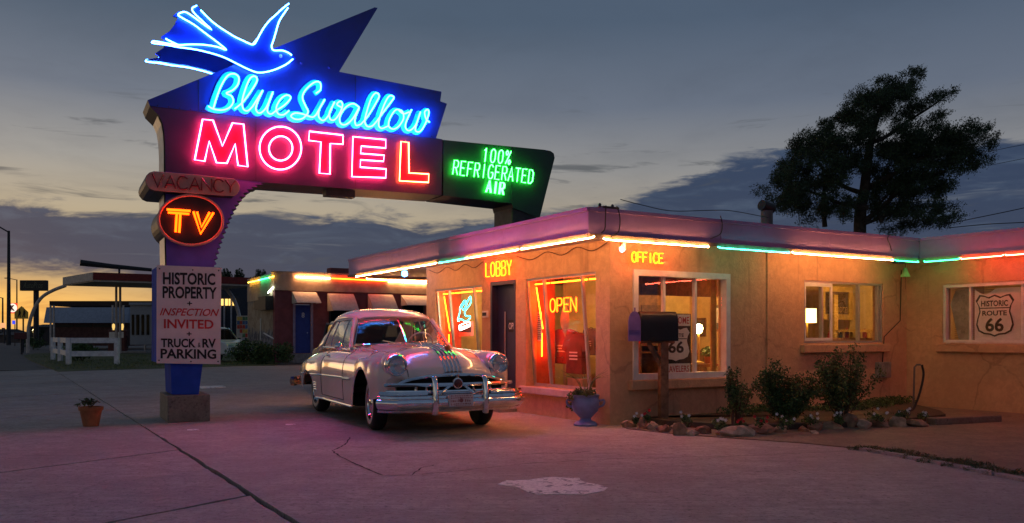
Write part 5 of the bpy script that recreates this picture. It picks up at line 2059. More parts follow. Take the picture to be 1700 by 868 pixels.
t.build('lettering', NEON('neon_oval_white', (1, .8, .7), 9), bo_)
# orange sheet and boxes behind it
a, b = FA.px(750, 534, -.55), FA.px(786, 558, -.55)
o = thing('price_banner', FA.p((a[0] + b[0]) / 2, -.55, b[1]), 'orange paper banner behind the boot neon in left lobby window', 'banner')
MB().fbox(FA, a[0], b[0], -.56, -.55, b[1], a[1]).build('sheet', M('orange_paper', (.62, .22, .14), .8), o)
MB().fbox(FA, a[0] + .3, b[0] - .1, -.549, -.547, b[1] + .08, b[1] + .18).build('print', m_dark, o)

# office window ---------------------------------------------------------
a, b = FB.px(1096, 520, -.12), FB.px(1147, 622, -.12)
o = thing('welcome_banner', FB.p((a[0] + b[0]) / 2, -.18, b[1]), 'black and white travellers banner with a route shield in office window', 'banner')
MB().fbox(FB, a[0], b[0], -.13, -.12, b[1], a[1]).build('backing', m_black, o)
w, h = b[0] - a[0], a[1] - b[1]
for z0_, z1_, tx in ((.80, .985, 'WELCOME'), (.015, .19, 'TRAVELERS')):
    MB().fbox(FB, a[0] + .03 * w, b[0] - .03 * w, -.119, -.116, b[1] + z0_ * h, b[1] + z1_ * h).build('panel', m_paper, o)
    t = MB()
    put_text(t, FB, tx, a[0] + .07 * w, b[1] + (z0_ + .035) * h, b[0] - .07 * w, b[1] + (z0_ + .035) * h, (z1_ - z0_ - .07) * h, -.114, .012)
    t.build('lettering', m_redpaint, o)
SH = [(.5, 1.0), (.66, .94), (.80, .99), (.90, 1.0), (1.0, .86), (.93, .74), (.90, .60), (.96, .42), (.99, .28), (.93, .13), (.78, .06), (.62, .045), (.5, 0)]
SH = SH + [(1 - x, y) for x, y in SH[-2:0:-1]]


def shield(F, u0, u1, z0, z1, n, m_out, m_in, parent, t1, t2, t0=None, mt=None, bar=.66):
    mt = mt or m_out
    s_ = MB().prism(F, [(u0 + (u1 - u0) * x, z0 + (z1 - z0) * y) for x, y in SH], n, n + .003).build('shield', m_out, parent)
    MB().prism(F, [(u0 + (u1 - u0) * (.5 + (x - .5) * .91), z0 + (z1 - z0) * (.5 + (y - .5) * .92)) for x, y in SH], n + .003, n + .005).build('shield_face', m_in, s_)
    w, h = u1 - u0, z1 - z0
    MB().fbox(F, u0 + .10 * w, u1 - .10 * w, n + .005, n + .006, z0 + (bar - .012) * h, z0 + (bar + .012) * h).build('shield_bar', mt, s_)
    for tx, x0, x1, za, zb in ([(t0, .15, .85, .72, .86)] if t0 else []) + t1 + t2:
        t = MB()
        put_text(t, F, tx, u0 + x0 * w, z0 + za * h, u0 + x1 * w, z0 + za * h, (zb - za) * h, n + .0075, .03)
        t.build('lettering', mt, s_)


shield(FB, a[0] + .05 * w, b[0] - .05 * w, b[1] + .23 * h, b[1] + .77 * h, -.118, m_paper, m_paper, o, [('ROUTE', .22, .78, .72, .83)], [('66', .22, .78, .24, .60)], mt=m_black, bar=.67)
# bare bulb lamp inside office on the right
c = FB.px(1160, 547, -.9)
L = thing('office_lamp', FB.p(c[0], -.9, .9), 'bright bare bulb lamp inside the office window on the right', 'lamp')
MB().lathe([(.08, 0), (.09, .02), (.02, .05), (.018, .5)], FB.p(c[0], -.9, c[1] - .58), (0, 0, 1), 14).build('stand', m_gold, L, smooth=True)
MB().lathe([(.02, -.07), (.055, -.03), (.07, .02), (.055, .07), (.01, .095)], FB.p(c[0], -.9, c[1]), (0, 0, 1), 16).build('bulb', n_bulb, L, smooth=True)
# side table under it
o = thing('side_table', FB.p(c[0], -.95, .1), 'small wooden side table under the office lamp', 'table')
MB().fbox(FB, c[0] - .3, c[0] + .35, -1.3, -.65, c[1] - .63, c[1] - .585).build('table_top', m_wood, o)
for x in (-.27, .30):
    for n in (-1.27, -.69):
        MB().fbox(FB, c[0] + x, c[0] + x + .04, n, n + .04, .1, c[1] - .63).build('leg', m_wood, o)
# added bulbs, hidden above the window heads, to brighten shop and office
for (a0, b0, lab) in ((3.3, .80, 'added bulb out of sight that brightens the motel office'), (1.2, 4.45, 'added bulb out of sight that brightens the lobby')):
    L = thing('room_fill_bulb', BP(a0, b0, 2.1), lab, 'lamp')
    MB().tube([BP(a0, b0, 2.6), BP(a0, b0, 2.44)], .006, 5).build('flex', m_dark, L)
    MB().lathe([(.02, .03), (.05, -.01), (.065, -.06), (.045, -.11), (.008, -.13)], BP(a0, b0, 2.43), (0, 0, 1), 14).build('bulb', EMIT('room_fill_glow_%d' % (b0 > 2), (1.0, .60, .20), 260 if b0 > 2 else 330), L, smooth=True)
# papers and pictures on the office back wall
for (b0, w_, z0_, z1_, m_, lab) in ((.75, .30, 1.45, 1.75, m_paper, 'white paper pinned up inside office beside the lamp'), (1.5, .5, 1.4, 1.9, m_shirt2, 'dark framed picture on the yellow office wall'), (4.3, .7, 1.3, 1.9, m_ored, 'red framed picture on the yellow lobby wall')):
    o = thing('wall_picture', BP(3.93, b0, z0_), lab, 'picture')
    m2 = MB()
    bb(m2, 3.925, 3.945, b0, b0 + w_, z0_, z1_)
    m2.build('frame', m_wood, o)
    m2 = MB()
    bb(m2, 3.915, 3.924, b0 + .04, b0 + w_ - .04, z0_ + .04, z1_ - .04)
    m2.build('sheet', m_, o)
# brown inner door frame seen through the office window
o = thing('inner_door', BP(2.0, 2.55, .1), 'brown inner door on the inner wall seen through office window', 'door')
m2 = MB()
bb(m2, 2.55, 3.25, 2.53, 2.595, .1, 2.1)
m2.build('leaf', m_wood, o)
m2 = MB()
bb(m2, 2.67, 3.13, 2.51, 2.529, 1.2, 1.9)
m2.build('panel', m_iwood, o)
# counter
o = thing('reception_counter', BP(1.6, 1.9, .1), 'dark wooden reception counter behind the office banner', 'counter')
m2 = MB()
bb(m2, 1.7, 3.6, 1.75, 2.1, .1, 1.0)
m2.build('front', m_iwood, o)
m2 = MB()
bb(m2, 1.65, 3.65, 1.7, 2.15, 1.0, 1.05)
m2.build('top', m_wood, o)

# dark timber valance across the top of the office window, small frames, curtain and a potted plant
o = thing('window_valance', FB.p(1.5, -.6, 2.0), 'dark timber valance inside the top of the office window', 'valance')
for k in range(7):
    MB().fbox(FB, .35 + k * .36, .35 + k * .36 + .352, -.62, -.58, 1.97, 2.42).build('plank', m_iwood, o)
rf2 = random.Random(31)
for k in range(5):
    b0 = .45 + .42 * k
    z0_ = 1.30 + .22 * (k % 2)
    o = thing('small_frame', BP(3.93, b0, z0_), '%s small dark picture frame in the row on office side wall' % ORD[k], 'picture', 'small frames on the office wall')
    m2 = MB()
    bb(m2, 3.92, 3.948, b0, b0 + .28, z0_, z0_ + .36)
    m2.build('frame', m_iwood, o)
    m2 = MB()
    bb(m2, 3.912, 3.919, b0 + .04, b0 + .24, z0_ + .04, z0_ + .32)
    m2.build('sheet', (m_paper, m_shirt2, m_gold)[k % 3], o)
m_curt = M('amber_curtain', (.62, .38, .10), .9, var=.12)
o = thing('office_curtain', FB.p(2.4, -.3, .9), 'narrow amber curtain gathered at right side of the office window', 'curtain')
rows = []
for i in range(9):
    z = WO[2] + .05 + (WO[3] - WO[2] - .1) * i / 8
    rows.append([FB.p(WO[1] - .17 + .11 * j / 24, -.22 + .03 * math.sin(j * 1.6) * (1 - .3 * i / 8), z) for j in range(25)])
MB().grid(rows).build('cloth', m_curt, o, smooth=True)
c = FB.px(1190, 547, -1.0)
o = thing('potted_plant', FB.p(c[0] - .35, -1.1, .9), 'small potted plant on the side table under office lamp', 'plant')
pz = FB.px(1160, 547, -.9)[1] - .585
pp_ = FB.p(c[0] - .35, -.85, pz)
MB().lathe([(.05, 0), (.07, .12), (.06, .12)], pp_, (0, 0, 1), 14).build('pot', m_terra2, o)
leaves('foliage', [(pp_ + Vector((0, 0, .2)), (.12, .12, .10), 1)], 160, .03, [m_lf2], o, seed=15)

# second window: back room with mirror frame, lamp, sideboard and bottles -------
a, b = FB.px(1364, 474, -2.4), FB.px(1416, 531, -2.4)
o = thing('mirror', FB.p((a[0] + b[0]) / 2, -2.4, b[1]), 'large gilt framed picture on the wall behind the sliding window', 'picture')
fw_ = .12
m2 = MB()
for q in ((a[0], b[0], a[1] - fw_, a[1]), (a[0], b[0], b[1], b[1] + fw_), (a[0], a[0] + fw_, b[1] + fw_, a[1] - fw_), (b[0] - fw_, b[0], b[1] + fw_, a[1] - fw_)):
    m2.fbox(FB, q[0], q[1], -2.46, -2.40, q[2], q[3])
m2.build('frame', m_gold, o)
MB().fbox(FB, a[0] + fw_, b[0] - fw_, -2.46, -2.44, b[1] + fw_, a[1] - fw_).build('canvas', M('dark_canvas', (.10, .055, .03), .5, var=.5, scale=4), o)
t = MB()
put_text(t, FB, 'MOTEL', a[0] + .5 * (b[0] - a[0]), b[1] + .22 * (a[1] - b[1]), a[0] + .92 * (b[0] - a[0]), b[1] + .22 * (a[1] - b[1]), .12, -2.435, .0)
t.build('lettering', m_gold, o)
c = FB.px(1340, 524, -1.6)
L = thing('shade_lamp', FB.p(c[0], -1.6, .8), 'square lit lamp shade at left of the sliding window', 'lamp')
MB().fbox(FB, c[0] - .12, c[0] + .13, -1.72, -1.48, c[1] - .14, c[1] + .14).build('lamp_shade', EMIT('square_shade', (1, .52, .14), 9), L)
MB().tube([FB.p(c[0], -1.6, c[1] - .14), FB.p(c[0], -1.6, .85)], .02, 8).build('stand', m_gold, L)
o = thing('sideboard', FB.p(6.2, -2.2, .1), 'yellowish wooden sideboard behind the sliding window', 'cabinet')
SBa, SBb = FB.px(1352, 550, -2.1)[0], FB.px(1462, 550, -2.1)[0]
MB().fbox(FB, SBa, SBb, -2.39, -2.0, .1, 1.22).build('case', m_gold, o)
MB().fbox(FB, SBa - .05, SBb + .05, -2.395, -1.95, 1.22, 1.27).build('top', m_wood, o)
rb = random.Random(9)
for k in range(9):
    u = SBa + (SBb - SBa) * (.12 + .09 * k) + rb.uniform(-.04, .04)
    h_ = rb.uniform(.14, .30)
    r_ = rb.uniform(.03, .05)
    o = MB().lathe([(r_ * .9, 0), (r_, .02), (r_, h_ * .55), (r_ * .4, h_ * .75), (r_ * .35, h_)], FB.p(u, -2.12, 1.272), (0, 0, 1), 10).build('bottle', (m_dark, m_shirt, m_gold)[k % 3], smooth=True)
    tag(o, '%s bottle from the left on the sideboard behind the sliding window' % ORD[k], 'bottle', 'bottles on the sideboard')
L = thing('back_room_fill_bulb', BP(7.4, 1.1, 2.2), 'added bulb out of sight that brightens the room behind sliding window', 'lamp')  # added bulb, kept above the view, to brighten the back room
MB().tube([BP(7.4, 1.1, 2.6), BP(7.4, 1.1, 2.5)], .006, 5).build('flex', m_dark, L)
MB().lathe([(.02, .03), (.045, -.01), (.055, -.05), (.04, -.09), (.008, -.11)], BP(7.4, 1.1, 2.48), (0, 0, 1), 14).build('bulb', EMIT('back_room_fill_glow', (1.0, .58, .20), 420), L, smooth=True)
o = thing('back_room_shelf', BP(7.9, 1.9, .1), 'yellow shelf post at right side of the sliding window', 'shelf')
m2 = MB()
bb(m2, 7.75, 7.87, 2.2, 2.32, .1, 2.2)
m2.build('upright', m_gold, o)
m2 = MB()
bb(m2, 7.75, 8.4, 1.6, 2.199, 1.4, 1.45)
m2.build('shelf', m_gold, o)

# right-hand window: cloth with route shield and a map cloth -------------------
a, b = FRW.px(1618, 478, -.115), FRW.px(1697, 568, -.115)
o = thing('shield_cloth', FRW.p((a[0] + b[0]) / 2, -.16, b[1]), 'white cloth with a historic route shield in the right window', 'banner')
rows = []
for i in range(13):
    v = i / 12
    row = []
    for j in range(17):
        x = j / 16
        top = a[1] - (.10 * math.sin(min(1, x / .45) * math.pi) if x < .45 else .0) - .02
        z = top + (b[1] - top) * v
        row.append(FRW.p(a[0] + (b[0] - a[0]) * x, -.12 + .006 * math.sin(9 * x + 3 * v), z))
    rows.append(row)
MB().grid(rows).build('cloth', m_cloth, o, smooth=True)
q0, q1 = FRW.px(1620, 490, -.11), FRW.px(1684, 559, -.11)
shield(FRW, q0[0], q1[0], q1[1], q0[1], -.108, m_black, m_cloth, o, [('ROUTE', .18, .82, .50, .62)], [('66', .26, .74, .12, .45)], t0='HISTORIC', mt=m_black, bar=.68)
a, b = FRW.px(1578, 482, -.2), FRW.px(1608, 566, -.2)
o = thing('map_cloth', FRW.p((a[0] + b[0]) / 2, -.2, b[1]), 'grey printed map cloth hanging in the narrow right window pane', 'banner')
m2 = MB()
m2.prism(FRW, [(a[0] + .10, a[1]), (b[0], a[1] + .01), (b[0], b[1]), (a[0] + .16, b[1]), (a[0], a[1] - .25)], -.21, -.20)
m2.build('cloth', M('grey_printed_cloth', (.34, .31, .29), .9, var=.2), o)
t = MB()
for k, tx in enumerate(('HISTORIC', '66', 'ROUTE', '66')):
    z = a[1] - .16 - .21 * k
    put_text(t, FRW, tx, a[0] + .20, z, b[0] - .06, z, .07, -.198, .0)
t.build('lettering', m_shirt2, o)
bl = thing('window_blind', FRW.p(WR[0] + 1.2, -.3, WR[2]), 'dark slatted blind behind the cloths in right window', 'blind')
for k in range(26):
    z = WR[2] + .05 + k * (WR[3] - WR[2] - .08) / 26
    MB().fbox(FRW, WR[0] + .03, WR[1] - .03, -.33, -.30, z, z + .006).build('slat', M('blind_slat', (.12, .10, .09), .6), bl)
L = thing('wing_room_lamp', FRW.p(1.0, -1.0, 1.5), 'warm lamp glowing behind the blind of the right window', 'lamp')
c = FRW.px(1597, 527, -1.0)
MB().lathe([(.12, 0), (.07, .18)], FRW.p(c[0], -1.0, c[1] - .1), (0, 0, 1), 18, capped=False).build('lamp_shade', n_shade, L, smooth=True)
MB().tube([FRW.p(c[0], -1.0, c[1] - .1), FRW.p(c[0], -1.0, .1)], .015, 6).build('stand', m_gold, L)

# ------------------------------------------------------------------ mailbox
m_mpost = M('mailbox_post_wood', (0.20, 0.10, 0.06), 0.75, var=0.25, scale=10)
m_mbox = M('blue_black_mailbox', (0.012, 0.012, 0.018), 0.42, var=0.1, spec=0.3)
base = G(1101, 704)
mbt = thing('mailbox', base, 'dark mailbox with purple door on a braced wooden post', 'mailbox')
FM = Fr((base.x, base.y), (0.97, 0.24))
zb = EYE + (HY - 566) / FPX * base.y
zt_ = EYE + (HY - 517) / FPX * base.y
MB().fbox(FM, -.06, .06, -.06, .06, 0, zb + .06).build('post', m_mpost, mbt)
ux0 = FM.px(1060, 540)[0]
ux1 = FM.px(1121, 540)[0]
MB().fbox(FM, ux0 + .05, ux1 - .03, -.055, .055, zb - .03, zb - .002).build('cross_arm', m_mpost, mbt)
q = [FM.p(-.02, 0, zb - .38), FM.p(ux0 + .16, 0, zb - .03)]
MB().tube(q, .042, 4).build('brace', m_mpost, mbt)
sec = [(-.11, 0), (.11, 0), (.11, (zt_ - zb) * .6)] + [(.11 * math.cos(t), (zt_ - zb) * (.6 + .4 * math.sin(t))) for t in np.linspace(.2, math.pi - .2, 9)] + [(-.11, (zt_ - zb) * .6)]
sec = [(x * 1.05, z) for x, z in sec]
m2 = MB()
k = len(sec)
vs_ = [FM.p(ux0, x, zb + z) for x, z in sec] + [FM.p(ux1, x, zb + z) for x, z in sec]
m2.add(vs_, [tuple(range(k)), tuple(range(2 * k - 1, k - 1, -1))] + [(i, (i + 1) % k, (i + 1) % k + k, i + k) for i in range(k)])
bevel(m2.build('box', m_mbox, mbt, smooth=30), .006)
m2 = MB()
du = Vector((-.75, -.66, 0))
vs_ = [FM.p(ux0 - .006, x, zb + z) for x, z in sec]
# the door hangs open to the left
hinge = FM.p(ux0 - .012, .115, zb)
dd = (FM.ex * -.80 + FM.en * .25).normalized()
vs1 = [hinge + dd * (.115 - x) * 1.0 + Vector((0, 0, z)) for x, z in sec]
vs2 = [v + FM.en * -.012 for v in vs1]
m2.add(vs1 + vs2, [tuple(range(k)), tuple(range(2 * k - 1, k - 1, -1))] + [(i, (i + 1) % k, (i + 1) % k + k, i + k) for i in range(k)])
m_mdoor = M('purple_mailbox_door', (0.20, 0.13, 0.42), 0.45, var=0.08)
md_ = m2.build('door', m_mdoor, mbt)
MB().tube([hinge + dd * .115 + Vector((0, 0, zt_ - zb)) - FM.en * -.01, hinge + dd * .115 + Vector((0, 0, zt_ - zb + .05)) - FM.en * -.01], .012, 6).build('latch', m_mdoor, md_)
for z in (.3, .38):
    MB().tube([hinge + dd * .02 + Vector((0, 0, (zt_ - zb) * z)) + FM.en * .006, hinge + dd * .21 + Vector((0, 0, (zt_ - zb) * z)) + FM.en * .006], .004, 5).build('rib', m_mdoor, md_)

# ------------------------------------------------------------------ urn planter and flower pot
m_urn = M('blue_glazed_urn', (0.17, 0.21, 0.42), 0.4, var=0.12, spec=0.5)
m_terra = M('terracotta', (0.38, 0.13, 0.055), 0.8, var=0.15)
m_leafA = M('leaf_green', (0.085, 0.145, 0.04), 0.6, var=0.3, scale=20)
m_leafB = M('leaf_dark_green', (0.04, 0.08, 0.028), 0.65, var=0.3, scale=20)
m_leafC = M('leaf_olive', (0.14, 0.155, 0.055), 0.6, var=0.3, scale=20)
m_twig = M('twig', (0.09, 0.06, 0.04), 0.85, var=0.25)
ub = G(972, 706)
ur = thing('urn_planter', ub, 'blue glazed urn with trailing plant at the lobby corner', 'planter')
us = (706 - 655) / FPX * ub.y
pr = [(.17, 0), (.175, .02), (.15, .05), (.09, .08), (.08, .11), (.12, .15), (.185, .22), (.205, .30), (.20, .37), (.185, .42), (.20, .44), (.205, .455), (.18, .455), (.17, .40)]
MB().lathe([(r * 1.0, h * us / .455) for r, h in pr], ub, (0, 0, 1), 32).build('urn', m_urn, ur, smooth=True)
for s in (-1, 1):
    MB().tube(catmull([ub + Vector((s * .19, 0, us * .80)), ub + Vector((s * .27, 0, us * .82)), ub + Vector((s * .26, 0, us * .66)), ub + Vector((s * .19, 0, us * .60))], 4), .018, 6).build('handle', m_urn, ur, smooth=True)
cl = []
for k in range(16):
    a = random.uniform(0, 6.28)
    r_ = random.uniform(.05, .24)
    cl.append((ub + Vector((math.cos(a) * r_, math.sin(a) * r_, us + random.uniform(-.12, .10) - r_ * .3)), (.09, .09, .07), 1))
leaves('foliage', cl, 1500, .022, [m_leafA, m_leafB, m_leafC], ur, seed=3)
for k in range(16):
    a = random.uniform(0, 6.28)
    t = Vector((math.cos(a), math.sin(a), 0))
    q = catmull([ub + t * .04 + Vector((0, 0, us)), ub + t * .14 + Vector((0, 0, us + .22)), ub + t * random.uniform(.26, .42) + Vector((0, 0, us + random.uniform(.25, .42)))], 4)
    MB().tube(q, .006, 4, r1=.001).build('spike_leaf', m_leafC, ur)
pb = G(151, 707)
po = thing('flower_pot', pb, 'small terracotta flower pot with a sprig left of the sign plinth', 'flower pot')
ph = (707 - 675) / FPX * pb.y
MB().lathe([(.10, 0), (.105, .0), (.15, ph * .82), (.165, ph * .82), (.17, ph), (.15, ph), (.14, ph * .86), (.01, ph * .84)], pb, (0, 0, 1), 24).build('pot', m_terra, po, smooth=30)
for k in range(7):
    a = -2.6 + k * .55
    q = catmull([pb + Vector((-.02, 0, ph * .9)), pb + Vector((math.cos(a) * .08, math.sin(a) * .05, ph + .07)), pb + Vector((math.cos(a) * .18 - .05, math.sin(a) * .1, ph + random.uniform(.02, .12)))], 4)
    MB().tube(q, .005, 4).build('stem', m_twig, po)
leaves('foliage', [(pb + Vector((-.10 + .03 * k, 0, ph + .06 + .02 * (k % 3))), (.06, .05, .04), 1) for k in range(5)] + [(pb + Vector((-.2, 0, ph + .02)), (.05, .04, .03), .5)], 110, .026, [m_leafA, m_leafB], po, seed=5)

# ------------------------------------------------------------------ border rocks
def stone_mat(i, col):
    return M('sandstone_%d' % i, col, 0.9, var=0.25, scale=7, bump=0.8, bscale=18, stain=(.16, .10, .08), stain_amt=.4, stain_scale=4)


stm = [stone_mat(0, (.40, .25, .16)), stone_mat(1, (.34, .19, .12)), stone_mat(2, (.44, .31, .23)), stone_mat(3, (.27, .15, .10))]
rocks = [(1046, 711, 24, 15), (1068, 713, 22, 18), (1085, 715, 22, 15), (1102, 719, 24, 14), (1128, 723, 26, 24), (1150, 724, 22, 12), (1171, 722, 24, 16), (1196, 724, 20, 9), (1230, 727, 50, 22), (1273, 723, 40, 20), (1300, 720, 22, 14),
         (1334, 718, 20, 10), (1360, 716, 26, 16), (1388, 714, 36, 14), (1412, 711, 26, 22), (1440, 713, 28, 18), (1468, 711, 40, 17), (1494, 710, 32, 20), (1526, 710, 46, 17), (1352, 722, 14, 7), (1214, 722, 16, 10), (1120, 713, 14, 10)]
rocks.sort()
for i, (x, y, w, h) in enumerate(rocks):
    p = G(x, y)
    s = p.y / FPX
    r = random.Random(100 + i)
    bm = bmesh.new()
    bmesh.ops.create_icosphere(bm, subdivisions=2, radius=1.0)
    # chisel by random planes
    for _ in range(12):
        n = Vector((r.uniform(-1, 1), r.uniform(-1, .6), r.uniform(-.5, 1))).normalized()
        d = r.uniform(.42, .74)
        for v in bm.verts:
            e = v.co.dot(n) - d
            if e > 0:
                v.co -= n * e
    for v in bm.verts:
        v.co += Vector((r.uniform(-.07, .07), r.uniform(-.07, .07), r.uniform(-.06, .06)))
    hx, hz = w * s / 2 / .72, h * s / .80
    for v in bm.verts:
        v.co = Vector((v.co.x * hx, v.co.y * hx * r.uniform(.78, .82), (v.co.z + .55) * hz * .62))
    me = bpy.data.meshes.new('border_rock')
    bm.to_mesh(me)
    bm.free()
    me.materials.append(stm[i % 4])
    o = bpy.data.objects.new('border_rock', me)
    COL.objects.link(o)
    o.location = p + Vector((0, hx * .5, 0))
    o.rotation_euler = (0, 0, r.uniform(-.3, .3))
    tag(o, '%s rock from the left in the stone border of the flower bed' % ORD[i], 'rock', 'rocks edging the flower bed')


# ------------------------------------------------------------------ shrubs and flowers of the bed
def shrub(name, px, py, wpx, hpx, n, size, mats, label, seed, open_=0.0, stems=9):
    b = G(px, py, .09)
    s = b.y / FPX
    W_, H_ = wpx * s / 2, hpx * s
    o = thing(name, b, label, 'shrub', 'shrubs in the flower bed')
    r = random.Random(seed)
    cl = []
    for k in range(stems):
        a = r.uniform(0, 6.28)
        rr = r.uniform(.15, 1.0)
        tip = b + Vector((math.cos(a) * W_ * rr, math.sin(a) * W_ * .7 * rr, H_ * r.uniform(.62, 1.0) * (1 - .35 * rr * rr)))
        mid = b.lerp(tip, .5) + Vector((math.cos(a) * W_ * .08, 0, H_ * .06))
        q = catmull([b + Vector((math.cos(a) * .05, math.sin(a) * .05, 0)), mid, tip], 5)
        MB().tube(q, .010, 5, r1=.003).build('stem', m_twig, o)
        for t in np.linspace(.25 + .25 * open_, 1.0, 9):
            c = q[int(t * (len(q) - 1))]
            cl.append((c, tuple(W_ * (.20 - .08 * open_) * k_ for k_ in (1, 1, 1)), 1.0))
    leaves('foliage', cl, n, size, mats, o, aspect=.5, seed=seed)
    return o


shrub('thin_shrub', 1222, 705, 84, 95, 2600, .020, [m_leafC, m_leafA, m_leafB], 'thin twiggy shrub in front of the office window corner', 21, .5, 14)
shrub('round_shrub', 1300, 700, 126, 100, 9000, .021, [m_leafB, m_leafB, m_leafA], 'dense dark green rounded shrub in middle of flower bed', 22, 0, 22)
shrub('tall_shrub', 1398, 698, 132, 125, 6200, .023, [m_leafA, m_leafB, m_leafC], 'tall loose leafy shrub below the sliding window', 23, .35, 24)
m_pw = M('white_petal', (.75, .70, .70), .7, var=.05)
m_pr = M('red_petal', (.60, .02, .03), .6, var=.1)
fl = [(1058, 703, 16, 18, 'w'), (1074, 702, 14, 22, 'r'), (1138, 708, 22, 24, 'w'), (1196, 713, 26, 24, 'w'), (1262, 712, 26, 22, 'r'), (1302, 712, 30, 26, 'w'), (1345, 707, 26, 22, 'w'), (1395, 703, 26, 18, 'w'), (1455, 700, 34, 22, 'w'), (1500, 697, 36, 22, 'w'), (1530, 696, 24, 14, 'w'), (1230, 712, 18, 18, 'r')]
fl.sort()
for i, (x, y, w, h, cc) in enumerate(fl):
    b = G(x, y, .09)
    s = b.y / FPX
    W_, H_ = w * s / 2, h * s
    o = thing('flower_plant', b, '%s small flowering plant from the left with %s blooms in the bed' % (ORD[i], 'white' if cc == 'w' else 'red'), 'flower', 'bedding flowers')
    leaves('foliage', [(b + Vector((random.uniform(-.6, .6) * W_, random.uniform(-.5, .5) * W_, H_ * random.uniform(.2, .6))), (W_ * .6, W_ * .5, H_ * .32), 1) for _ in range(6)], 260, .017, [m_leafB, m_leafA], o, seed=60 + i)
    for k in range(4):
        c = b + Vector((random.uniform(-.9, .9) * W_, random.uniform(-.8, .2) * W_, H_ * random.uniform(.55, 1.05)))
        f = MB()
        for a in np.linspace(0, 6.28, 5, endpoint=False):
            t = Vector((math.cos(a), -.35, math.sin(a)))
            n2 = Vector((-math.sin(a), 0, math.cos(a)))
            f.add([c, c + t * .014 + n2 * .009, c + t * .024, c + t * .014 - n2 * .009], [(0, 1, 2, 3)])
        f.build('bloom', m_pw if cc == 'w' else m_pr, o)
# low dark ground cover along the wall
gc = leaves('ground_cover', [(BP(a, -.45 - .25 * math.sin(a * 1.7), .13), (.30, .28, .09), 1) for a in np.linspace(2.2, 6.6, 16)], 5200, .022, [m_leafB, m_leafB, m_leafA], seed=77)
tag(gc, 'low dark green ground cover along foot of office wall', 'ground cover', kind='stuff')
# grassy weeds along the broken kerb
wd = []
for (x, y) in ((1440, 748), (1475, 752), (1500, 755), (1530, 762), (1560, 769), (1600, 776), (1640, 783), (1680, 790), (1590, 770), (1620, 776)):
    p = G(x, y)
    wd.append((p + Vector((0, .06, .02)), (.22, .09, .03), 1))
gw = leaves('kerb_weeds', wd, 2600, .028, [m_leafB, M('dry_grass', (.14, .11, .05), .8)], aspect=.18, seed=78)
tag(gw, 'dark dry weeds growing along the broken kerb on the right', 'weeds', kind='stuff')

# wind-chime bell under the inner eave
bp_ = FLB.px(1503, 455, -.25)
c = FLB.p(bp_[0], -.25, bp_[1])
o = thing('hanging_bell', c, 'small green bell hanging under eave at the inner corner', 'bell')
MB().lathe([(.012, .12), (.035, .11), (.045, .06), (.055, .02), (.085, -.03), (.09, -.05), (.075, -.045), (.04, .02)], c, (0, 0, 1), 18).build('bell', M('green_bell_paint', (.25, .42, .18), .5), o, smooth=True)
MB().tube([c + Vector((0, 0, .12)), Vector((c.x, c.y, ZS))], .004, 5).build('cord', m_dark, o)
MB().tube([c + Vector((0, 0, -.04)), c + Vector((0, 0, -.28))], .003, 5).build('clapper_cord', m_dark, o)
m2 = MB()
q = Vector((c.x, c.y, ZS - .05))
m2.box(q.x - .22, q.x - .02, q.y - .05, q.y + .05, ZS - .09, ZS - .003)
o = m2.build('eave_box', M('dark_blue_box', (.03, .04, .10), .5))
bevel(o, .008)
tag(o, 'small dark blue box under the eave beside hanging bell', 'box')
# little wall box beside the lobby door
q = rect_px(FA, 801, 516, 809, 527, .03)
o = thing('wall_intercom', FA.p(q[0], .0, q[2]), 'small grey intercom box on wall left of lobby door', 'intercom')
bevel(MB().fbox(FA, q[0], q[1], 0, .04, q[2], q[3]).build('case', m_white, o), .006)
MB().fbox(FA, q[0] + .02, q[1] - .02, .04, .046, q[2] + .03, q[3] - .03).build('grille', m_dark, o)

# roof things: transformer tray, vents, chimney, wires ----------------------------
def roof_pt(px, py, b):
    # on roof plane z = ZF1 at offset b behind the front fascia line
    F = Fr((BP(0, b).x, BP(0, b).y), E1)
    return F, F.px(px, py)


F_, (u, z) = roof_pt(1008, 338, 0.4)
o = thing('roof_transformer', F_.p(u, 0, ZF1 - .03), 'black transformer tray standing on the roof corner', 'transformer')
MB().fbox(F_, u - .28, u + .28, -.15, .15, ZF1 - .03, ZF1 + .075).build('tray', m_dark, o)
bevel(MB().fbox(F_, u - .15, u + .16, -.1, .1, ZF1 + .075, ZF1 + .19).build('case', M('rusty_case', (.06, .03, .028), .7, var=.3), o), .01)
for k in (-.14, .1):
    MB().lathe([(.02, 0), (.025, .03), (.012, .05)], F_.p(u + k, 0, ZF1 + .19), (0, 0, 1), 8).build('insulator', m_dark, o)
for x, nm, lab in ((1195, 'roof_vent', 'small brown roof vent above the office wall'), (1335, 'roof_vent', 'low brown roof vent below the big tree'), (1465, 'roof_vent', 'brown roof vent close to the inner roof corner'), (1568, 'roof_vent', 'brown roof vent at right over the red neon')):
    F_, (u, z) = roof_pt(x, 352, 0.3 if x < 1500 else -.2)
    o = thing(nm, F_.p(u, 0, ZF1 - .03), lab, 'vent')
    bevel(MB().fbox(F_, u - .10, u + .10, -.08, .08, ZF1 - .03, ZF1 + .085).build('case', M('brown_vent', (.16, .09, .06), .8), o), .008)
    MB().fbox(F_, u - .05, u + .15, -.05, .05, ZF1 + .085, ZF1 + .11).build('cap', m_dark, o)
F_, (u, z) = roof_pt(1273, 345, 1.2)
o = thing('flue_pipe', F_.p(u, 0, ZF1 - .03), 'dark stub flue with a cowl on the roof beside the big tree', 'flue')
zt_ = F_.px(1273, 343)[1]
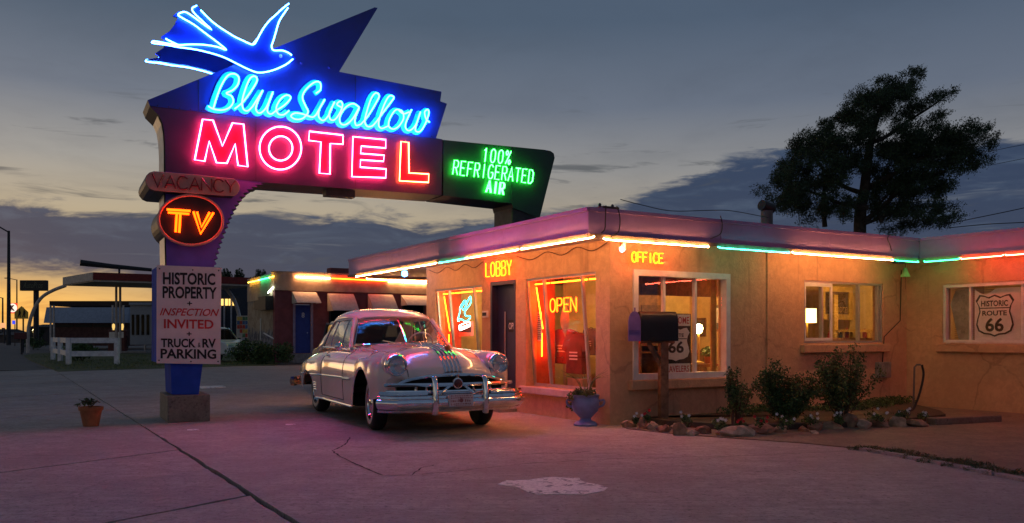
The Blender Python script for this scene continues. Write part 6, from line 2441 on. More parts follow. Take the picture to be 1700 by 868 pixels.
MB().lathe([(.11, 0), (.11, zt_ - ZF1 - .05)], F_.p(u, 0, ZF1 - .03), (0, 0, 1), 16).build('pipe', M('dull_flue', (.10, .10, .10), .6), o, smooth=True)
MB().tube([F_.p(u - .14, 0, zt_ + .02), F_.p(u + .14, 0, zt_ - .03)], .10, 12).build('cowl', m_dark, o, smooth=True)
# loose cables on the roof edge and fascia
def cable(name, pts, r, label, mat=None):
    o = MB().tube(catmull(pts, 6), r, 5).build(name, mat or m_dark, smooth=True)
    return tag(o, label, 'cable')


def onF(F, px, py, n):
    u, z = F.px(px, py, n)
    return F.p(u, n, z)


cable('roof_cable', [onF(FLB, 1030, 331, -.3), onF(FLB, 1065, 340, -.3), onF(FLB, 1115, 350, -.3), onF(FLB, 1180, 349, -.3), onF(FLB, 1215, 350, -.3), onF(FLB, 1275, 361, -.3)], .006, 'black cable looping along the roof from the transformer tray')
cable('fascia_cable', [onF(FLB, 1006, 341, .03), onF(FLB, 1005, 365, .03), onF(FLB, 1004, 380, .03), onF(FLB, 998, 387, .04)], .008, 'left black cable hanging down the fascia by the roof corner')
cable('fascia_cable', [onF(FLB, 1024, 342, .03), onF(FLB, 1029, 360, .03), onF(FLB, 1027, 384, .03), onF(FLB, 1014, 393, .04)], .008, 'right black cable hanging down the fascia by the roof corner')
cable('fascia_cable', [onF(FLB, 1196, 358, .03), onF(FLB, 1199, 372, .03), onF(FLB, 1196, 388, .03), onF(FLB, 1180, 396, .04)], .008, 'black cable hanging down fascia where white neon meets teal')
cable('fascia_cable', [onF(FLB, 1490, 386, .03), onF(FLB, 1474, 393, .03), onF(FLB, 1478, 408, .03), onF(FLB, 1480, 416, .04)], .008, 'black cable hanging down fascia near the inner corner')
zc_ = ZS - .10
for (x0, x1, lab) in ((712, 802, 'sagging brown cable under eave left of the lobby word'), (858, 1008, 'sagging brown cable under eave right of the lobby word')):
    pts = []
    k = 7
    for i in range(k):
        u, _ = FA.px(x0 + (x1 - x0) * i / (k - 1), 430, .02)
        pts.append(FA.p(u, .02, ZS - .05 - (.09 if i % 2 else 0)))
    cable('eave_cable', pts, .008, lab, m_iwood)

# ------------------------------------------------------------------ motel room wing behind the car
m_wingred = M('brick_red_stucco', (0.24, 0.07, 0.075), 0.85, var=0.12, scale=2, bump=.3, bscale=30)
m_wingtan = M('tan_stucco_band', (0.44, 0.33, 0.25), 0.85, var=0.12, scale=1.5, bump=.3, bscale=20, stain=(.25, .17, .12), stain_amt=.4)
m_awn = M('awning_white_metal', (0.52, 0.47, 0.46), 0.5, var=0.08)
m_bdoor = M('blue_room_door', (0.03, 0.06, 0.30), 0.5, var=0.08)
WQ = G(456, 602)
FW = Fr((WQ.x, WQ.y), E1)                      # facade
FWS = Fr((WQ.x, WQ.y), -E2)                    # end wall: u runs towards the corner, so negative = further away
wing = thing('room_wing', WQ, 'low red and tan motel room block with striped awnings behind the car', 'building')
ztop = FW.px(470, 453)[1]
zband = FW.px(470, 482)[1]
Lw = 14.0
q_door = rect_px(FW, 489, 505, 517, 586)
mb = MB()
wall_cells(mb, FW, 0, Lw, 0, zband, [q_door], -.3, 0)
mb.build('facade', m_wingred, wing)
mb = MB()
mb.fbox(FW, -.06, Lw, -.3, .10, zband, ztop)
mb.build('parapet', m_wingtan, wing)
mb = MB()
mb.fbox(FW, -.10, Lw, -.34, .14, ztop + .002, ztop + .08)
mb.build('coping', m_wingtan, wing)
mb = MB()
u, z = FW.px(548, 452, .0)
mb.fbox(FW, u, Lw - .1, -.5, .05, ztop + .082, ztop + .35)
mb.build('raised_parapet', m_wingred, wing)
# end wall with mural
uw = -FWS.px(411, 520)[0]
mb = MB()
mb.fbox(FWS, -uw, -.302, -.3, 0, 0, zband - .4)
ew = mb.build('end_wall', M('painted_end_wall', (0.30, 0.26, 0.22), .85, var=.2, scale=1.2, bump=.3, bscale=20), wing)
mb = MB()
mb.fbox(FWS, -uw, -.302, -.3, .02, zband - .398, ztop - .02)
mb.build('end_parapet', m_wingtan, wing)


def mural(name):
    if name in MATS:
        return MATS[name]
    m = bpy.data.materials.new(name)
    m.use_nodes = True
    t = m.node_tree
    N = NT(t)
    b = t.nodes['Principled BSDF']
    geo = t.nodes.new('ShaderNodeTexCoord')
    v = geo.outputs['Object']
    sp_ = t.nodes.new('ShaderNodeSeparateXYZ')
    t.links.new(v, sp_.inputs[0])
    n1 = N.noise(v, .7, 5, .6, 1.0)
    n2 = N.noise(v, 2.5, 4, .6, .8)
    hz = N.step(N.m('ADD', sp_.outputs[2], N.m('MULTIPLY', n1, 1.6)), 2.2, 2.5)
    c = N.mix(N.step(n2, .4, .6), (.05, .06, .09, 1), (.22, .22, .26, 1))
    c = N.mix(hz, c, N.mix(N.step(n2, .45, .6), (.34, .27, .20, 1), (.24, .17, .12, 1)))
    c = N.mix(N.step(n1, .60, .66), c, (.10, .12, .16, 1))
    t.links.new(c, b.inputs['Base Color'])
    b.inputs['Roughness'].default_value = .8
    MATS[name] = m
    return m


mb = MB()
mb.fbox(FWS, -uw + .1, -.35, 0.001, .012, .3, zband - .5)
mb.build('mural', mural('mural_paint'), ew)
# painted wagon lines of the mural as thin raised strips
for (x0, y0, x1, y1) in ((433, 528, 433, 566), (438, 553, 454, 562), (432, 531, 472, 545)):
    if x1 <= 454:
        a, b = FWS.px(x0, y0, .02), FWS.px(x1, y1, .02)
        MB().tube([FWS.p(a[0], .02, a[1]), FWS.p(b[0], .02, b[1])], .04, 4).build('mural_line', m_white, ew)
# air conditioner boxes on the end wall
for (x0, y0, x1, y1, lab) in ((425, 499, 432, 513, 'a'), (432, 493, 444, 514, 'b')):
    a, b = FWS.px(x0, y0, .3), FWS.px(x1, y1, .3)
    MB().fbox(FWS, min(a[0], b[0]), max(a[0], b[0]), 0.014, .4, b[1], a[1]).build('air_conditioner', m_dark, wing)
# neon on the wing
def wtube(F, pts, mat, n=.16, r=.022):
    q = []
    for x, y in pts:
        u, z = F.px(x, y, n)
        q.append(F.p(u, n, z))
    MB().tube(q, r, 7).build('neon_tube', mat, wing, smooth=True)


wtube(FWS, [(412, 469), (428, 465.5)], n_yellow, .12)
wtube(FWS, [(429, 465), (446, 461)], n_green, .12)
wtube(FWS, [(447, 460.5), (454.5, 458.5)], n_yellow, .12)
wtube(FWS, [(445, 486), (470, 467)][:1] + [(453.5, 476)], NEON('neon_pale_green', (.8, 1.0, .75), 16), .12)
wtube(FW, [(491, 459.5), (548, 462)], n_white)
wtube(FW, [(551, 462), (642, 466.5)], NEON('neon_deep_orange', (1, .06, .003), 30))
wtube(FW, [(645, 467), (708, 470)], n_white)
wtube(FW, [(708, 470), (760, 473)], n_white)
# blue room door with trim
u0, u1, z0, z1 = q_door
d_ = MB().fbox(FW, u0 + .04, u1 - .04, -.14, -.08, z0, z1 - .03).build('door', m_bdoor, wing)
t = MB()
t.fbox(FW, u0 - .08, u0 + .035, -.14, .03, z0, z1 + .06)
t.fbox(FW, u1 - .035, u1 + .08, -.14, .03, z0, z1 + .06)
t.build('door_trim', M('lilac_trim', (.34, .27, .38), .6), wing)
t = MB()
put_text(t, FW, '8', u0 + .62 * (u1 - u0) - .15, z0 + 1.75, u0 + .62 * (u1 - u0), z0 + 1.75, .26, -.078, .02)
t.build('number', m_white, d_)
MB().lathe([(.035, 0), (.045, .04), (.03, .07)], FW.p(u1 - .2, -.08, z0 + 1.0), FW.en, 10).build('door_knob', m_chrome, d_)
st = MB().fbox(FW, u0 - .3, u1 + .3, .001, .7, 0, z0 - .02).build('doorstep', m_conc, wing)
# slatted metal awnings
for i, (x0, x1, yt, yb) in enumerate(((485, 528, 484, 502), (544, 590, 487, 515), (611, 655, 488, 515), (666, 712, 490, 506))):
    a, b = FW.px(x0, yt, .15), FW.px(x1, yb, .9)
    zt1, zb1 = a[1], FW.px((x0 + x1) / 2, yb, .9)[1]
    ua, ub_ = a[0], FW.px(x1 - 3, yt, .15)[0]
    k = 9
    aw = bpy.data.objects.new('awning', None)
    COL.objects.link(aw)
    aw.parent = wing
    LOC[aw.name] = LOC[wing.name]
    for j in range(k):
        v0, v1 = j / k, (j + .8) / k
        f_ = lambda v: (.10 + .85 * v, zt1 + (zb1 - zt1) * v ** 1.15)
        (n0, za), (n1, zb2) = f_(v0), f_(v1)
        m2 = MB()
        m2.hexa([FW.p(ua, n1 + .02, zb2 - .02), FW.p(ub_, n1 + .02, zb2 - .02), FW.p(ub_, n1, zb2 - .04), FW.p(ua, n1, zb2 - .04), FW.p(ua, n0 + .03, za), FW.p(ub_, n0 + .03, za), FW.p(ub_, n0, za - .02), FW.p(ua, n0, za - .02)])
        m2.build('slat', m_awn, aw)
    for ue in (ua, ub_):
        m2 = MB()
        m2.add([FW.p(ue, .11, zt1 - .03), FW.p(ue, .94, zb1 - .03), FW.p(ue, .11, zb1 - .03)], [(0, 1, 2)])
        m2.build('side_cheek', m_awn, aw)
    # window below
    w2 = MB().fbox(FW, ua + .1, ub_ - .1, .001, .04, zb1 - 1.1, zb1 + .35)
    if i:
        wo_ = w2.build('window', m_dark, wing)
        MB().fbox(FW, ua + .2, ub_ - .2, .041, .05, zb1 - 1.0, zb1 + .2).build('pane', GLASS('dark_pane', (.3, .3, .3), -.055), wo_)

# ------------------------------------------------------------------ generic background car
def plain_car(name, label, at, heading, L, Wd, H, mat, s=1.0):
    o = thing(name, at, label, 'car')
    o.rotation_euler = (0, 0, heading)
    prof = [(-.5, .22), (-.5, .52), (-.47, .60), (-.30, .64), (-.20, .95), (.16, 1.0), (.30, .64), (.46, .56), (.5, .42), (.5, .22)]
    def ext(pts, y, col, nm, m):
        mbx = MB()
        k = len(pts)
        vs = [(x * L, -y, z * H) for x, z in pts] + [(x * L, y, z * H) for x, z in pts]
        mbx.add(vs, [tuple(range(k)), tuple(range(2 * k - 1, k - 1, -1))] + [(i, (i + 1) % k, (i + 1) % k + k, i + k) for i in range(k)])
        return bevel(mbx.build(nm, m, o, raw=True), .06, 3)
    ext([p for p in prof if p[1] <= .64], Wd / 2, None, 'body', mat)
    ext([(-.36, .62), (-.28, .92), (-.20, .985), (.10, .985), (.18, .92), (.29, .62)], Wd / 2 - .16, None, 'cabin', GLASS('dark_pane', (.3, .3, .3), -.055))
    ext([(-.26, .955), (-.19, 1.0), (.09, 1.0), (.16, .955)], Wd / 2 - .18, None, 'roof', mat)
    for xx in (-.35, .0, .27):
        for s_ in (-1, 1):
            x1_ = {-.35: -.25, .0: -.02, .27: .14}[xx]
            MB().tube([Vector((xx * L, s_ * (Wd / 2 - .15), .63 * H)), Vector((x1_ * L, s_ * (Wd / 2 - .17), .97 * H))], .045, 6).build('pillar', mat, o, raw=True)
    for x in (-.31, .31):
        for s_ in (-1, 1):
            w = MB().lathe([(.2, -.1), (.32, -.1), (.34, 0), (.32, .1), (.2, .1)], (x * L, s_ * (Wd / 2 - .12), .34), (0, s_, 0), 20).build('wheel', m_tyre, o, raw=True, smooth=True)
            MB().lathe([(.2, .06), (.1, .10), (.01, .105)], (x * L, s_ * (Wd / 2 - .12), .34), (0, s_, 0), 16).build('rim', m_chrome, w, raw=True, smooth=True)
    for s_ in (-1, 1):
        MB().box(.49 * L, .505 * L, s_ * Wd * .38 - .14, s_ * Wd * .38 + .14, .42 * H, .50 * H).build('headlight', m_lens, o, raw=True)
        MB().box(-.505 * L, -.49 * L, s_ * Wd * .40 - .1, s_ * Wd * .40 + .1, .45 * H, .56 * H).build('tail_light', M('red_lamp_glass', (.35, .01, .01)), o, raw=True)
    return o


m_whitecar = M('white_car_paint', (.62, .62, .64), .3, var=.02, coat=.6)
m_greycar = M('grey_green_car_paint', (.06, .065, .07), .4, var=.03, coat=.6)
p = G(345, 600)
plain_car('parked_suv', 'white parked car mostly hidden behind the white information board', (p.x, p.y, 0), math.atan2(-.45, .9), 4.6, 1.85, 1.75, m_whitecar)
p = Vector(((562 - 850) / FPX * 20.0, 20.0, 0))
plain_car('parked_sedan', 'grey parked car showing only a side window behind vintage hardtop', (p.x + .72, p.y, 0), math.atan2(-.9, .42), 4.3, 1.8, 1.66, m_greycar)

# ------------------------------------------------------------------ white rail fence, pumps, canopy
m_fence = M('white_fence_paint', (.74, .72, .74), .7, var=.1)
fen = thing('rail_fence', G(114, 605.5), 'white two-rail wooden fence on the grass verge', 'fence')
pts = [G(88, 597), G(100, 600), G(114, 605.5), G(194, 605)]
hp = 1.22
for p in pts + [pts[2].lerp(pts[3], .5) * 1.0][:0]:
    MB().box(p.x - .09, p.x + .09, p.y - .09, p.y + .09, 0, hp).build('post', m_fence, fen)
for a, b in zip(pts[:-1], pts[1:]):
    d = (b - a).normalized()
    s_ = Vector((-d.y, d.x, 0)) * .03
    for z0_, z1_ in ((.38, .62), (.98, 1.22)):
        MB().hexa([a - s_ + d * .09, b - s_ - d * .09, b + s_ - d * .09, a + s_ + d * .09] and [x + Vector((0, 0, z0_)) for x in (a - s_ + d * .09, b - s_ - d * .09, b + s_ - d * .09, a + s_ + d * .09)] + [x + Vector((0, 0, z1_)) for x in (a - s_ + d * .09, b - s_ - d * .09, b + s_ - d * .09, a + s_ + d * .09)]).build('rail', m_fence, fen)

m_canred = M('dark_red_canopy_paint', (.22, .025, .02), .6, var=.1)
m_canwhite = M('canopy_white', (.58, .50, .44), .7, var=.1)
D0 = 58.0
def at(px, py, d):
    return EYEV + ray(px, py) * d


ga = thing('gas_station_canopy', at(196, 583, 64) * Vector((1, 1, 0)) if False else Vector((at(196, 583, 64).x, 64, 0)), 'red-edged gas station canopy with arched legs on the left', 'canopy')
A = at(156, 452, D0)
zt_ = A.z
A = Vector((A.x, A.y, 0))
B = Vector((at(106, 462, 63).x, 63.0, 0))
C = A + E1 * 11.0
Dd = B + E1 * 11.0
zt2 = at(106, 461.5, 63).z
m2 = MB()
m2.slab([(A.x, A.y), (C.x, C.y), (Dd.x, Dd.y), (B.x, B.y)], zt_ - .62, zt_ - .10)
m2.build('deck', m_canwhite, ga)
FAc = Fr((A.x, A.y), E1)
MB().fbox(FAc, -.05, 11.0, 0.0, .08, zt_ - .50, zt_).build('fascia', m_canred, ga)
FBc = Fr((B.x, B.y), (A - B).normalized())
MB().fbox(FBc, 0, (A - B).length - .02, 0.0, .08, zt_ - .55, zt_).build('fascia', m_canwhite, ga)
for x in (193, 199.5):
    p = at(x, 578, 63)
    MB().tube([Vector((p.x, p.y, 0)), Vector((p.x, p.y, zt_ - .6))], .09, 8).build('column', m_canwhite, ga)
arcL = [at(*q, 64) for q in ((109, 474), (88, 482), (70, 493), (58, 510), (50, 532), (46.5, 556))]
arcL.append(Vector((arcL[-1].x, arcL[-1].y, 0)))
MB().tube(catmull(arcL, 6), .13, 8).build('arched_leg', m_canwhite, ga, smooth=True)
arcR = [at(*q, 66) for q in ((352, 466), (370, 475), (384, 490), (394, 512), (400, 540), (403, 560))]
arcR.append(Vector((arcR[-1].x, arcR[-1].y, 0)))
MB().tube(catmull(arcR, 6), .15, 8).build('arched_leg', M('pale_leg_paint', (.5, .47, .48), .6), ga, smooth=True)
tb = thing('canopy_light_bar', at(133, 436, 59), 'long dark tubular light bar mounted above the canopy', 'light bar')
MB().tube([at(133, 436, 59), at(185, 442, 60), at(252, 448, 61)], .22, 8, r1=.12).build('tube', m_dark, tb, smooth=True)
p = at(198, 443, 60)
MB().tube([p, Vector((p.x, p.y, zt_ - .1))], .07, 6).build('support', m_dark, tb)
m_pump = M('red_pump_paint', (.10, .02, .02), .5, var=.15)
for x, lab in ((188.5, 'left red vintage gas pump under the canopy'), (203, 'right red vintage gas pump under the canopy')):
    p = at(x, 580, 66)
    o = thing('gas_pump', (p.x, p.y, 0), lab, 'gas pump', 'gas pumps under the canopy')
    bevel(MB().box(p.x - .33, p.x + .33, p.y - .25, p.y + .25, .12, 1.75).build('cabinet', m_pump, o), .06, 3)
    MB().box(p.x - .22, p.x + .22, p.y - .262, p.y - .251, 1.15, 1.6).build('dial', m_paper, o)
    MB().lathe([(.07, 0), (.06, .08), (.09, .14), (.11, .28), (.09, .44), (.02, .5)], (p.x, p.y, 1.75), (0, 0, 1), 14).build('globe', EMIT('pump_globe', (1, .62, .18), .8), o, smooth=True)
    MB().tube(catmull([Vector((p.x + .34, p.y, 1.3)), Vector((p.x + .5, p.y, .8)), Vector((p.x + .42, p.y, .35)), Vector((p.x + .36, p.y, 1.0))], 5), .025, 5).build('hose', m_dark, o)
isl = MB().slab([(at(175, 580, 65).x, 64.6), (at(246, 580, 65).x, 64.6), (at(246, 580, 65).x, 68), (at(175, 580, 65).x, 68)], -.02, .13)
o = isl.build('pump_island', m_walk)
tag(o, kind='structure')

# station shop behind the canopy
m_shopwall = M('blue_grey_metal_wall', (.30, .36, .47), .5, var=.08)
m_shopbrick = M('dark_brick', (.10, .045, .04), .85, var=.2, scale=3)
D1 = 82.0
FD1 = depth_frame(D1)
sh = thing('station_shop', at(150, 570, D1) * Vector((1, 1, 0)), 'low station shop with blue metal roof and brown wall behind the canopy', 'building')
def dbox(F, x0, y0, x1, y1, n0, n1, nm, mat, par):
    a, b = F.px(x0, y0, n1), F.px(x1, y1, n1)
    return MB().fbox(F, a[0], b[0], n0, n1, max(b[1], -.02), a[1]).build(nm, mat, par)


dbox(FD1, 90, 536, 212, 574, -8, 0, 'wall', m_shopbrick, sh)
m2 = MB()
a, b = FD1.px(78, 536), FD1.px(216, 510)
m2.hexa([FD1.p(a[0], .6, a[1]), FD1.p(b[0], .6, a[1]), FD1.p(b[0], -8, a[1]), FD1.p(a[0], -8, a[1]), FD1.p(a[0], .1, b[1]), FD1.p(b[0], .1, b[1]), FD1.p(b[0], -8, b[1]), FD1.p(a[0], -8, b[1])])
m2.build('roof', m_shopwall, sh)
for x0, x1 in ((92, 122), (125, 152), (155, 182)):
    w_ = dbox(FD1, x0, 538.5, x1, 543, .001, .05, 'window', m_dark, sh)
# a lower flat canopy in front of it, on posts
lc = thing('flat_canopy', at(150, 575, 74) * Vector((1, 1, 0)), 'dark flat canopy on thin posts in front of the station shop', 'canopy')
FD2 = depth_frame(74.0)
a, b = FD2.px(82, 499.5), FD2.px(252, 508)
m2 = MB()
c0, c1 = FD2.px(75, 506), FD2.px(252, 511)
m2.fbox(FD2, a[0], b[0], -4, 0, b[1] + .02, a[1])
m2.build('deck', M('dark_brown_deck', (.045, .028, .025), .8), lc)
for x in (84, 89.5, 187, 205, 241):
    p = at(x, 575, 73.5)
    MB().tube([Vector((p.x, p.y, 0)), Vector((p.x, p.y, b[1] + .05))], .08, 6).build('post', m_canwhite, lc)
# pale building with dark windows
FD3 = depth_frame(70.0)
wb = thing('pale_building', at(230, 570, 70) * Vector((1, 1, 0)), 'pale building with tall dark windows behind the blue sign box', 'building')
dbox(FD3, 216, 506, 262, 572, -9, 0, 'wall', M('pale_blue_render', (.33, .36, .40), .8, var=.06), wb)
dbox(FD3, 214, 502, 264, 506, -9, .2, 'cornice', M('pale_blue_render', (.33, .36, .40)), wb)
for x0, x1 in ((218.5, 222.5), (226, 231), (234.5, 239), (243, 247.5)):
    w_ = dbox(FD3, x0, 522, x1, 556, .001, .05, 'window', m_dark, wb)
    dbox(FD3, x0 + .6, 523.5, x1 - .6, 554, .051, .07, 'pane', GLASS('dark_pane', (.3, .3, .3), -.055), w_)
# building seen under the canopy on the right of the board, with lit windows and a poster rack
FD4 = depth_frame(76.0)
rb_ = thing('lit_storefront', at(385, 575, 76) * Vector((1, 1, 0)), 'dim storefront with glowing yellow windows right of the information board', 'building')
dbox(FD4, 340, 478, 425, 575, -6, 0, 'wall', M('dark_navy_render', (.03, .04, .06), .8), rb_)
for k, (x0, x1) in enumerate(((367, 371.5), (373, 378), (379.5, 384), (386, 391))):
    dbox(FD4, x0, 496, x1, 507, .001, .05, 'window', EMIT('storefront_light', (1, .62, .16), 1.3), rb_)
for x in (371, 382.5):
    dbox(FD4, x, 496, x + 2, 578, .06, .2, 'post', M('pale_leg_paint', (.5, .47, .48)), rb_)
FD5 = depth_frame(58.0)
pr_ = thing('poster_rack', at(402, 570, 58) * Vector((1, 1, 0)), 'colourful poster rack beside the pale arched leg', 'display')
rp_ = random.Random(4)
dbox(FD5, 392.5, 524, 412, 561, -.3, 0, 'frame', m_canwhite, pr_)
for i in range(4):
    for j in range(5):
        x0, y0 = 393.5 + i * 4.6, 525.5 + j * 7
        dbox(FD5, x0, y0, x0 + 4, y0 + 6, .001, .03, 'poster', bc[rp_.randrange(5)], pr_)
for x in (394, 410):
    p = at(x, 575, 58)
    MB().tube([Vector((p.x, p.y + .2, 0)), Vector((p.x, p.y + .2, 1.3))], .05, 6).build('leg', m_dark, pr_)

# ------------------------------------------------------------------ street furniture far left
m_pole = M('street_pole', (.035, .035, .04), .6, var=.15)
p = at(14.5, 572, 118)
o = thing('street_lamp', (p.x, p.y, 0), 'tall street lamp pole at the left edge of the picture', 'street lamp', 'street lamps along the road')
zt_ = at(14.5, 383, 118).z
MB().tube([Vector((p.x, p.y, 0)), Vector((p.x, p.y, zt_))], .30, 8, r1=.17).build('pole', m_pole, o, smooth=True)
MB().tube([Vector((p.x, p.y, zt_ - .2)), Vector((p.x - 1.3, p.y, zt_ + .55)), Vector((p.x - 2.6, p.y, zt_ + 1.0))], .10, 6).build('arm', m_pole, o, smooth=True)
MB().box(p.x - 3.8, p.x - 2.4, p.y - .2, p.y + .2, zt_ + .9, zt_ + 1.15).build('lamp_head', m_pole, o)
for x, y0_, d, lab in ((4.5, 470, 190, 'far thin street lamp at the very left edge'), (28, 440, 240, 'far street lamp rising over the orange horizon')):
    p = at(x, 570, d)
    o = thing('street_lamp', (p.x, p.y, 0), lab, 'street lamp', 'street lamps along the road')
    zt_ = at(x, y0_ + 24, d).z
    MB().tube([Vector((p.x, p.y, 0)), Vector((p.x, p.y, zt_))], .22, 6, r1=.15).build('pole', m_pole, o)
    MB().tube([Vector((p.x, p.y, zt_ - .1)), Vector((p.x - 2.5, p.y, zt_ + .4))], .1, 5).build('arm', m_pole, o)
    MB().box(p.x - 3.4, p.x - 2.3, p.y - .2, p.y + .2, zt_ + .3, zt_ + .52).build('lamp_head', m_pole, o)
def sign_on_pole(name, label, d, x0, y0, x1, y1, polex, mat, thick=.3, pole_r=.12, poly=None):
    F = depth_frame(d)
    p = at(polex, 560, d)
    o = thing(name, (p.x, p.y, 0), label, 'sign')
    a, b = F.px(x0, y0), F.px(x1, y1)
    if poly:
        bo = MB().prism(F, F.poly(poly), -thick, 0).build('panel', mat, o)
    else:
        bo = bevel(MB().fbox(F, a[0], b[0], -thick, 0, b[1], a[1]).build('panel', mat, o), .04)
    MB().tube([Vector((p.x, p.y + .2 + thick, 0)), Vector((p.x, p.y + .2 + thick, a[1] - .1))], pole_r, 7).build('pole', m_pole, o)
    return o, F, bo


o, F, bo = sign_on_pole('shop_pylon_sign', 'dark rectangular shop sign on a tall pole with faint lettering', 92, 32.5, 465, 76.5, 482.5, 54, M('sign_black', (.018, .022, .024), .5), .5, .28)
t = MB()
a, b = F.px(38, 478, .01), F.px(71, 478, .01)
put_text(t, F, 'AutoPros', a[0], a[1], b[0], b[1], .62, .012, .0, .3)
t.build('lettering', M('dim_olive_print', (.14, .15, .09), .6), bo)
o, F, bo = sign_on_pole('round_red_sign', 'red square sign with a white disc and letter beyond street lamp', 150, 11.5, 503, 27, 520, 12.5, EMIT('lit_red_sign', (1.0, .05, .02), .9), .4, .15)
c = F.px(21, 511, .02)
dk = MB().lathe([(.78, 0), (.75, .03)], F.p(c[0], .02, c[1]), F.en, 20).build('disc', EMIT('lit_white_disc', (1, .85, .7), .9), bo)
t = MB()
put_text(t, F, 'K', c[0] - .42, c[1] - .5, c[0] + .42, c[1] - .5, 1.0, .06, .08)
t.build('lettering', M('lit_red_k', (.6, .03, .02), .5), bo)
pent = [(35.5, 508), (46.5, 518), (46.5, 529), (24, 529), (24, 518)]
o, F, bo = sign_on_pole('school_crossing_sign', 'yellow pentagon school crossing sign with two walking figures', 66, 24, 508, 46.5, 529, 35.5, M('fluorescent_yellow', (.90, .55, .08), .5, var=.05), .05, .06, pent)
for x in (31.5, 39):
    t = MB()
    t.prism(F, F.poly([(x - .2, 516), (x + 1.6, 514.6), (x + 3, 517), (x + 3.4, 520), (x + 2.4, 521), (x + 3, 526.5), (x + 1.6, 526.5), (x + .8, 522.5), (x - 1, 526.5), (x - 2.2, 526), (x - .6, 521)]), .004, .012)
    c = F.px(x + 1.2, 513.6)
    t.lathe([(.055, .004), (.05, .012)], F.p(c[0], 0, c[1]), F.en, 10)
    t.build('walking_figure', m_black, bo)
o, F, bo = sign_on_pole('low_red_sign', 'low dark red rectangular sign in front of shop sign pole', 60, 23, 552, 44, 563, 32, M('dull_red_sign', (.10, .02, .025), .6), .08, .07)
o, F, bo = sign_on_pole('blue_road_sign', 'tiny blue and white road sign left of crossing sign', 110, 20, 532, 25, 538, 22.5, EMIT('lit_blue_sign', (.05, .08, .9), .8), .1, .06)
o, F, bo = sign_on_pole('orange_lit_sign', 'small glowing orange sign at the far left edge', 140, 0, 536, 7.5, 544, 4, EMIT('lit_orange_sign', (1, .45, .2), .8), .3, .12)
# far low houses along the horizon
for i, (x0, x1, y0, d, col, lab) in enumerate(((-60, 12, 546, 220, (.06, .05, .05), 'dark low house at the far left end of the street'), (48, 80, 538, 120, (.05, .045, .045), 'dark shed between shop sign pole and flat canopy'), (-10, 50, 551, 160, (.10, .085, .08), 'long low roadside house behind the crossing sign'), (430, 470, 535, 130, (.05, .05, .055), 'dark house behind the end of the room wing'))):
    F = depth_frame(d)
    o = thing('far_house', at((x0 + x1) / 2, 560, d) * Vector((1, 1, 0)), lab, 'house')
    m_ = M('far_house_%d' % i, col, .9)
    dbox(F, x0, y0 + 5, x1, 590, -8, 0, 'wall', m_, o)
    a, b = F.px(x0 - 2, y0 + 5), F.px(x1 + 2, y0)
    m2 = MB()
    m2.hexa([F.p(a[0], .5, a[1]), F.p(b[0], .5, a[1]), F.p(b[0], -8.5, a[1]), F.p(a[0], -8.5, a[1]), F.p(a[0] + .5, -3, b[1]), F.p(b[0] - .5, -3, b[1]), F.p(b[0] - .5, -5, b[1]), F.p(a[0] + .5, -5, b[1])])
    m2.build('roof', m_, o)
    for k in range(2):
        xx = x0 + (x1 - x0) * (.3 + .35 * k)
        dbox(F, xx, y0 + 9, xx + 4, y0 + 14, .01, .06, 'window', m_dark, o)
# far glowing lamp
o = thing('yard_light', at(57, 549, 110) * Vector((1, 1, 0)), 'small warm yard light at foot of the shop sign pole', 'lamp')
p = at(57, 549, 110)
MB().lathe([(.05, -.2), (.2, -.1), (.25, .05), (.15, .2), (.02, .25)], p, (0, 0, 1), 10).build('bulb', EMIT('yard_bulb', (1, .7, .3), 6), o)
MB().tube([Vector((p.x, p.y, 0)), p - Vector((0, 0, .2))], .06, 6).build('pole', m_pole, o)

# ------------------------------------------------------------------ verge, bushes, trees
gp = [G(*q) for q in ((40, 590), (48, 597), (97, 617), (180, 614), (262, 612), (360, 609), (456, 606), (470, 600), (410, 592), (300, 588), (160, 584), (60, 586))]
vz = MB().slab([(p.x, p.y) for p in gp], -.05, .012)
v_ = vz.build('verge', concrete('verge_soil', (.06, .085, .025), (.10, .12, .035), (.08, .06, .03)))
tag(v_, kind='structure')
cl = []
rg = random.Random(8)
n_ok = 0
while n_ok < 260:
    x, y = rg.uniform(45, 465), rg.uniform(588, 614)
    if y > 592 + (x - 45) * .42 and x < 100:
        continue
    if y > 616 - (x - 97) * .028:
        continue
    cl.append((G(x, y) + Vector((0, 0, .05)), (.8, .8, .05), 1))
    n_ok += 1
g_ = leaves('grass', cl, 9000, .055, [m_leafA, m_leafB, M('yellow_grass', (.24, .22, .06), .8)], aspect=.12, seed=90, flat=-.8)
tag(g_, 'short dull green grass on the verge behind the sign', 'grass', kind='stuff')


def bush(name, c, rx, rz, n, size, label, seed, mats=None, trunk=True):
    o = thing(name, (c.x, c.y, 0), label, 'bush')
    r = random.Random(seed)
    cl = [(Vector((c.x + r.uniform(-.75, .75) * rx, c.y + r.uniform(-.5, .5) * rx, rz * r.uniform(.2, .8))), (rx * .38, rx * .35, rz * .25), 1) for _ in range(14)]
    leaves('foliage', cl, n, size, mats or [m_leafB, m_leafA], o, seed=seed)
    for k in range(5):
        MB().tube([Vector((c.x, c.y, 0)), Vector((c.x + r.uniform(-.5, .5) * rx, c.y + r.uniform(-.3, .3) * rx, rz * .7))], .03, 5, r1=.01).build('stem', m_twig, o)
    return o


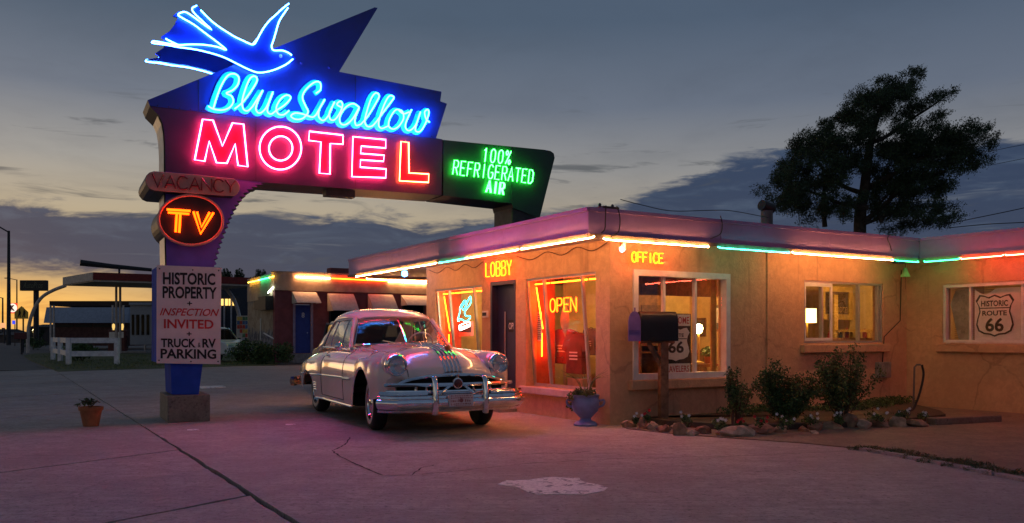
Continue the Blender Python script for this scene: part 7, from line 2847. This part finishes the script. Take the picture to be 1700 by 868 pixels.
bush('mural_bush', G(418, 604), 1.05, 1.15, 2600, .06, 'left dark bush in front of the painted end wall', 31)
bush('mural_bush', G(455, 604), .95, 1.0, 2400, .06, 'right dark bush at the corner of the room wing', 32)
bush('fence_bush', G(137, 600), .85, .95, 1600, .06, 'dark bush behind the white rail fence', 33)
bush('kerb_bush', G(55, 580), 1.2, 1.3, 900, .09, 'dark scrub at the foot of the shop sign pole', 34)


def far_tree(name, px, ybase, ytop, wpx, d, n, size, label, seed):
    p = at(px, 557, d)
    o = thing(name, (p.x, p.y, 0), label, 'tree', 'trees on the horizon')
    zt = at(px, ytop, d).z
    rx = wpx / FPX * d / 2
    MB().tube([Vector((p.x, p.y, 0)), Vector((p.x + .2, p.y, zt * .7))], .28, 7, r1=.1).build('trunk', m_twig, o)
    r = random.Random(seed)
    cl = []
    for _ in range(30):
        a = r.uniform(-1, 1)
        cl.append((Vector((p.x + a * rx * .8, p.y + r.uniform(-1, 1) * rx * .5, zt * (.93 - .45 * r.random() - .25 * a * a))), (rx * .24, rx * .24, zt * .09), 1))
    leaves('crown', cl, n, size, [m_leafB, m_treeleaf], o, seed=seed)


m_treeleaf = M('tree_leaf_dark', (.030, .045, .028), .7, var=.3)
far_tree('horizon_tree', 388, 560, 440, 66, 90, 6000, .14, 'dark tree behind the station right of the information board', 41)
far_tree('horizon_tree', 432, 560, 446, 52, 95, 4500, .14, 'dark tree over the neon edged end of the room wing', 42)
far_tree('horizon_tree', 62, 560, 540, 20, 110, 500, .2, 'small dark tree beside the flat canopy', 43)

def sprays(parent, clumps, n, k):
    """feathery juniper sprays: short rows of scale leaves that point up and to the right"""
    r = np.random.default_rng(50)
    w = np.array([c[2] for c in clumps], float)
    w /= w.sum()
    idx = r.choice(len(clumps), n, p=w)
    C = np.array([tuple(c[0]) for c in clumps])[idx]
    S = np.array([c[1] for c in clumps])[idx]
    P = C + np.clip(r.normal(size=(n, 3)), -2.0, 2.0) * S * .56
    d = np.array([.50, 0, .62]) + r.normal(size=(n, 3)) * .42
    d /= np.linalg.norm(d, axis=1)[:, None]
    L = r.uniform(.14, .38, n)
    t = np.linspace(-.5, .5, k)
    Q = P[:, None, :] + d[:, None, :] * (t[None, :, None] * L[:, None, None])
    wid = (.055 * (1.05 - np.abs(t) * 1.5))[None, :, None]
    Q = Q + r.normal(size=(n, k, 3)) * wid * .8
    Q = Q.reshape(-1, 3)
    m = n * k
    a = np.repeat(d, k, axis=0) + r.normal(size=(m, 3)) * .6
    a /= np.linalg.norm(a, axis=1)[:, None]
    b = np.cross(a, r.normal(size=(m, 3)))
    b /= np.linalg.norm(b, axis=1)[:, None] + 1e-9
    sz = (.030 * (.6 + .8 * r.random(m)))[:, None]
    V = np.stack([Q - a * sz, Q + b * sz * .42, Q + a * sz, Q - b * sz * .42], axis=1).reshape(-1, 3) - np.array(tuple(LOC[parent.name]))
    me = bpy.data.meshes.new('crown')
    me.vertices.add(4 * m)
    me.vertices.foreach_set('co', V.astype(np.float32).ravel())
    me.loops.add(4 * m)
    me.loops.foreach_set('vertex_index', np.arange(4 * m, dtype=np.int32))
    me.polygons.add(m)
    me.polygons.foreach_set('loop_start', np.arange(0, 4 * m, 4, dtype=np.int32))
    me.polygons.foreach_set('loop_total', np.full(m, 4, dtype=np.int32))
    me.materials.append(m_treeleaf)
    me.materials.append(m_leafB)
    me.polygons.foreach_set('material_index', r.integers(0, 2, m).astype(np.int32))
    me.update(calc_edges=True)
    o = bpy.data.objects.new('crown', me)
    COL.objects.link(o)
    o.parent = parent
    return o


# the big wind-swept juniper behind the office
TD = 30.0
FT = depth_frame(TD)
tc_ = lambda x, y: (1260 + x / 2.893, 100 + y / 2.893)
tree = thing('juniper_tree', (at(1440, 557, TD).x, TD, 0), 'big dark wind-swept tree rising behind the office roof', 'tree')


def tp(x, y, dy=0.0):
    X, Y = tc_(x, y)
    u, z = FT.px(X, Y)
    return Vector((u, TD + dy, z))


m_bark = M('juniper_bark', (.05, .038, .03), .9, var=.3, scale=8)
lb_ = tp(485, 800)
MB().tube(catmull([Vector((lb_.x, TD, 0)), tp(485, 780), tp(505, 640), tp(520, 500), tp(540, 380), tp(570, 270), tp(620, 170), tp(700, 110)], 6), .24, 9, r1=.03).build('trunk', m_bark, tree, smooth=True)
for lim, r0 in (([(510, 620), (620, 560), (760, 480), (900, 430), (1010, 400)], .16), ([(540, 400), (640, 350), (740, 280), (830, 220), (880, 180)], .12), ([(500, 640), (420, 600), (330, 520), (250, 420), (260, 340)], .14), ([(495, 720), (380, 700), (240, 640), (120, 610)], .14), ([(490, 780), (600, 700), (680, 600), (800, 560), (940, 520)], .15), ([(560, 300), (500, 250), (440, 230)], .08), ([(490, 790), (580, 760), (700, 720), (850, 740)], .10), ([(560, 780), (600, 690), (660, 600)], .12), ([(345, 790), (335, 640), (300, 520)], .13)):
    q = catmull([tp(x, y, random.uniform(-.6, .6)) for x, y in lim], 5)
    MB().tube(q, r0 * .7, 6, r1=.015).build('limb', m_bark, tree, smooth=True)
clump = [(590, 110, 30, 30), (560, 160, 50, 40), (640, 140, 60, 40), (720, 100, 55, 32), (760, 90, 30, 20), (500, 200, 60, 50), (440, 240, 55, 45), (400, 280, 45, 35), (560, 230, 70, 50), (640, 200, 55, 45), (470, 300, 60, 35), (680, 160, 40, 30),
         (790, 210, 60, 26), (850, 185, 45, 22), (740, 250, 45, 22), (700, 300, 35, 20), (840, 285, 40, 20), (800, 300, 50, 22), (600, 320, 40, 24), (690, 240, 30, 25),
         (265, 350, 40, 34), (230, 390, 50, 40), (330, 370, 60, 45), (410, 380, 60, 45), (470, 390, 60, 45), (200, 440, 55, 50), (290, 450, 70, 55), (380, 460, 65, 50), (160, 510, 55, 45), (240, 530, 70, 50), (330, 540, 65, 50), (120, 590, 55, 45), (200, 610, 70, 50), (290, 620, 70, 50), (110, 660, 55, 45), (190, 690, 70, 45), (290, 700, 70, 50), (380, 720, 50, 40), (400, 530, 55, 40), (450, 460, 40, 40), (430, 680, 40, 30),
         (600, 400, 60, 40), (680, 400, 70, 45), (760, 390, 70, 45), (840, 370, 70, 45), (900, 360, 60, 40), (960, 370, 60, 42), (1020, 370, 42, 38), (1045, 430, 34, 36), (1040, 500, 34, 30), (980, 440, 70, 50), (900, 430, 75, 50), (820, 440, 75, 50), (740, 460, 75, 50), (650, 470, 70, 50), (580, 480, 50, 50), (930, 500, 70, 36), (860, 520, 70, 45), (780, 540, 75, 50), (700, 560, 75, 50), (620, 560, 55, 45), (850, 580, 55, 35), (780, 620, 65, 40), (700, 640, 65, 40), (640, 640, 50, 40), (570, 640, 40, 40),
         (760, 700, 70, 36), (840, 730, 50, 32), (700, 720, 60, 40), (640, 720, 45, 36), (800, 780, 70, 30), (730, 780, 60, 30), (870, 770, 30, 22), (560, 720, 30, 34), (830, 660, 40, 26)]
cl = []
rt = random.Random(12)
for x, y, rx, ry in clump:
    for _ in range(9):
        a, q = rt.uniform(0, 6.28), math.sqrt(rt.random())
        xx, yy = x + math.cos(a) * rx * q, y + math.sin(a) * ry * q
        s_ = TD / FPX / 2.893
        k = rt.uniform(.40, .75)
        cl.append((tp(xx, yy, rt.uniform(-1.6, 1.6) * min(1.0, rx / 60)), (rx * s_ * k, rx * s_ * k, ry * s_ * k * .8), rx * ry * k))
sprays(tree, cl, 23000, 12)

# overhead wires on the right
m_wire = M('overhead_wire', (.02, .02, .025), .7)
for pts, lab in (([(1575, 378, 26), (1640, 372, 25), (1700, 369, 24), (1780, 364, 23)], 'lowest overhead wire over the right roof'),
                 ([(1570, 372, 26), (1700, 345, 24), (1800, 320, 22)], 'rising overhead wire at right over the wing roof'),
                 ([(1640, 275, 60), (1700, 263, 58), (1800, 245, 55)], 'faint upper overhead wire right of the big tree'),
                 ([(1640, 252, 60), (1700, 240, 58), (1800, 225, 55)], 'faintest topmost overhead wire right of big tree')):
    o = MB().tube(catmull([at(*q) for q in pts], 5), .012 if pts[0][2] < 40 else .016, 4).build('overhead_wire', m_wire)
    tag(o, lab, 'wire')
